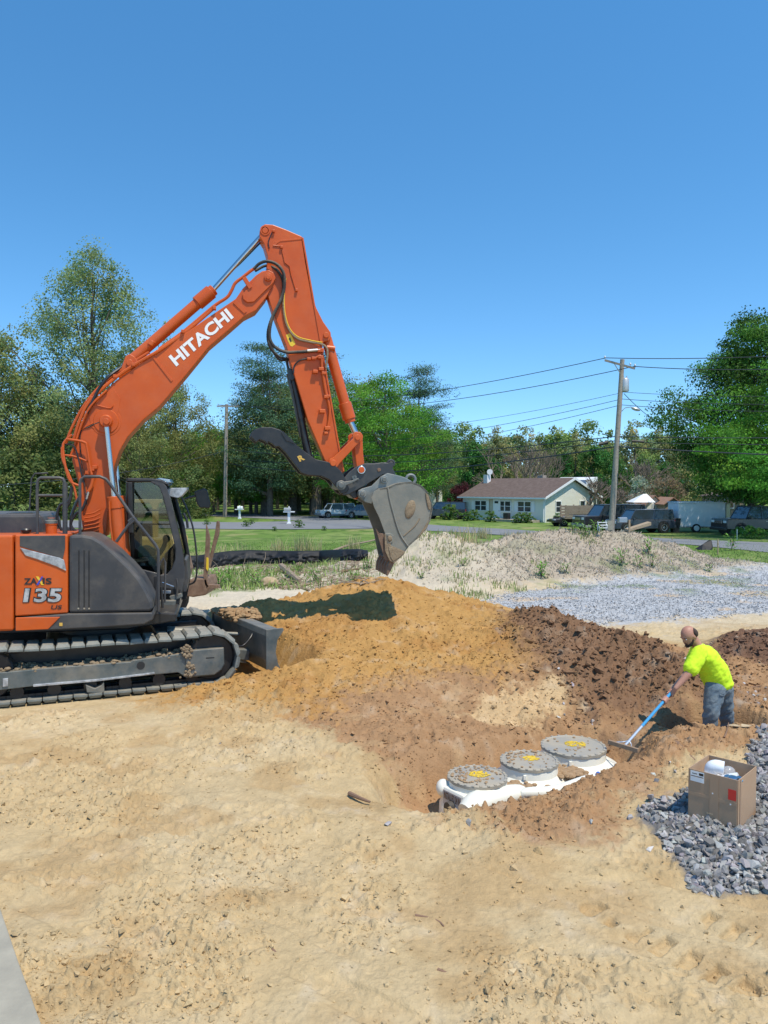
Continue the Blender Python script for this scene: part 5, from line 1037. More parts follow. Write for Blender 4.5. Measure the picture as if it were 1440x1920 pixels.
# far row, right
rowd = [('fargreen', 800, 100, 792, 1.0, 'pale green far tree just right of the bluish pine'), ('fargreen', 872, 105, 796, 1.0, 'light green far tree left of the bare grey tree'), ('fardark', 888, 96, 832, .8, 'dark round tree behind the chimney with the dish'),
        ('farolive', 930, 104, 800, .9, 'olive far tree between dark round tree and bare tree'), ('farolive', 985, 106, 800, 1.0, 'olive crown behind the bare grey tree'), ('fargreen', 1040, 108, 802, 1.0, 'green far tree behind the chimney of the house'), ('farolive', 1078, 100, 812, .8, 'light olive tree left of the utility pole'),
        ('fargreen', 1100, 110, 792, 1.0, 'highest far green tree left of the utility pole'), ('fardark', 1112, 94, 838, .9, 'dark green tree directly behind the utility pole'), ('fardark', 1060, 98, 850, .7, 'dark green tree behind the gable peak'), ('farolive', 1190, 100, 790, 1.0, 'olive far tree right of the street lamp'),
        ('farolive', 1235, 96, 800, .9, 'brownish-olive far tree left of the spruce top'), ('fargreen', 1215, 88, 842, .75, 'dull green tree behind the white shed'), ('spruce', 1266, 104, 782, 1.0, 'spruce top poking over the far row beside the big maple'), ('farolive', 1290, 92, 808, .9, 'olive tree tucked behind the left side of the big maple'),
        ('fardark', 1150, 90, 856, .7, 'dark tree right behind the brown shrub'), ('fargreen', 1340, 98, 800, 1.0, 'far green tree hidden behind the big maple'), ('fardark', 1250, 84, 868, .7, 'dark low tree behind the shed roof'), ('fardark', 840, 92, 850, .8, 'dark green tree above the black vehicles'), ('fardark', 925, 92, 862, .7, 'dark green low tree directly behind the house roof'),
        ('fargreen', 770, 98, 820, 1.0, 'green far tree seen behind the bucket cylinder'), ('farolive', 985, 92, 862, .7, 'grey-olive thicket behind the middle of the house roof')]
for key, px, Y, pt, ws, lab in rowd: tree(key, px, Y*1.25, 0, pt, lab, group='far row of trees behind the house', wsc=ws)
stubble(968, 90, 818, 'bare pale grey tree behind the house roof', 0, 1.0); stubble(1005, 92, 832, 'second bare grey tree close to the chimney', 0, .9); stubble(1148, 70, 905, 'bare reddish-brown shrub beside the gable wall', 1, 1.2, 'bare_shrub'); stubble(1108, 76, 886, 'bare brown bush rising behind the gable', 1, 1.0, 'bare_shrub')
stubble(1195, 84, 850, 'bare pinkish tree behind the small black car', 1, .8)
tree('redmaple', 868, 84, 0, 906, 'dark red ornamental tree left of the house', wsc=.8); tree('dogwood', 1196, 74, 0, 892, 'white flowering dogwood left of the shed', wsc=.7); tree('brownbush', 1250, 72, 0, 880, 'brownish leafing tree between shed and big maple', wsc=.9)
tree('brownbush', 1228, 62, 0, 948, 'pale dry bush in front of the wooden shed', 'shrub', 'shrub', wsc=.8)
tree('bigmaple', 1412, 56, 0, 584, 'big dark maple over the white trailer at the right', wsc=.84, rz=1.1)
tree('maple', 1510, 47, 0, 640, 'maple beyond the right edge whose boughs fill the frame', wsc=1.0)
# woods behind the left lawn: trunks one can tell apart
rd = random.Random(4)
wl = [(365, 101), (408, 109), (442, 98), (455, 112), (470, 96), (497, 92), (520, 116), (545, 105), (560, 118), (602, 96), (625, 121), (652, 107), (676, 101), (585, 128), (715, 118), (740, 123), (380, 121), (430, 128), (480, 128), (535, 130), (330, 114), (290, 119), (640, 130), (690, 130)]
for i, (px, Y) in enumerate(wl):
    key = ['maple', 'oak', 'oak', 'bush'][i % 4] if i % 4 != 3 else 'oak'
    tree(key, px, Y, 0, 800+rd.uniform(-10, 40), ['broad', 'slender', 'leaning', 'dense'][i % 4]+' tree, '+ORD[sorted(p_[0] for p_ in wl).index(px)]+' from the left in the shaded wood behind the mailboxes', group='trees of the wood behind the left lawn', wsc=.8+rd.random()*.3)
for i in range(26):
    px = -60+i*36+rd.uniform(-10, 10); Y = rd.uniform(140, 165); tree('fargreen' if i % 3 else 'fardark', px, Y, 0, 812+rd.uniform(-12, 20), 'distant tree at the back of the wood, '+ORD[i]+' from the left', group='distant trees behind the wood', wsc=1.2)
for i in range(16):
    px = 830+i*44; tree('fardark' if i % 2 else 'farolive', px, 160, 0, 822+rd.uniform(-8, 14), 'distant tree closing the view behind the houses, '+ORD[i]+' from the left', group='distant trees behind the houses', wsc=1.3)
# big visible trunks
for (px, Y, r, lab) in [(497, 92, .55, 'stout dark trunk at the edge of the wood'), (592, 90, .6, 'stoutest dark trunk left of the white car'), (584, 96, .3, 'pale thin trunk beside the stoutest dark one'), (690, 93, .55, 'dark trunk behind the raised bucket tip'), (548, 94, .55, 'dark forked trunk behind the right mailbox')]:
    x = P(px, 900, Y)[0]; z = float(zbase(Y)); t = empty('tree', (x, Y, z), lab, 'tree'); o = MB().tube([(x, Y, z-.2), (x, Y, z+.4), (x+.1, Y, z+5), (x-.1, Y, z+13)], [r*1.5, r*1.05, r*.9, r*.6], 10).build('trunk', M['trunk'], t, True)
    link('crown', K['oak'][0][0], t, loc=(0, 0, -1.5), sc=(1.5, 1.5, 1.6))
# round clipped shrubs
cm = crown(5, [(.0, .25), (.15, .42), (.4, .45), (.6, .3), (.68, .1)], 40, 2200, .10, .06, M['leaf'], (.09, .16, .035))[0]
for (px, py, s_, lab) in [(462, 988, .8, 'round clipped shrub on the drive edge, left one'), (472, 983, .6, 'smallest round shrub behind the left clipped one'), (561, 990, .95, 'round clipped shrub below the right mailbox'), (515, 996, .5, 'low green cushion plant between the clipped shrubs'), (608, 995, .5, 'low green cushion plant right of the clipped shrubs'), (388, 985, .7, 'clipped shrub by the excavator cab'),
                        (878, 977, 1.3, 'shrub at the left end of the house front'), (890, 976, 1.5, 'taller shrub beside the left-end shrub'), (921, 979, 1.5, 'conical evergreen in front of the white door'), (978, 981, 1.4, 'clipped shrub right of the porch'), (990, 981, 1.4, 'clipped shrub under the right window pair'), (968, 981, 1.0, 'small shrub between porch and clipped ones'), (1048, 982, 1.2, 'yellow-green shrub at the gable wall'), (846, 975, 2.2, 'yellowish small tree behind the black car')]:
    q = T(px, py) if py < 984 and px > 840 else T(px, py); t = empty('shrub', (q[0], q[1], q[2]), lab, 'shrub', 'small clipped shrubs'); link('foliage', cm, t, sc=s_)
cm2 = crown(6, [(.0, .3), (.2, .7), (.7, .9), (1.1, .6), (1.3, .2)], 60, 2600, .2, .10, M['leaf'], (.13, .24, .04))[0]
for (px, py, s_) in [(1385, 1008, .5), (1405, 1010, .6), (1425, 1011, .5)]:
    q = T(px, py); t = empty('shrub', (q[0], q[1], q[2]), {1385: 'left', 1405: 'middle', 1425: 'right'}[px]+' one of three leafy verge plants before the dark pickup', 'shrub', 'leafy verge plants before the dark pickup'); link('foliage', cm2, t, sc=s_)
# ------------------------------------------------------------------ houses
ZF = -.55
M['siding'] = mat('cream_siding', (.80, .77, .66), .7, col2=(.77, .74, .63), nscale=2); M['roof'] = mat('brown_shingles', (.105, .07, .055), .9, col2=(.15, .105, .085), nscale=3, bump=.5, bscale=12)
M['trim'] = mat('white_trim', (.78, .78, .76), .5); M['brick'] = mat('chimney_block', (.40, .36, .31), .9, col2=(.28, .22, .18), nscale=6)
def corner_house():
    Cn = P(1022, 980, 72); Cn[2] = ZF-.02; Lf = P(868, 973, 80); Lf[2] = Cn[2]; Gr = P(1119, 975, 77.4); Gr[2] = Cn[2]
    f = Lf-Cn; LF = np.linalg.norm(f); f /= LF; g = np.array([-f[1], f[0], 0]); g = g if g.dot(Gr-Cn) > 0 else -g; LG = (Gr-Cn).dot(g)
    h = empty('house', Cn, 'cream single-storey house with brown roof and white gable trim across the road', 'house'); ev = 2.35; rz_ = 4.05-(.0); 
    def W(a, b, z): return Cn+f*a+g*b+up*z       # a along the front leftward, b deep, z up
    po = 2.6                                      # porch recess
    MB().prism([W(0, 0, 0), W(LF, 0, 0), W(LF, LG, 0), W(0, LG, 0)], [W(0, 0, ev), W(LF, 0, ev), W(LF, LG, ev), W(0, LG, ev)]).build('wall', M['siding'], h)
    MB().prism([W(0, 0, ev), W(0, LG, ev), W(0, LG/2, rz_)], [W(LF, 0, ev), W(LF, LG, ev), W(LF, LG/2, rz_)]).build('gable_wall', M['siding'], h)
    sb = MB()
    for i in range(19):
        z = .12+i*.118
        if z < ev-.05: sb.box(W(LF/2, -.012, z+.05), (LF-.05, .02, .10), [f, g, up]); 
    for i in range(33):
        z = .12+i*.118; k = 1 if z < ev else max(0, (rz_-z)/(rz_-ev))
        if k > .06: sb.box(W(-.012, LG/2, z+.05), (.02, (LG-.1)*k, .10), [f, g, up])
    tag(sb.build('siding', M['siding'], h), kind='stuff')
    oh, og = .45, .35
    def roofside(s_):
        b0_, b1_ = (-oh, LG/2) if s_ < 0 else (LG+oh, LG/2); zl = ev-.08; a = [W(-og, b0_, zl), W(LF+og, b0_, zl), W(LF+og, b1_, rz_+.12), W(-og, b1_, rz_+.12)]
        return MB().prism(a, [p+up*.10 for p in a]).build('roof', M['roof'], h)
    rf = roofside(-1); roofside(1)
    for s_ in (0, 1):
        b0_, b1_ = (-oh-.03, LG/2) if s_ == 0 else (LG+oh+.03, LG/2); a = [W(-og-.02, b0_, ev-.16), W(-og-.02, b0_, ev+.05), W(-og-.02, b1_, rz_+.26), W(-og-.02, b1_, rz_+.02)]
        MB().prism(a, [p-f*.05 for p in a]).build('barge_board', M['trim'], h)
    MB().box(W(LF/2, -oh-.03, ev-.06), (LF+2*og, .10, .14), [f, g, up]).build('gutter', M['trim'], h); MB().box(W(.02, -.03, ev/2), (.12, .10, ev), [f, g, up]).build('corner_board', M['trim'], h)
    MB().cyl(W(.1, -.12, .1), W(.1, -.12, ev), .05, 8).build('downpipe', M['trim'], h)
    def window(a, wd, z0_=1.0, z1_=1.95, face='f', shut=True):
        c0 = lambda da, z, o: W(a+da, -.03-o, z) if face == 'f' else W(-.03-o, a+da, z)
        ax = [f, g, up] if face == 'f' else [g, f, up]
        w0 = MB(); zc_ = (z0_+z1_)/2; hh_ = z1_-z0_
        w0.box(c0(0, z1_+.03, .03), (wd+.16, .08, .08), ax); w0.box(c0(0, z0_-.03, .03), (wd+.16, .10, .08), ax)
        for s_ in (-1, 1): w0.box(c0(s_*(wd/2+.04), zc_, .03), (.08, .08, hh_-.03), ax)
        fo = w0.build('window', M['trim'], h); MB().box(c0(0, zc_, .0), (wd, .03, hh_), ax).build('pane', M['wglass'], fo)
        MB().box(c0(0, zc_, .025), (wd, .03, .05), ax).build('sash', M['trim'], fo)
        if wd > .9: MB().box(c0(0, zc_, .04), (.10, .05, hh_), ax).build('mullion', M['trim'], fo)
        if shut:
            for s_ in (-1, 1): MB().box(c0(s_*(wd/2+.28), zc_, .03), (.36, .05, hh_+.1), ax).build('shutter', M['trim'], fo)
    for (pxw, wd, sh) in ((984, 1.55, True), (947, 1.45, False), (902, 1.5, True)):
        d = ray(pxw, 950); t = (Cn-CAM).dot(g)/d.dot(g); a = (CAM+d*t-Cn).dot(f); window(a, wd, shut=sh)
    for pxw in (1046, 1091):
        d = ray(pxw, 950); t = (Cn-CAM).dot(f)/d.dot(f); a = (CAM+d*t-Cn).dot(g); window(a, .75, .98, 1.98, 'g', False)
    d = ray(932, 955); t = (Cn-CAM).dot(g)/d.dot(g); a = (CAM+d*t-Cn).dot(f)
    dr = MB().box(W(a, -.05, 1.12), (.95, .06, 2.05), [f, g, up]).build('door', M['trim'], h, bevel=.01); MB().box(W(a, -.09, 1.85), (.5, .02, .22), [f, g, up]).build('fanlight', M['wglass'], dr); MB().ball(W(a-.36, -.11, 1.0), .05, 8, 6).build('handle', M['chrome'], dr, True)
    MB().box(W(a+.75, -.06, 1.2), (.5, .05, 2.2), [f, g, up]).build('side_panel', mat('tan_panel', (.50, .43, .33), .8), h)
    MB().box(W(a-2.6, -.85, .12), (5.6, 1.5, .28), [f, g, up]).build('porch', M['concrete'], h, bevel=.02)
    MB().box(W(a-2.1, -1.0, .55), (.6, .4, .6), [f, g, up]).build('bench', M['black'], h, bevel=.02)
    ch = MB().box(W(LF-.5, LG*.38, 3.7), (.55, .55, 1.9), [f, g, up]).build('chimney', M['trim'], rf, bevel=.01); MB().lathe(W(LF-.85, LG*.38, 4.95), [(.01, 0), (.22, .05), (.3, .13)], 14, [np.array([1, 0, 0]), up, np.array([0, -1., 0])]).build('satellite_dish', M['trim'], h, True)
    d = ray(1016, 893); t = (W(0, LG*.6, 0)-CAM).dot(g)/d.dot(g); a = (CAM+d*t-Cn).dot(f)
    MB().box(W(a, LG*.6, 4.1), (.7, .6, .9), [f, g, up]).build('chimney', M['brick'], rf, bevel=.01)
    MB().prism([W(1.9, LG+1, rz_+.05), W(LF*.62, LG+1, rz_+.05), W(LF*.62, LG+3, rz_+.36), W(1.9, LG+3, rz_+.36)], [W(1.9, LG+1, rz_-.5), W(LF*.62, LG+1, rz_-.5), W(LF*.62, LG+3, rz_-.1), W(1.9, LG+3, rz_-.1)]).build('rear_roof', M['trim'], h)
    MB().prism([W(1.9, LG+1.2, 0), W(LF*.62, LG+1.2, 0), W(LF*.62, LG+2.9, 0), W(1.9, LG+2.9, 0)], [W(1.9, LG+1.2, rz_-.55), W(LF*.62, LG+1.2, rz_-.55), W(LF*.62, LG+2.9, rz_-.3), W(1.9, LG+2.9, rz_-.3)]).build('rear_wall', M['siding'], h)
up = np.array([0, 0, 1.])
corner_house()
def shed(px0, px1, Y, zt, zr, lab, wallm, roofm, name='shed', cat='shed', depth=3, door=None, win=None):
    a = P(px0, 950, Y); b = P(px1, 950, Y); a[2] = b[2] = ZF; h = empty(name, (a+b)/2*np.array([1, 1, 0])+np.array([0, 0, ZF]), lab, cat); W = b[0]-a[0]; x0, x1, y0, y1 = a[0], b[0], Y, Y+depth; xc = (x0+x1)/2
    MB().prism([(x0, y0, ZF), (x1, y0, ZF), (x1, y0, zt), (xc, y0, zr), (x0, y0, zt)], [(x0, y1, ZF), (x1, y1, ZF), (x1, y1, zt), (xc, y1, zr), (x0, y1, zt)]).build('wall', wallm, h)
    for s_ in (0, 1):
        xe = x0-.2 if s_ == 0 else x1+.2; ze = zt-.12; q = [(xe, y0-.2, ze), (xc, y0-.2, zr+.05), (xc, y1+.2, zr+.05), (xe, y1+.2, ze)]; MB().prism(q, [(p[0], p[1], p[2]+.08) for p in q]).build('roof', roofm, h)
    if door: MB().box((x0+W*door, y0-.03, ZF+.95), (.95, .06, 1.8), None).build('door', M['trim'], h)
    if win: w0 = MB().box((x0+W*win[0], y0-.03, win[1]), (.8, .06, .9), None).build('window', M['trim'], h); MB().box((x0+W*win[0], y0-.07, win[1]), (.6, .03, .7), None).build('pane', M['wglass'], w0)
    return h
tanm = mat('tan_boards', (.33, .27, .2), .85, col2=(.27, .21, .15), nscale=5); redm = mat('faded_shingles', (.36, .2, .13), .9, col2=(.28, .16, .1), nscale=4)
shed(1212, 1242, 68, 1.2, 1.95, 'small white shed with rusty brown roof and white door', M['siding'], redm, door=.7)
shed(1247, 1276, 66, 1.35, 1.8, 'low brown wooden hut beside the white shed', tanm, redm)
shed(792, 829, 110, 3.0, 3.2, 'pale two-storey house far behind the black car', M['siding'], M['roof'], 'house', 'house', 6, win=(.75, 1.7))
shed(1355, 1396, 62, 2.1, 2.2, 'tan wooden building behind the white trailer', tanm, M['roof'], 'outbuilding', 'outbuilding', 4, win=(.3, 1.5))
h = empty('canopy', P(1200, 950, 66), 'pale pop-up canopy left of the white shed', 'canopy'); c_ = P(1202, 936, 66)
MB().prism([c_+np.array([-1.0, -1, -.25]), c_+np.array([.9, -1, -.25]), c_+np.array([.5, 0, .45]), c_+np.array([.2, 0, .45])], [c_+np.array([-1.0, 1, -.25]), c_+np.array([.9, 1, -.25]), c_+np.array([.5, 0, .46]), c_+np.array([.2, 0, .46])]).build('cloth', M['trim'], h)
for dx in (-.9, .8):
    for dy in (-.9, .9): MB().cyl((c_[0]+dx, c_[1]+dy, ZF), (c_[0]+dx, c_[1]+dy, c_[2]-.25), .03, 6).build('leg', M['chrome'], h)
# white lattice panel
c_ = P(1205, 963, 64); h = empty('lattice_panel', (c_[0], c_[1], ZF), 'white garden lattice panel left of the shed', 'lattice'); mb = MB()
for i in range(5): mb.box((c_[0]-.5+i*.25, c_[1], ZF+.45), (.04, .03, .9)); 
for i in range(4): mb.box((c_[0], c_[1]+.03, ZF+.1+i*.25), (1.05, .03, .04))
tag(mb.build('lattice', M['trim'], h), kind='stuff')
# ------------------------------------------------------------------ vehicles
def paint(n, c, r=.3): return mat(n, c, r, coat=.6, dust=.1)
PM_ = {'black': paint('car_black', (.02, .022, .027)), 'white': paint('car_white', (.62, .68, .70)), 'grey': paint('car_grey', (.16, .17, .19)), 'navy': paint('car_navy', (.03, .04, .06)), 'pewter': paint('car_pewter', (.30, .31, .32))}
M['tyre'] = mat('tyre', (.018, .018, .018), .85); M['rim'] = mat('rim', (.45, .46, .47), .3, .8); M['red'] = mat('tail_lamp', (.45, .015, .015), .25); M['lamp'] = mat('head_lamp', (.75, .76, .76), .15)
def car(px, py, yaw, L, Wd, H, pm, lab, style='suv', lower=None, cat='car', name='parked_car', Y=None):
    q = T(px, py) if Y is None else P(px, 950, Y); z = float(zbase(q[1]))+.02; h = empty(name, (0, 0, 0), lab, cat); wr = .34 if H < 1.6 else .39; b = .30; bl_ = H*.57
    if style == 'suv': body = [(0, b), (0, bl_*.86), (.04, bl_), (L*.30, bl_+.03), (L-.05, bl_), (L, bl_*.8), (L, b)]; gh = [(L*.24, bl_), (L*.34, H-.03), (L*.42, H), (L*.90, H), (L-.12, H-.05), (L-.02, bl_)]
    elif style == 'sedan': body = [(0, b), (0, bl_*.85), (.1, bl_-.03), (L*.30, bl_+.02), (L-.3, bl_+.02), (L, bl_*.88), (L, b)]; gh = [(L*.27, bl_), (L*.40, H-.02), (L*.5, H), (L*.68, H-.02), (L*.84, bl_+.02)]
    else: body = [(0, b+.1), (0, bl_*.9), (.04, bl_), (L*.3, bl_+.03), (L*.62, bl_), (L, bl_), (L, b+.1)]; gh = [(L*.25, bl_), (L*.33, H-.03), (L*.38, H), (L*.58, H), (L*.62, bl_)]
    def side(pts, w0, w1): 
        zb = pts[0][1]; zt_ = max(p[1] for p in pts); f_ = lambda zz: w0+(w1-w0)*max(0, min(1, (zz-zb)/(zt_-zb+1e-6)))
        return [(x-L/2, -f_(zz)/2, zz) for x, zz in pts], [(x-L/2, f_(zz)/2, zz) for x, zz in pts]
    a, c_ = side(body, Wd, Wd*.98); MB().prism(a, c_).build('body', pm, h, bevel=.05)
    if lower: MB().box((0, 0, b+.02), (L*.98, Wd+.03, .2)).build('lower_trim', lower, h, bevel=.03)
    a, c_ = side(gh, Wd*.93, Wd*.76); g_ = MB().prism(a, c_).build('cabin', M['dglass'], h, bevel=.03)
    tops = [p for p in gh if p[1] > H-.08]; x0, x1 = min(p[0] for p in tops)-L/2, max(p[0] for p in tops)-L/2; MB().box(((x0+x1)/2, 0, H), (x1-x0+.06, Wd*.77, .06)).build('roof', pm, h, bevel=.025)
    for s_ in (-1, 1):
        for (xa, xb) in ((gh[0][0], tops[0][0]), ((x0+x1)/2+L/2, (x0+x1)/2+L/2), (gh[-1][0], tops[-1][0])):
            MB().tube([(xa-L/2, s_*Wd*.465, bl_), (xb-L/2, s_*Wd*.385, H-.02)], .038, 6, False).build('pillar', pm, h)
        for xw in (L*.18, L*.80):
            w_ = MB().lathe((xw-L/2, s_*(Wd/2-.02), wr), [(wr*.98, -.11), (wr, -.08), (wr, .06), (wr*.96, .09), (wr*.6, .10)], 20, [np.array([1, 0, 0]), up, np.array([0, s_, 0])]).build('wheel', M['tyre'], h, True)
            MB().lathe((xw-L/2, s_*(Wd/2-.02), wr), [(wr*.62, .09), (wr*.60, .105), (wr*.3, .09), (.04, .11)], 16, [np.array([1, 0, 0]), up, np.array([0, s_, 0])]).build('rim', M['rim'], w_, True)
            MB().lathe((xw-L/2, s_*(Wd/2-.10), wr+.02), [(wr*1.2, -.05), (wr*1.2, .105)], 18, [np.array([1, 0, 0]), up, np.array([0, s_, 0])]).build('wheel_arch', M['blackd'], h)
        MB().box((-L/2+.02, s_*Wd*.36, bl_*.82), (.08, .36, .17)).build('headlight', M['lamp'], h, bevel=.02); MB().box((L/2-.02, s_*Wd*.42, bl_*.92), (.07, .18, .3)).build('tail_light', M['red'], h, bevel=.02)
        MB().box((gh[0][0]+.25-L/2, s_*(Wd/2+.07), bl_+.06), (.12, .18, .14)).build('mirror', pm, h, bevel=.02)
        for dx in (.0, L*.2): MB().box((dx+.05, s_*(Wd/2+.0), bl_*.85), (.16, .03, .03)).build('door_handle', M['chrome'], h)
    MB().box((-L/2-.03, 0, bl_*.8), (.06, Wd*.42, .2)).build('grille', M['chrome'], h, bevel=.01); MB().box((-L/2-.05, 0, b+.12), (.12, Wd*.96, .2)).build('bumper', lower or pm, h, bevel=.03); MB().box((L/2+.04, 0, b+.14), (.12, Wd*.96, .22)).build('bumper', lower or pm, h, bevel=.03)
    MB().box((L/2+.02, 0, bl_*.8), (.03, .32, .14)).build('number_plate', M['trim'], h)
    h.location = (q[0], q[1], z); h.rotation_euler = (0, 0, R(yaw)); return h
car(629, 971, 28, 4.0, 1.75, 1.52, PM_['white'], 'white estate car parked by the dark trunks across the road', lower=PM_['grey'])
car(686, 972, 150, 4.0, 1.8, 1.42, PM_['grey'], 'grey low car partly hidden behind the raised bucket', 'sedan')
car(834, 973, 162+180, 4.8, 1.85, 1.75, PM_['black'], 'black minivan left of the cream house')
car(856, 972, 5, 4.5, 1.8, 1.35, PM_['navy'], 'dark low car behind the black minivan by the house', 'sedan', Y=84)
car(1143, 1000, 14, 5.4, 2.0, 1.95, PM_['black'], 'large black off-road car with grey bumper behind the utility pole', lower=PM_['pewter'], Y=60)
car(1200, 1001, 10, 4.6, 1.8, 1.66, PM_['navy'], 'smaller dark blue car between the utility pole and white trailer', Y=56)
car(1420, 1003, 8, 5.7, 2.0, 1.95, PM_['black'], 'dark pickup truck in the shade of the big maple', 'pickup', Y=53)
car(1078, 994, 8, 4.2, 1.9, 1.1, PM_['black'], 'dark flat vehicle front beside the gable wall', 'sedan', Y=66)
# wooden stake-side trailer
c_ = P(1105, 985, 65); h = empty('stake_trailer', (c_[0], c_[1], ZF), 'trailer with brown wooden slat sides behind the black off-road car', 'trailer'); wd_ = mat('weathered_boards', (.24, .18, .13), .85, col2=(.31, .25, .19), nscale=8)
for s_ in (-.9, .9):
    for k in range(4): MB().box((c_[0], c_[1]+s_, ZF+.95+k*.24), (4.6, .05, .19)).build('board', wd_, h)
    for k in range(5): MB().box((c_[0]-2.2+k*1.1, c_[1]+s_+.04, ZF+1.3), (.08, .05, 1.1)).build('post', wd_, h)
MB().box((c_[0], c_[1], ZF+.75), (4.6, 1.8, .12)).build('deck', wd_, h)
for s_ in (-1, 1): MB().cyl((c_[0]+.3, c_[1]+s_*1.0-.1, ZF+.36), (c_[0]+.3, c_[1]+s_*1.0+.1, ZF+.36), .36, 18).build('wheel', M['tyre'], h, True)
# white box trailer
Yt = 56; xa, xb = P(1272, 950, Yt)[0], P(1361, 950, Yt)[0]; zt = P(1300, 943, Yt)[2]; h = empty('cargo_trailer', ((xa+xb)/2, Yt, float(zbase(Yt))), 'white enclosed cargo trailer under the big maple', 'trailer'); zb = float(zbase(Yt))+.35; wt = mat('trailer_white', (.78, .80, .82), .45, col2=(.72, .75, .78), nscale=3)
bx_ = MB().box(((xa+xb)/2, Yt+1.05, (zb+zt)/2), (xb-xa, 2.1, zt-zb)).build('box', wt, h, bevel=.06)
MB().prism([(xb+.02, Yt, zb), (xb+.55, Yt+.5, zb), (xb+.55, Yt+1.6, zb), (xb+.02, Yt+2.1, zb)], [(xb+.02, Yt, zt), (xb+.55, Yt+.5, zt-.02), (xb+.55, Yt+1.6, zt-.02), (xb+.02, Yt+2.1, zt)]).build('nose_panel', PM_['grey'], h, bevel=.03)
MB().box(((xa+xb)/2, Yt+1.05, zt+.03), (xb-xa+.1, 2.2, .07)).build('roof', M['trim'], h, bevel=.02); MB().box(((xa+xb)/2, Yt-.012, zb+.05), (xb-xa, .03, .10)).build('lower_rail', M['chrome'], h)
xw = P(1306, 950, Yt)[0]; MB().lathe((xw, Yt+.12, zb), [(.33, -.02), (.33, .1)], 20, [np.array([1, 0, 0]), up, np.array([0, -1., 0])]).build('wheel_arch', M['blackd'], h)
w_ = MB().lathe((xw, Yt+.10, float(zbase(Yt))+.33), [(.31, -.1), (.33, .0), (.31, .16)], 20, [np.array([1, 0, 0]), up, np.array([0, -1., 0])]).build('wheel', M['tyre'], h, True); MB().lathe((xw, Yt+.10, float(zbase(Yt))+.33), [(.2, .15), (.2, .18), (.05, .19)], 16, [np.array([1, 0, 0]), up, np.array([0, -1., 0])]).build('rim', M['trim'], w_, True)
MB().cyl((xb+.5, Yt+1, zb+.05), (xb+1.8, Yt+1, zb), .05, 8).build('drawbar', M['black'], h)
q = P(1265, 985, 56); t = empty('wheelie_bin', (q[0], q[1], float(zbase(56))), 'dark wheelie bin at the rear of the white trailer', 'bin'); z = float(zbase(56))
MB().prism([(q[0]-.22, 55.7, z), (q[0]+.22, 55.7, z), (q[0]+.22, 56.2, z), (q[0]-.22, 56.2, z)], [(q[0]-.3, 55.6, z+1.0), (q[0]+.3, 55.6, z+1.0), (q[0]+.3, 56.3, z+1.0), (q[0]-.3, 56.3, z+1.0)]).build('body', M['rubber'], t, bevel=.02); MB().box((q[0], 55.95, z+1.04), (.66, .76, .06)).build('lid', M['rubber'], t, bevel=.02)
# white steps, wooden ramp and box by the pole
q = P(1131, 984, 50); z = P(1131, 992, 50)[2]; t = empty('wooden_steps', (q[0], q[1], z), 'small white wooden steps left of the utility pole foot', 'steps')
for k in range(3): MB().box((q[0]-.0+.02*k, 50+.15*k, z+.08+k*.17), (.58, .18, .05)).build('step', M['trim'], t)
for s_ in (-.27, .27): MB().prism([(q[0]+s_, 49.9, z-.2), (q[0]+s_, 50.4, z-.2), (q[0]+s_, 50.4, z+.46), (q[0]+s_, 49.9, z+.12)], [(q[0]+s_+.04, 49.9, z-.2), (q[0]+s_+.04, 50.4, z-.2), (q[0]+s_+.04, 50.4, z+.46), (q[0]+s_+.04, 49.9, z+.12)]).build('side_board', M['trim'], t)
wd2 = mat('raw_boards', (.45, .34, .22), .8, col2=(.36, .26, .16), nscale=9)
a, b = P(1178, 997, 48), P(1221, 985, 48); t = empty('wooden_ramp', a, 'tan wooden plank ramp in front of the small dark car', 'ramp'); MB().prism([a, b, b+up*.2, a+up*.14], [p+np.array([.1, 1., 0]) for p in (a, b, b+up*.2, a+up*.14)]).build('plank', wd2, t); MB().box(P(1180, 988, 48), (.1, .1, .9)).build('post', wd2, t); MB().box(P(1167, 975, 48), (.55, .35, .35)).build('mailbox', M['rim'], t, bevel=.05)
# ------------------------------------------------------------------ poles and wires
M['pole'] = mat('weathered_pole', (.36, .31, .25), .9, col2=(.26, .22, .18), nscale=7, bump=.5, bscale=25); M['wire'] = mat('wire', (.03, .035, .04), .6); M['galv'] = mat('galvanised', (.5, .52, .53), .45, .5)
YP = 45.; pb = P(1145, 1003, YP); pb[2] = float(zbase(YP))-.1; pt = P(1167, 674, YP)
up_ = empty('utility_pole', (pb[0], YP, pb[2]), 'leaning grey wooden utility pole with transformer and street lamp', 'utility pole')
MB().tube([pb, pt], [.19, .125], 14, False).build('pole', M['pole'], up_, True)
a, b = P(1134, 675.5, YP-.3), P(1190.5, 691, YP-1.1); ca = (b-a)/np.linalg.norm(b-a); cr_ = np.cross(ca, up); cr_ /= np.linalg.norm(cr_); MB().box((a+b)/2, (np.linalg.norm(b-a), .1, .12), [ca, cr_, np.cross(cr_, ca)]).build('cross_arm', M['pole'], up_)
for p in (a, b, a*.15+b*.85): MB().lathe(p+up*.05, [(.02, 0), (.02, .08), (.06, .1), (.05, .17), (.03, .2)], 10).build('insulator', M['galv'], up_, True)
MB().tube([a*.7+b*.3, P(1163, 700, YP-.1)], .025, 5, False).build('brace', M['galv'], up_)
c_ = P(1172, 722, YP); MB().lathe(c_-up*.38, [(.20, 0), (.22, .04), (.22, .70), (.18, .76), (.05, .8)], 18).build('transformer', M['galv'], up_, True)
for dx in (-.1, .08): MB().lathe(c_+up*.36+np.array([dx, -.05, 0]), [(.03, 0), (.05, .05), (.03, .1), (.04, .16)], 8).build('insulator', M['galv'], up_, True)
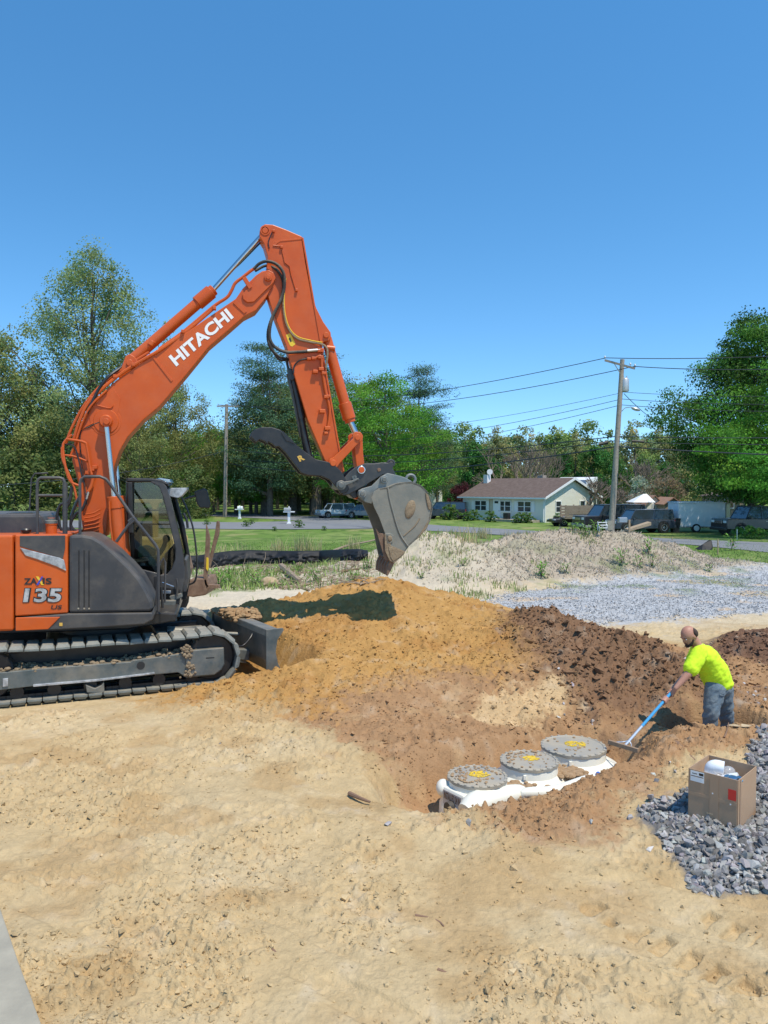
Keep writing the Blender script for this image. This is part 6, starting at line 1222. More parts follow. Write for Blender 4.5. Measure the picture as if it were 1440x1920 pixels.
la = MB().tube([P(1166, 771, YP), P(1172, 765, YP), P(1184, 763, YP-.2)], .025, 6).build('lamp_arm', M['galv'], up_, True); MB().ball(P(1192, 767, YP-.3), (.28, .18, .10), 12, 8, Matrix.Rotation(-.3, 3, 'Y')).build('lamp_head', M['galv'], up_, True)
MB().box(P(1144, 985, YP-.2), (.28, .06, .55)).build('notice_plate', M['concrete'], up_)
lt, lb = P(425, 758, 85), P(421.5, 970, 85); lb[2] = float(zbase(85))-.1
lp = empty('utility_pole', (lb[0], 85, lb[2]), 'slim grey utility pole with one cross arm in front of the wood', 'utility pole'); MB().tube([lb, lt], [.24, .17], 12, False).build('pole', M['pole'], lp, True); MB().box(P(427, 761.5, 84.9), (2.4, .14, .14)).build('cross_arm', M['pole'], lp); MB().box(P(424, 842, 84.8), (.1, .08, .1)).build('bracket', M['galv'], lp)
for px in (409, 445): MB().lathe(P(px, 759, 84.9), [(.03, 0), (.05, .06), (.03, .14)], 8).build('insulator', M['galv'], lp, True)
def wire(a, b, sag, r, lab, grp='power and telephone wires'):
    q = [a+(b-a)*t-up*sag*4*t*(1-t) for t in np.linspace(0, 1, 26)]; tag(MB().tube(q, r, 5, False).build('overhead_wire', M['wire'], None, True), lab, 'wire', grp)
def PW(px, py, Y): return P(px, py, Y)
wire(PW(1136, 671, 44.7), PW(409, 759, 84.9), 1.1, .022, 'highest wire from the cross arm toward the left pole'); wire(PW(1189, 687, 43.9), PW(445, 759, 84.9), 1.35, .022, 'second wire from the right end of the cross arm toward the left pole')
wire(PW(1163, 737, YP), PW(424, 800, 85), 1.5, .013, 'thin topmost service wire left of the utility pole'); wire(PW(1162, 749, YP), PW(424, 818, 85), 1.6, .016, 'middle service wire left of the utility pole'); wire(PW(1161, 760, YP), PW(424, 832, 85), 1.7, .016, 'lower service wire left of the utility pole')
wire(PW(1157, 818, YP), PW(424, 842, 84.8), .95, .03, 'upper thick cable left of the utility pole'); wire(PW(1156, 826, YP), PW(424, 858, 84.8), 1.0, .026, 'middle thick cable left of the utility pole'); wire(PW(1155, 837, YP), PW(424, 868, 84.8), 1.3, .038, 'lowest thick cable left of the utility pole')
wire(PW(1136, 671, 44.7), PW(1800, 645, 34), .25, .022, 'highest wire running right over the big maple'); wire(PW(1189, 687, 43.9), PW(1800, 668, 33), .35, .022, 'second wire running right into the big maple')
wire(PW(1166, 735, YP), PW(1800, 728, 34), .3, .013, 'thin service wire running right, topmost of three'); wire(PW(1165, 748, YP), PW(1800, 746, 34), .3, .016, 'thin service wire running right, middle of three'); wire(PW(1164, 759, YP), PW(1800, 762, 34), .3, .016, 'thin service wire running right, lowest of three')
wire(PW(1157, 818, YP), PW(1800, 812, 34), .15, .024, 'upper thick cable running right before the trees'); wire(PW(1156, 828, YP), PW(1800, 828, 34), .15, .02, 'middle thick cable running right before the trees'); wire(PW(1155, 837, YP), PW(1800, 862, 34), .12, .036, 'lowest thick cable running right across the big maple')
wire(PW(1170, 738, YP), PW(1255, 802, 70), .3, .02, 'diagonal wire dropping right from the transformer')
wire(PW(421, 846, 84.8), PW(-200, 915, 58), 1.0, .03, 'cable from the left pole toward the excavator boom')
tag(MB().cyl(PW(1123, 833, 45.2), PW(1140, 829.5, 45.1), .10, 8).build('splice_case', M['rubber']), 'black splice case hanging on the cable left of the utility pole', 'cable box'); tag(MB().cyl(PW(1185, 827, 44.2), PW(1208, 828.5, 43.8), .07, 8).build('splice_case', M['rubber']), 'black splice case hanging on the cable right of the utility pole', 'cable box')
# ------------------------------------------------------------------ mailboxes
def mailbox(px, py, lab, s_=1.0, flip=1):
    q = T(px, py); z = q[2]; t = empty('mailbox', (q[0], q[1], z), lab, 'mailbox'); x, y_ = q[0], q[1]
    MB().box((x, y_, z+.6*s_), (.20*s_, .20*s_, 1.2*s_)).build('post', M['white'], t, bevel=.01); MB().box((x, y_, z+.06), (.34*s_, .34*s_, .16*s_)).build('post_base', M['white'], t, bevel=.02); MB().lathe((x, y_, z+1.2*s_), [(.12*s_, 0), (.13*s_, .04), (.05*s_, .12), (.07*s_, .18*s_), (.0, .24*s_)], 10).build('finial', M['white'], t, True)
    MB().box((x-flip*.02, y_-.1, z+1.0*s_), (.9*s_, .3*s_, .08*s_)).build('arm', M['white'], t, bevel=.01)
    b = [(x-.28*s_, .16), (x-.28*s_, .34), (x, .46)]; pr = [(-.17, 0), (-.17, .17), (-.12, .26), (0, .3), (.12, .26), (.17, .17), (.17, 0)]
    A = [np.array([x-.3*s_+flip*.1, y_-.1+p*s_, z+1.04*s_+r_*s_]) for p, r_ in pr]; MB().prism(A, [p+np.array([.55*s_, 0, 0]) for p in A]).build('box', M['white'] if flip > 0 else PM_['pewter'], t, bevel=.01)
mailbox(449.5, 973, 'white mailbox on a white post, the left one beside the slim pole', 1.0); mailbox(542, 983, 'white mailbox post with side arm, the right one beyond the lawn', 1.12, -1)
# ------------------------------------------------------------------ silt fence and posts
M['film'] = mat('black_silt_film', (.012, .0125, .014), .6, bump=.5, bscale=6, spec=.35)
def film(pts, lab, seed, y0w=.0):
    nn = 160; P0 = np.array([T(px, py)-np.array([0, 0, .05]) for px, py, _ in pts]); P1 = np.array([P(px, pt_, np.array(T(px, py))[1]+.25) for px, py, pt_ in pts]); s_ = np.linspace(0, len(pts)-1, nn); ii = np.arange(len(pts))
    b = np.stack([np.interp(s_, ii, P0[:, k]) for k in range(3)], -1); tt = np.stack([np.interp(s_, ii, P1[:, k]) for k in range(3)], -1); V_ = []; k = 14
    for j in range(k+1):
        t = j/k; f_ = (fbm(s_*9+j*.3, np.full(nn, j*.9+seed), seed, 3)-.5)*.22*math.sin(math.pi*min(1, t+.15)); g_ = (fbm(s_*3, np.full(nn, j*.5+5.), seed+4, 3)-.5)*.25*math.sin(math.pi*t); row = b*(1-t)+tt*t; row[:, 1] -= f_+g_+.15*math.sin(math.pi*t); V_.append(row)
    V_ = np.concatenate(V_); idx = np.arange((k+1)*nn).reshape(k+1, nn); F_ = np.stack([idx[:-1, :-1], idx[:-1, 1:], idx[1:, 1:], idx[1:, :-1]], -1).reshape(-1, 4)
    o = link('silt_fence', fastmesh('silt_fence', V_, F_, M['film'], smooth=True)); m_ = o.modifiers.new('s', 'SOLIDIFY'); m_.thickness = .01; return tag(o, lab, 'silt fence')
film([(330, 1070, 1043), (372, 1068, 1041), (400, 1064, 1037), (430, 1061, 1033), (470, 1058, 1031), (520, 1058, 1032.5), (560, 1060, 1033), (600, 1058, 1032), (640, 1054, 1030), (672, 1050, 1029), (690, 1046, 1032)], 'sagging black plastic silt fence behind the cut branches', 3)
a = T(1313, 1031); q = [P(1303, 1029, a[1]), P(1318, 1020, a[1]), P(1330, 1012, a[1]+.1), P(1334, 1013, a[1]+.1), P(1336, 1024, a[1]-.1), P(1336, 1037, a[1]-.3), P(1327, 1036, a[1]-.4), P(1316, 1032, a[1]-.3)]
tag(MB().prism(q, [p+np.array([.02, .03, 0]) for p in q]).build('torn_film', M['film']), 'torn scrap of black silt film standing by the road at right', 'plastic scrap')
def stake(px, pyb, px2, pyt, lab, r=.03, m='cutwood', name='stake'):
    a = T(px, pyb); b = P(px2, pyt, a[1]); tag(MB().tube([a-up*.05, b], r, 5, False).build(name, M[m]), lab, 'stake')
stake(1346, 1041, 1346, 1011, 'thin pale stake right of the torn black film'); stake(1379, 1026, 1370, 1010, 'leaning pale stake by the road at right'); stake(1261, 1014, 1260, 1007, 'short pale stake left of the torn black film'); stake(1382, 1012, 1382, 992, 'grey upright stake before the dark pickup', .03, 'galv')
# ------------------------------------------------------------------ yellow loader behind the cab, with upright forks
YL = 17.0
t = empty('loader', (P(255, 1100, YL)[0], YL, 0), 'old yellow loader with upright rusty forks behind the excavator cab', 'loader')
def LB(name, pts, Y0, dy, m, bev=.01): a = [P(x, y_, Y0) for x, y_ in pts]; return MB().prism(a, [p+np.array([0, dy, 0]) for p in a]).build(name, M[m], t, bevel=bev)
LB('roof_bar', [(236, 936), (303, 936), (303, 943), (236, 943)], YL, .12, 'loader', .02); LB('post', [(284, 940), (295, 940), (294, 1015), (286, 1015)], YL, .14, 'loader', .02); LB('gusset', [(279, 941), (300, 941), (293, 955), (287, 955)], YL-.02, .04, 'loader')
LB('post', [(240, 940), (249, 940), (249, 1010), (241, 1010)], YL+1.3, .14, 'rust', .02); LB('hood', [(236, 1007), (322, 1009), (324, 1030), (300, 1052), (240, 1050)], YL-.1, 1.4, 'loader', .05); LB('seat', [(262, 985), (282, 982), (284, 1008), (262, 1008)], YL+.3, .5, 'black', .05)
LB('chassis', [(236, 1050), (330, 1050), (336, 1075), (330, 1096), (236, 1098)], YL, 1.3, 'rust', .04); LB('fork_carriage', [(341, 1100), (356, 1086), (388, 1084), (392, 1100), (386, 1116), (362, 1120), (344, 1117)], YL-.5, .9, 'rust', .03)
LB('cross_bar', [(386, 1096), (410, 1097), (411, 1103), (386, 1104)], YL-.5, .15, 'rust'); LB('fork', [(384, 1098), (381, 1080), (385, 1020), (386, 983), (391, 1000), (393, 1010), (391, 1045), (388, 1085), (392, 1102)], YL-.5, .1, 'rust')
LB('fork', [(390, 1055), (398, 1020), (403, 998), (406, 977), (410, 977), (411, 985), (410, 1002), (404, 1022), (396, 1052), (393, 1066)], YL-.3, .1, 'rust'); LB('paint_mark', [(386, 1066), (387, 1045), (391, 1046), (391, 1066), (389, 1071)], YL-.52, .012, 'yellow')
for (px, r_) in ((262, .45), (318, .4)):
    c_ = P(px, 1095, YL-.2); c_[2] = r_; w_ = MB().lathe(c_, [(r_*.9, -.15), (r_, -.12), (r_, .12), (r_*.9, .15)], 22, [np.array([1, 0, 0]), up, np.array([0, -1., 0])]).build('wheel', M['tyre'], t, True); MB().lathe(c_, [(r_*.5, .14), (r_*.5, .17), (.05, .16)], 16, [np.array([1, 0, 0]), up, np.array([0, -1., 0])]).build('rim', M['loader'], w_, True)
# ------------------------------------------------------------------ buried tank with three lids
M['poly'] = mat('cream_plastic', (.80, .78, .68), .35, spec=.4, dust=.12); M['lid'] = mat('grey_plastic_lid', (.25, .26, .255), .6, col2=(.42, .35, .24), nscale=5, namt=.8, dust=.3); M['bluep'] = mat('blue_plug', (.02, .12, .5), .4)
M['lidsoil'] = mat('soil_on_lid', (.38, .25, .14), .95, col2=(.30, .19, .1), nscale=20, bump=.5)
def zp(px, py, z): return Z0(px, py, z)
A2 = np.array([.79, .61, 0]); B2 = np.array([-.61, .79, 0])
LID = []
for (px, py, rx) in ((895, 1454, 52.5), (992, 1424, 51), (1075, 1397, 57)):
    c_ = zp(px, py, -.045); LID.append((c_, rx/1440*math.sqrt(c_[1]**2+2.9**2)*1.0))
tk = empty('septic_tank', (LID[1][0][0], LID[1][0][1], -.4), 'half buried cream plastic tank with three grey round lids in the dug soil', 'tank')
rdl = random.Random(31)
for i, (c_, r) in enumerate(LID):
    k_ = .0 if i else -.30; MB().lathe(c_-up*.52, [(r*(1.62+k_), 0), (r*(1.58+k_), .24), (r*(1.40+k_*.8), .31), (r*(1.16+k_*.4), .36), (r*1.0, .40), (r*.97, .50)], 44).build('riser', M['poly'], tk, True)
    for k in range(3): a = k*2.1-1.9; MB().box(c_+np.array([math.cos(a)*r*1.0, math.sin(a)*r*1.0, -.085]), (.03, .03, .05)).build('lug', M['poly'], tk, bevel=.004)
    ld_ = MB().lathe(c_-up*.055, [(r*.97, .018), (r*1.0, .024), (r*1.0, .05), (r*.93, .058), (r*.90, .050), (r*.2, .062), (.01, .064)], 72, mod=lambda k, j: 1.018 if k <= 2 and (j % 6) < 3 else 1).build('lid', M['lid'], tk, True)
    for k in range(24):
        a = 2*math.pi*k/24; p = c_+np.array([math.cos(a)*r*.965, math.sin(a)*r*.965, .0]); MB().box(p, (.028, .028, .012), np.array([[math.cos(a), math.sin(a), 0], [-math.sin(a), math.cos(a), 0], [0, 0, 1]])).build('lid_tab', M['lid'], ld_, bevel=.003)
    st = MB(); n_ = 26; cc = c_+up*.011+np.array([.02, .01, 0]); R0 = r*(.34 if i != 1 else .27)
    for k in range(n_*4):                          # warning print, patchy yellow
        a = rdl.uniform(0, 6.28); q = R0*math.sqrt(rdl.random()); st.box(cc+np.array([q*math.cos(a), q*math.sin(a)*.85, 0]), (rdl.uniform(.008, .03), rdl.uniform(.006, .016), .003+.001*rdl.random()))
    tag(st.build('warning_print', M['yellow'], ld_), kind='stuff')
    so = MB()
    for k in range([110, 90, 30][i]):
        a = rdl.gauss([2.6, 2.2, 4.6][i], 1.0) if k % 3 else rdl.uniform(0, 6.28); q = r*.86*math.sqrt(rdl.random()); s_ = rdl.uniform(.003, .011); so.ball(c_+np.array([q*math.cos(a), q*math.sin(a), .006]), (s_*1.8, s_*1.8, s_*.6), 6, 4)
    tag(so.build('soil_on_lid', M['lidsoil'], ld_), kind='stuff')
# low shoulder of the tank, end box with panel, bulb, rib
def slab(name, pts, z0_, z1_, m, parent=tk, bevel=.02): a = [np.array([p[0], p[1], z1_]) for p in pts]; return MB().prism(a, [np.array([p[0], p[1], z0_]) for p in pts]).build(name, M[m], parent, bevel=bevel)
p_far, p_near = zp(830, 1474, -.125), zp(869, 1493, -.125)
e_ = (p_near-p_far); e_ /= np.linalg.norm(e_); fw = np.array([-e_[1], e_[0], 0]); fw = fw if fw.dot(A2) > 0 else -fw
slab('outlet_box', [p_far, p_near, p_near+fw*.45+e_*.12, p_far+fw*.45-e_*.08], -.5, -.125, 'poly')
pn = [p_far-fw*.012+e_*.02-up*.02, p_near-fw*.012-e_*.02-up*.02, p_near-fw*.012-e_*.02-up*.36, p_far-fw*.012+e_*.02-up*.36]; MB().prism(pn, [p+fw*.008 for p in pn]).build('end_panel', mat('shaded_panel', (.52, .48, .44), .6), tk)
tx = [pn[0]-up*.085+e_*.015-fw*.002, pn[1]-up*.085-e_*.015-fw*.002, pn[1]-up*.012-e_*.015-fw*.002, pn[0]-up*.012+e_*.015-fw*.002]; text_on('lettering', 'INSTALLED 24 IN', tx, 0, 'rust', tk, off=.03, th=.002)
c_ = (pn[0]+pn[1])/2-up*.13; MB().cyl(c_-fw*.06, c_+fw*.05, .055, 18).build('outlet_pipe', M['grey'], tk, True)
MB().ball(p_far-e_*.06+fw*.06-up*.05, (.075, .10, .085), 16, 10).build('tank_lobe', M['poly'], tk, True)
a, b, c2 = zp(985, 1487, -.17), zp(1040, 1482, -.17), zp(1103, 1461, -.16); MB().tube([a-up*.06, a, b+np.array([0, -.02, 0]), c2, c2-up*.05], [.03, .05, .06, .045, .02], 10).build('tank_rib', M['poly'], tk, True)
a, b = zp(905, 1508, -.22), zp(968, 1488, -.2); MB().tube([a-A2*.22-up*.03, a-A2*.05+up*.02, b, b+A2*.12-up*.04], [.10, .13, .09, .05], 14).build('tank_shoulder', M['poly'], tk, True)
q = LID[2][0]+np.array([.16, -LID[2][1]*1.17, -.17]); MB().cyl(q, q+np.array([.01, -.06, 0]), .028, 14).build('blue_plug', M['bluep'], tk, True)
# loose soil washed against the tank
xs_ = []; ys_ = []; zs_ = []
so = MB()
for (cx, cy, sx_, sy_, n_, z_) in [(1.02, 7.42, .08, .04, 25, -.16), (1.28, 7.62, .10, .08, 90, -.17), (1.95, 8.02, .12, .08, 90, -.17), (1.5, 7.5, .25, .10, 120, -.2)]:
    for k in range(n_):
        x, y_ = rdl.gauss(cx, sx_), rdl.gauss(cy, sy_); s_ = rdl.uniform(.012, .035); so.ball((x, y_, max(z_, float(Hq(x, y_)[0]))+.004), (s_*1.4, s_*1.2, s_*.7), 6, 4)
tag(so.build('soil_crumbs', M['lidsoil']), 'brown soil crumbs washed against the cream tank', 'soil crumbs', None, 'stuff')
# ------------------------------------------------------------------ cardboard box
M['card'] = mat('cardboard', (.42, .275, .17), .85, col2=(.38, .245, .15), nscale=3, bump=.1, bscale=120); M['cardin'] = mat('cardboard_inside', (.50, .36, .22), .85); M['tape'] = mat('packing_tape', (.38, .25, .16), .35, spec=.6)
M['pvc'] = mat('white_pvc', (.82, .82, .82), .3); M['bag'] = mat('clear_bag', (.7, .72, .74), .15, alpha=.35, spec=.8); M['redst'] = mat('red_sticker', (.62, .03, .02), .5)
zb = .125; FR = zp(1382, 1559, zb); FL = zp(1291, 1532, zb); ea = (FL-FR); wbx = np.linalg.norm(ea); ea /= wbx; eb = np.array([-ea[1], ea[0], 0]); eb = eb if eb[1] > 0 else -eb; eb = eb; hb = .41; dbx = .42
tl_ = eb*.0+up
bxr = empty('cardboard_box', (FR+FL)/2+eb*.2, 'open brown cardboard box of white pipe fittings on the crushed stone', 'box')
def wall_(name, p, q, th, m='card'):
    d_ = (q-p)/np.linalg.norm(q-p); n_ = np.array([-d_[1], d_[0], 0]); MB_ = MB().prism([p, q, q+up*hb, p+up*hb], [x+n_*th for x in (p, q, q+up*hb, p+up*hb)]); return MB_.build(name, M[m], bxr, bevel=.002)
BR, BL = FR+eb*dbx, FL+eb*dbx
w1 = wall_('side', FR, FL, .006 if np.cross(ea, up).dot(eb) < 0 else .006); wall_('side', FL, BL, .006); wall_('side', BL, BR, .006); wall_('side', BR, FR, .006)
MB().prism([FR+up*.01, FL+up*.01, BL+up*.01, BR+up*.01], [p+up*.016 for p in (FR, FL, BL, BR)]).build('base', M['card'], bxr)
def onface(name, u0, u1, z0_, z1_, m, o_=.004, th=.002, P0=FL, D=-ea, N=-eb):
    a = [P0+D*u+N*o_+up*z for u, z in ((u0, z0_), (u1, z0_), (u1, z1_), (u0, z1_))]; return MB().prism(a, [p+N*th for p in a]).build(name, M[m], bxr)
nn = -eb; onface('tape', .17, .24, .0, hb, 'tape', .008); onface('tape', .0, wbx, .20, .225, 'tape', .006)
onface('shipping_label', .015, .125, .315, .40, 'decal', .008); onface('label_line', .02, .12, .356, .362, 'rust', .011); onface('bar_code', .085, .12, .372, .392, 'blackd', .011); onface('label_line', .03, .07, .377, .383, 'grey', .011); onface('red_sticker', .315, .375, .24, .325, 'redst', .008); onface('tape', .03, .055, .0, hb, 'tape', .008, P0=FR, D=eb, N=-ea)
onface('torn_patch', .15, .20, .08, .088, 'cardin', .011); onface('staple', .19, .20, .25, .26, 'decal', .011); onface('staple', .33, .34, .20, .21, 'decal', .011)
def inb(u, v, z): return FL-ea*u+eb*v+up*z
def item(name, mbb, m, lab, cat='pipe fitting', grp='fittings in the cardboard box'): tag(mbb.build(name, M[m], None, True), lab, cat, grp)
item('pipe_fitting', MB().tube([inb(.08, .20, .06), inb(.10, .20, .34), inb(.13, .20, .40), inb(.20, .22, .40)], .055, 16), 'pvc', 'tall white pipe elbow at the left inside the cardboard box')
item('pipe_fitting', MB().lathe(inb(.27, .20, .20), [(.07, 0), (.075, .14), (.05, .2), (.02, .21)], 20, [ea, up, eb*.9]), 'pvc', 'white domed fitting in the middle of the cardboard box')
item('pipe_fitting', MB().tube([inb(.18, .12, .28), inb(.26, .14, .33), inb(.34, .16, .36)], .055, 14), 'pvc', 'white pipe piece lying across the box contents')
item('plastic_bag', MB().ball(inb(.20, .32, .34), (.06, .05, .05), 14, 8), 'bag', 'crumpled clear plastic bag behind the white fittings', 'bag')
item('plastic_bag', MB().ball(inb(.06, .12, .30), (.05, .05, .06), 14, 8), 'pvc', 'white bagged part at the left rim of the box', 'bag')
item('vent_cover', MB().lathe(inb(.32, .09, .375), [(.065, 0), (.075, .006), (.07, .016), (.045, .012), (.04, .022), (.02, .026), (.0, .028)], 28), 'chrome', 'round silver drain cover at the right front of the box', 'cover')
tag(MB().box(inb(.2, .2, .15), (.36, .36, .28), [ea, eb, up]).build('packing_sheet', M['pvc'], None, bevel=.03), 'white packing material filling the cardboard box', 'packing')
# ------------------------------------------------------------------ the man with the rake
M['skin'] = mat('skin', (.46, .235, .16), .55, col2=(.40, .19, .125), nscale=9); M['shirt'] = mat('hi_vis_shirt', (.60, .86, .02), .85, col2=(.56, .82, .02), nscale=4, bump=.25, bscale=14); M['jeans'] = mat('dusty_jeans', (.12, .17, .215), .9, col2=(.19, .215, .22), nscale=5, bump=.3, bscale=30); M['hair'] = mat('short_dark_hair', (.055, .035, .028), .9); M['beard'] = mat('dark_beard', (.035, .022, .018), .95, bump=.5, bscale=80); M['boot'] = mat('work_boot', (.16, .10, .06), .8)
J = P
def chain(mb, pts, rads, k=9, n=12):
    for (a, ra), (b, rb) in zip(zip(pts[:-1], rads[:-1]), zip(pts[1:], rads[1:])):
        a, b = np.asarray(a, float), np.asarray(b, float)
        for i in range(k):
            t = i/k; ra_ = np.asarray(ra if hasattr(ra, '__len__') else (ra,)*3, float); rb_ = np.asarray(rb if hasattr(rb, '__len__') else (rb,)*3, float); mb.ball(a*(1-t)+b*t, ra_*(1-t)+rb_*t, n, 8)
    mb.ball(pts[-1], rads[-1], n, 8); return mb
def remesh(mb, name, m, parent, vox=.012, smooth=4, noise=0):
    me = bpy.data.meshes.new(name); me.from_pydata(mb.v, [], mb.f); o = bpy.data.objects.new(name, me); C.objects.link(o)
    r_ = o.modifiers.new('r', 'REMESH'); r_.mode = 'VOXEL'; r_.voxel_size = vox; s_ = o.modifiers.new('s', 'SMOOTH'); s_.iterations = smooth; s_.factor = .6
    dg = bpy.context.evaluated_depsgraph_get(); m2 = bpy.data.meshes.new_from_object(o.evaluated_get(dg)); bpy.data.objects.remove(o)
    co = np.zeros(len(m2.vertices)*3); m2.vertices.foreach_get('co', co); co = co.reshape(-1, 3)
    if noise:
        nr = np.zeros(len(m2.vertices)*3); m2.vertex_normals.foreach_get('vector', nr); nr = nr.reshape(-1, 3); u = co[:, 0]*.8+co[:, 1]*.5+co[:, 2]*1.1; v = co[:, 2]*.6-co[:, 0]*.7; d_ = (fbm(u*9, v*26, 7, 3)-.5)*noise; co = co+nr*d_[:, None]
    co = co-ORG[parent]; m2.vertices.foreach_set('co', co.ravel()); m2.materials.clear(); m2.materials.append(m); m2.shade_smooth(); m2.name = name; m2.update(); q = bpy.data.objects.new(name, m2); C.objects.link(q); q.parent = parent; ORG[q] = ORG[parent]; return q
feet_z = -.42
fn, ff = np.array([J(1327, 1380, 9.22)[0], 9.22, feet_z]), np.array([J(1366, 1380, 9.62)[0], 9.62, feet_z])
man = empty('person', ((fn[0]+ff[0])/2, (fn[1]+ff[1])/2, feet_z), 'bald bearded man in a bright yellow-green t-shirt and jeans bending to rake soil', 'person')
hd = J(1292, 1191, 9.24); nb = J(1311, 1216, 9.27); chest = J(1321, 1232, 9.28); belly = J(1337, 1256, 9.28); pel = J(1346, 1284, 9.3)
shn, shf = J(1312, 1224, 9.08), J(1306, 1221, 9.47); eln, elf = J(1292, 1262, 8.97), J(1290, 1262, 9.38); wrn, wrf = J(1267, 1290, 8.93), J(1258, 1296, 9.1)
hpn, hpf = J(1341, 1290, 9.2), J(1356, 1290, 9.42); knn, knf = J(1334, 1330, 9.15), J(1361, 1330, 9.5)
ann, anf = fn+up*.09, ff+up*.09
fd_ = np.array([-.35, -.94*0-.25, -.75]); fd_ /= np.linalg.norm(fd_)                 # face direction: left and down
fd_ = np.array([-.80, -.28, -.50]); fd_ /= np.linalg.norm(fd_)
sd = np.cross(fd_, up); sd /= np.linalg.norm(sd); hu = np.cross(sd, fd_); rot = np.array([fd_, sd, hu])
H_ = lambda a, b, c_: hd+fd_*a+sd*b+hu*c_
body = MB()
chain(body, [pel, belly, chest, nb], [(.14, .17, .13), (.15, .17, .14), (.14, .18, .13), (.07, .10, .07)])
chain(body, [nb, hd-fd_*.02-hu*.05], [.062, .062])
body.ball(hd+hu*.02, (.098, .077, .098), 18, 12, rot); body.ball(H_(.02, 0, -.03), (.078, .066, .088), 16, 12, rot); body.ball(H_(.045, 0, -.075), (.05, .047, .04), 14, 8, rot)
body.ball(H_(.098, 0, -.02), (.022, .014, .026), 10, 8, rot); body.ball(H_(.085, 0, .022), (.02, .05, .012), 10, 8, rot)
for s_ in (-1, 1): body.ball(H_(-.01, s_*.076, -.015), (.02, .011, .03), 10, 8, rot)
chain(body, [shn, eln], [.062, .048]); chain(body, [eln, wrn], [.050, .029]); chain(body, [shf, elf], [.062, .048]); chain(body, [elf, wrf], [.050, .029])
chain(body, [hpn, knn, ann], [.095, .062, .045]); chain(body, [hpf, knf, anf], [.095, .062, .045])
# rake shaft axis and hands closed round it
rb_ = Z0(1172, 1398, .03); rt = J(1259, 1298, 9.0); ax_ = (rt-rb_)/np.linalg.norm(rt-rb_); rt2 = rt+ax_*.16
def hand(wr, at, side):
    mb = MB(); g = at; pd = g-wr; pd /= np.linalg.norm(pd); nrm = np.cross(ax_, pd); nrm /= np.linalg.norm(nrm); pd = np.cross(nrm, ax_)
    palm = g-pd*.028+nrm*side*.012; chain(body, [wr, palm], [.028, .030], 5)
    body.ball(palm, (.030, .040, .022), 10, 8, np.array([pd, ax_, nrm]))
    for k in range(4):
        o_ = ax_*(.036-k*.024); L = [1.0, 1.08, 1.02, .85][k]; q = [palm+o_+nrm*side*.015, g+o_+nrm*side*.030+pd*.008*L, g+o_+pd*.034*L, g+o_-nrm*side*.028+pd*.012, g+o_-nrm*side*.026-pd*.006]; mb.tube(q, [.0105, .0105, .0098, .0092, .007], 7, True, True, 3)
    q = [palm-nrm*side*.008+ax_*.034, g-nrm*side*.026-pd*.015+ax_*.03, g-nrm*side*.030+pd*.006+ax_*.018]; mb.tube(q, [.013, .012, .009], 7, True, True, 3); return mb
hn = hand(wrn, rb_+ax_*np.linalg.norm(rt-rb_)*.985, -1); hf = hand(wrf, rb_+ax_*np.linalg.norm(rt-rb_)*.84, 1)
body.add(hn.v, hn.f); body.add(hf.v, hf.f)
bd_ = remesh(body, 'body', M['skin'], man, .0095, 2)
sh = MB(); chain(sh, [pel+up*.03, belly, chest, J(1313, 1219, 9.27)], [(.165, .20, .13), (.18, .205, .15), (.165, .215, .145), (.10, .16, .08)], 12, 16)
chain(sh, [J(1350, 1278, 9.3), pel+up*.02], [(.15, .19, .05), (.16, .195, .10)], 5, 16)
chain(sh, [shn, shn*.5+eln*.5, shn*.22+eln*.78], [.092, .095, .095], 9, 14); chain(sh, [shf, shf*.4+elf*.6], [.085, .085], 9, 14)
remesh(sh, 'shirt', M['shirt'], man, .011, 4, .026)
jn = MB(); chain(jn, [pel-up*.01, (hpn+hpf)/2], [(.155, .185, .10), (.15, .18, .10)], 6, 16); chain(jn, [hpn, knn, ann+up*.02], [(.13, .125, .12), .095, .078], 10, 14); chain(jn, [hpf, knf, anf+up*.02], [(.12, .12, .12), .092, .078], 10, 14)
remesh(jn, 'jeans', M['jeans'], man, .011, 3, .028)
MB().tube([J(1349, 1303, 9.07), J(1356, 1304, 9.1), J(1361, 1301, 9.16)], .008, 6).build('pocket_seam', M['jeans'], man, True)
for f_, an in ((fn, ann), (ff, anf)):
    bt = MB(); chain(bt, [an, f_+up*.055, f_+np.array([-.16, -.05, .045])], [(.06, .05, .06), (.06, .05, .055), (.055, .05, .042)], 7, 12); remesh(bt, 'boot', M['boot'], man, .012, 2)
hr = MB(); 
for k in range(9): a = (k-4)/4*1.75; hr.ball(H_(-.045*math.cos(a*.5)-.018, .062*math.sin(a), .01+.012*math.cos(a)), (.034, .036, .05), 10, 8, rot)
hr.ball(H_(-.058, 0, .02), (.045, .062, .055), 12, 8, rot); remesh(hr, 'hair', M['hair'], man, .008, 2)
be = MB()
for s_ in (-1, 1): chain(be, [H_(.02, s_*.066, -.045), H_(.055, s_*.05, -.085), H_(.082, 0, -.10)], [.014, .02, .026], 6, 8)
be.ball(H_(.092, 0, -.062), (.014, .032, .010), 8, 6, rot); remesh(be, 'beard', M['beard'], man, .007, 2)
for s_ in (-1, 1):
    MB().ball(H_(.082, s_*.031, .0), (.010, .014, .008), 8, 6, rot).build('eye', M['white'], man, True); MB().ball(H_(.091, s_*.031, .0), (.003, .005, .005), 8, 6, rot).build('pupil', M['blackd'], man, True)
    MB().tube([H_(.094, s_*.014, .022), H_(.095, s_*.034, .026), H_(.084, s_*.052, .018)], .005, 6).build('eyebrow', M['hair'], man, True)
MB().tube([H_(.098, -.02, -.055), H_(.103, 0, -.056), H_(.098, .02, -.055)], .004, 6).build('mouth', mat('lips', (.32, .12, .1), .6), man, True)
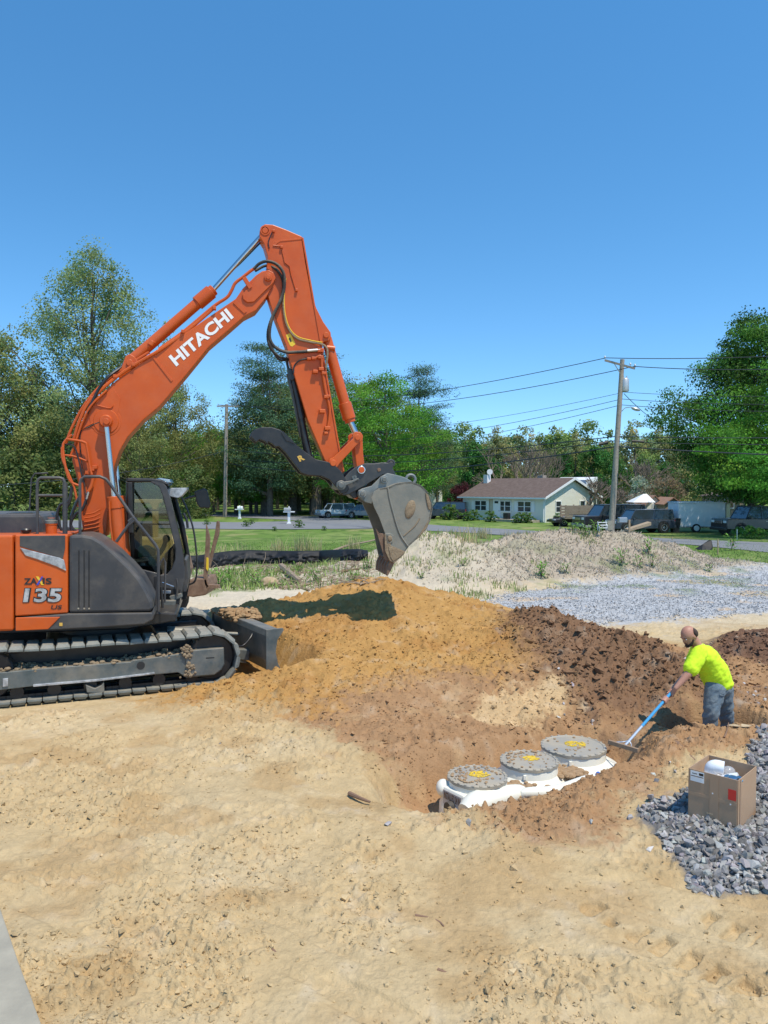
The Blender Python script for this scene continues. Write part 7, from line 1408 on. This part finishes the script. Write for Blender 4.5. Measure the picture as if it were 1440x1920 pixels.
# dark print on the back of the shirt: illegible short bars following the cloth
dg = bpy.context.evaluated_depsgraph_get(); shirt = [c for c in man.children if c.name.startswith('shirt')][0]; bpy.context.view_layer.update()
from mathutils.bvhtree import BVHTree
bv = BVHTree.FromPolygons([v.co for v in shirt.data.vertices], [p.vertices for p in shirt.data.polygons])
pr = MB(); rdp = random.Random(2); org = Vector(CAM-ORG[man])
for (x0, y0, x1, y1, n_, hgt) in [(1327, 1201, 1333, 1211, 5, 2.4), (1333, 1199, 1338, 1206, 2, 3), (1338, 1217, 1344, 1208, 5, 2.6), (1344, 1221, 1347, 1216, 3, 2.6), (1346, 1225, 1349, 1219, 4, 2.2), (1348, 1228, 1351, 1223, 3, 2.2)]:
    for k in range(n_):
        t = (k+.5)/n_; px, py = x0+(x1-x0)*t, y0+(y1-y0)*t; d_ = Vector(ray(px, py)).normalized(); h_ = bv.ray_cast(org, d_)
        if h_[0] is None: continue
        p = np.array(h_[0])+ORG[man]; nr = np.array(h_[1]); e1 = np.cross(nr, [0, 0, 1.]); e1 /= np.linalg.norm(e1); e2 = np.cross(nr, e1); s_ = .0065
        pr.box(p+nr*.001, (hgt*s_, s_*1.1, .003), [e1*.5+e2*.85, np.cross(nr, e1*.5+e2*.85), nr])
tag(pr.build('back_print', M['blackd'], man), kind='stuff')
# rake
M['bluep2'] = mat('blue_handle', (.05, .28, .52), .35, spec=.5); M['alu'] = mat('brushed_aluminium', (.75, .76, .77), .3, .7)
rk = empty('rake', rb_, 'wide landscape rake with blue handle held by the man', 'rake'); Lr = np.linalg.norm(rt2-rb_)
MB().cyl(rb_+ax_*Lr*.30, rt2, .017, 14).build('handle', M['bluep2'], rk, True); MB().cyl(rb_, rb_+ax_*Lr*.31, .015, 14).build('ferrule', M['alu'], rk, True)
ha, hb_ = Z0(1141, 1391, .035), Z0(1197, 1408, .035); hx = (hb_-ha)/np.linalg.norm(hb_-ha); hy = np.cross(up, hx)
hm_ = (ha+hb_)/2; MB().box(hm_, (np.linalg.norm(hb_-ha), .028, .05), [hx, hy, up]).build('head', mat('worn_wood', (.36, .24, .15), .8, col2=(.28, .18, .11), nscale=12), rk, bevel=.006)
for s_ in (-1, 1): MB().tube([rb_+ax_*.10, rb_+hx*s_*.05+ax_*.05, hm_+hx*s_*.10+up*.02], .006, 6).build('brace', M['alu'], rk, True)
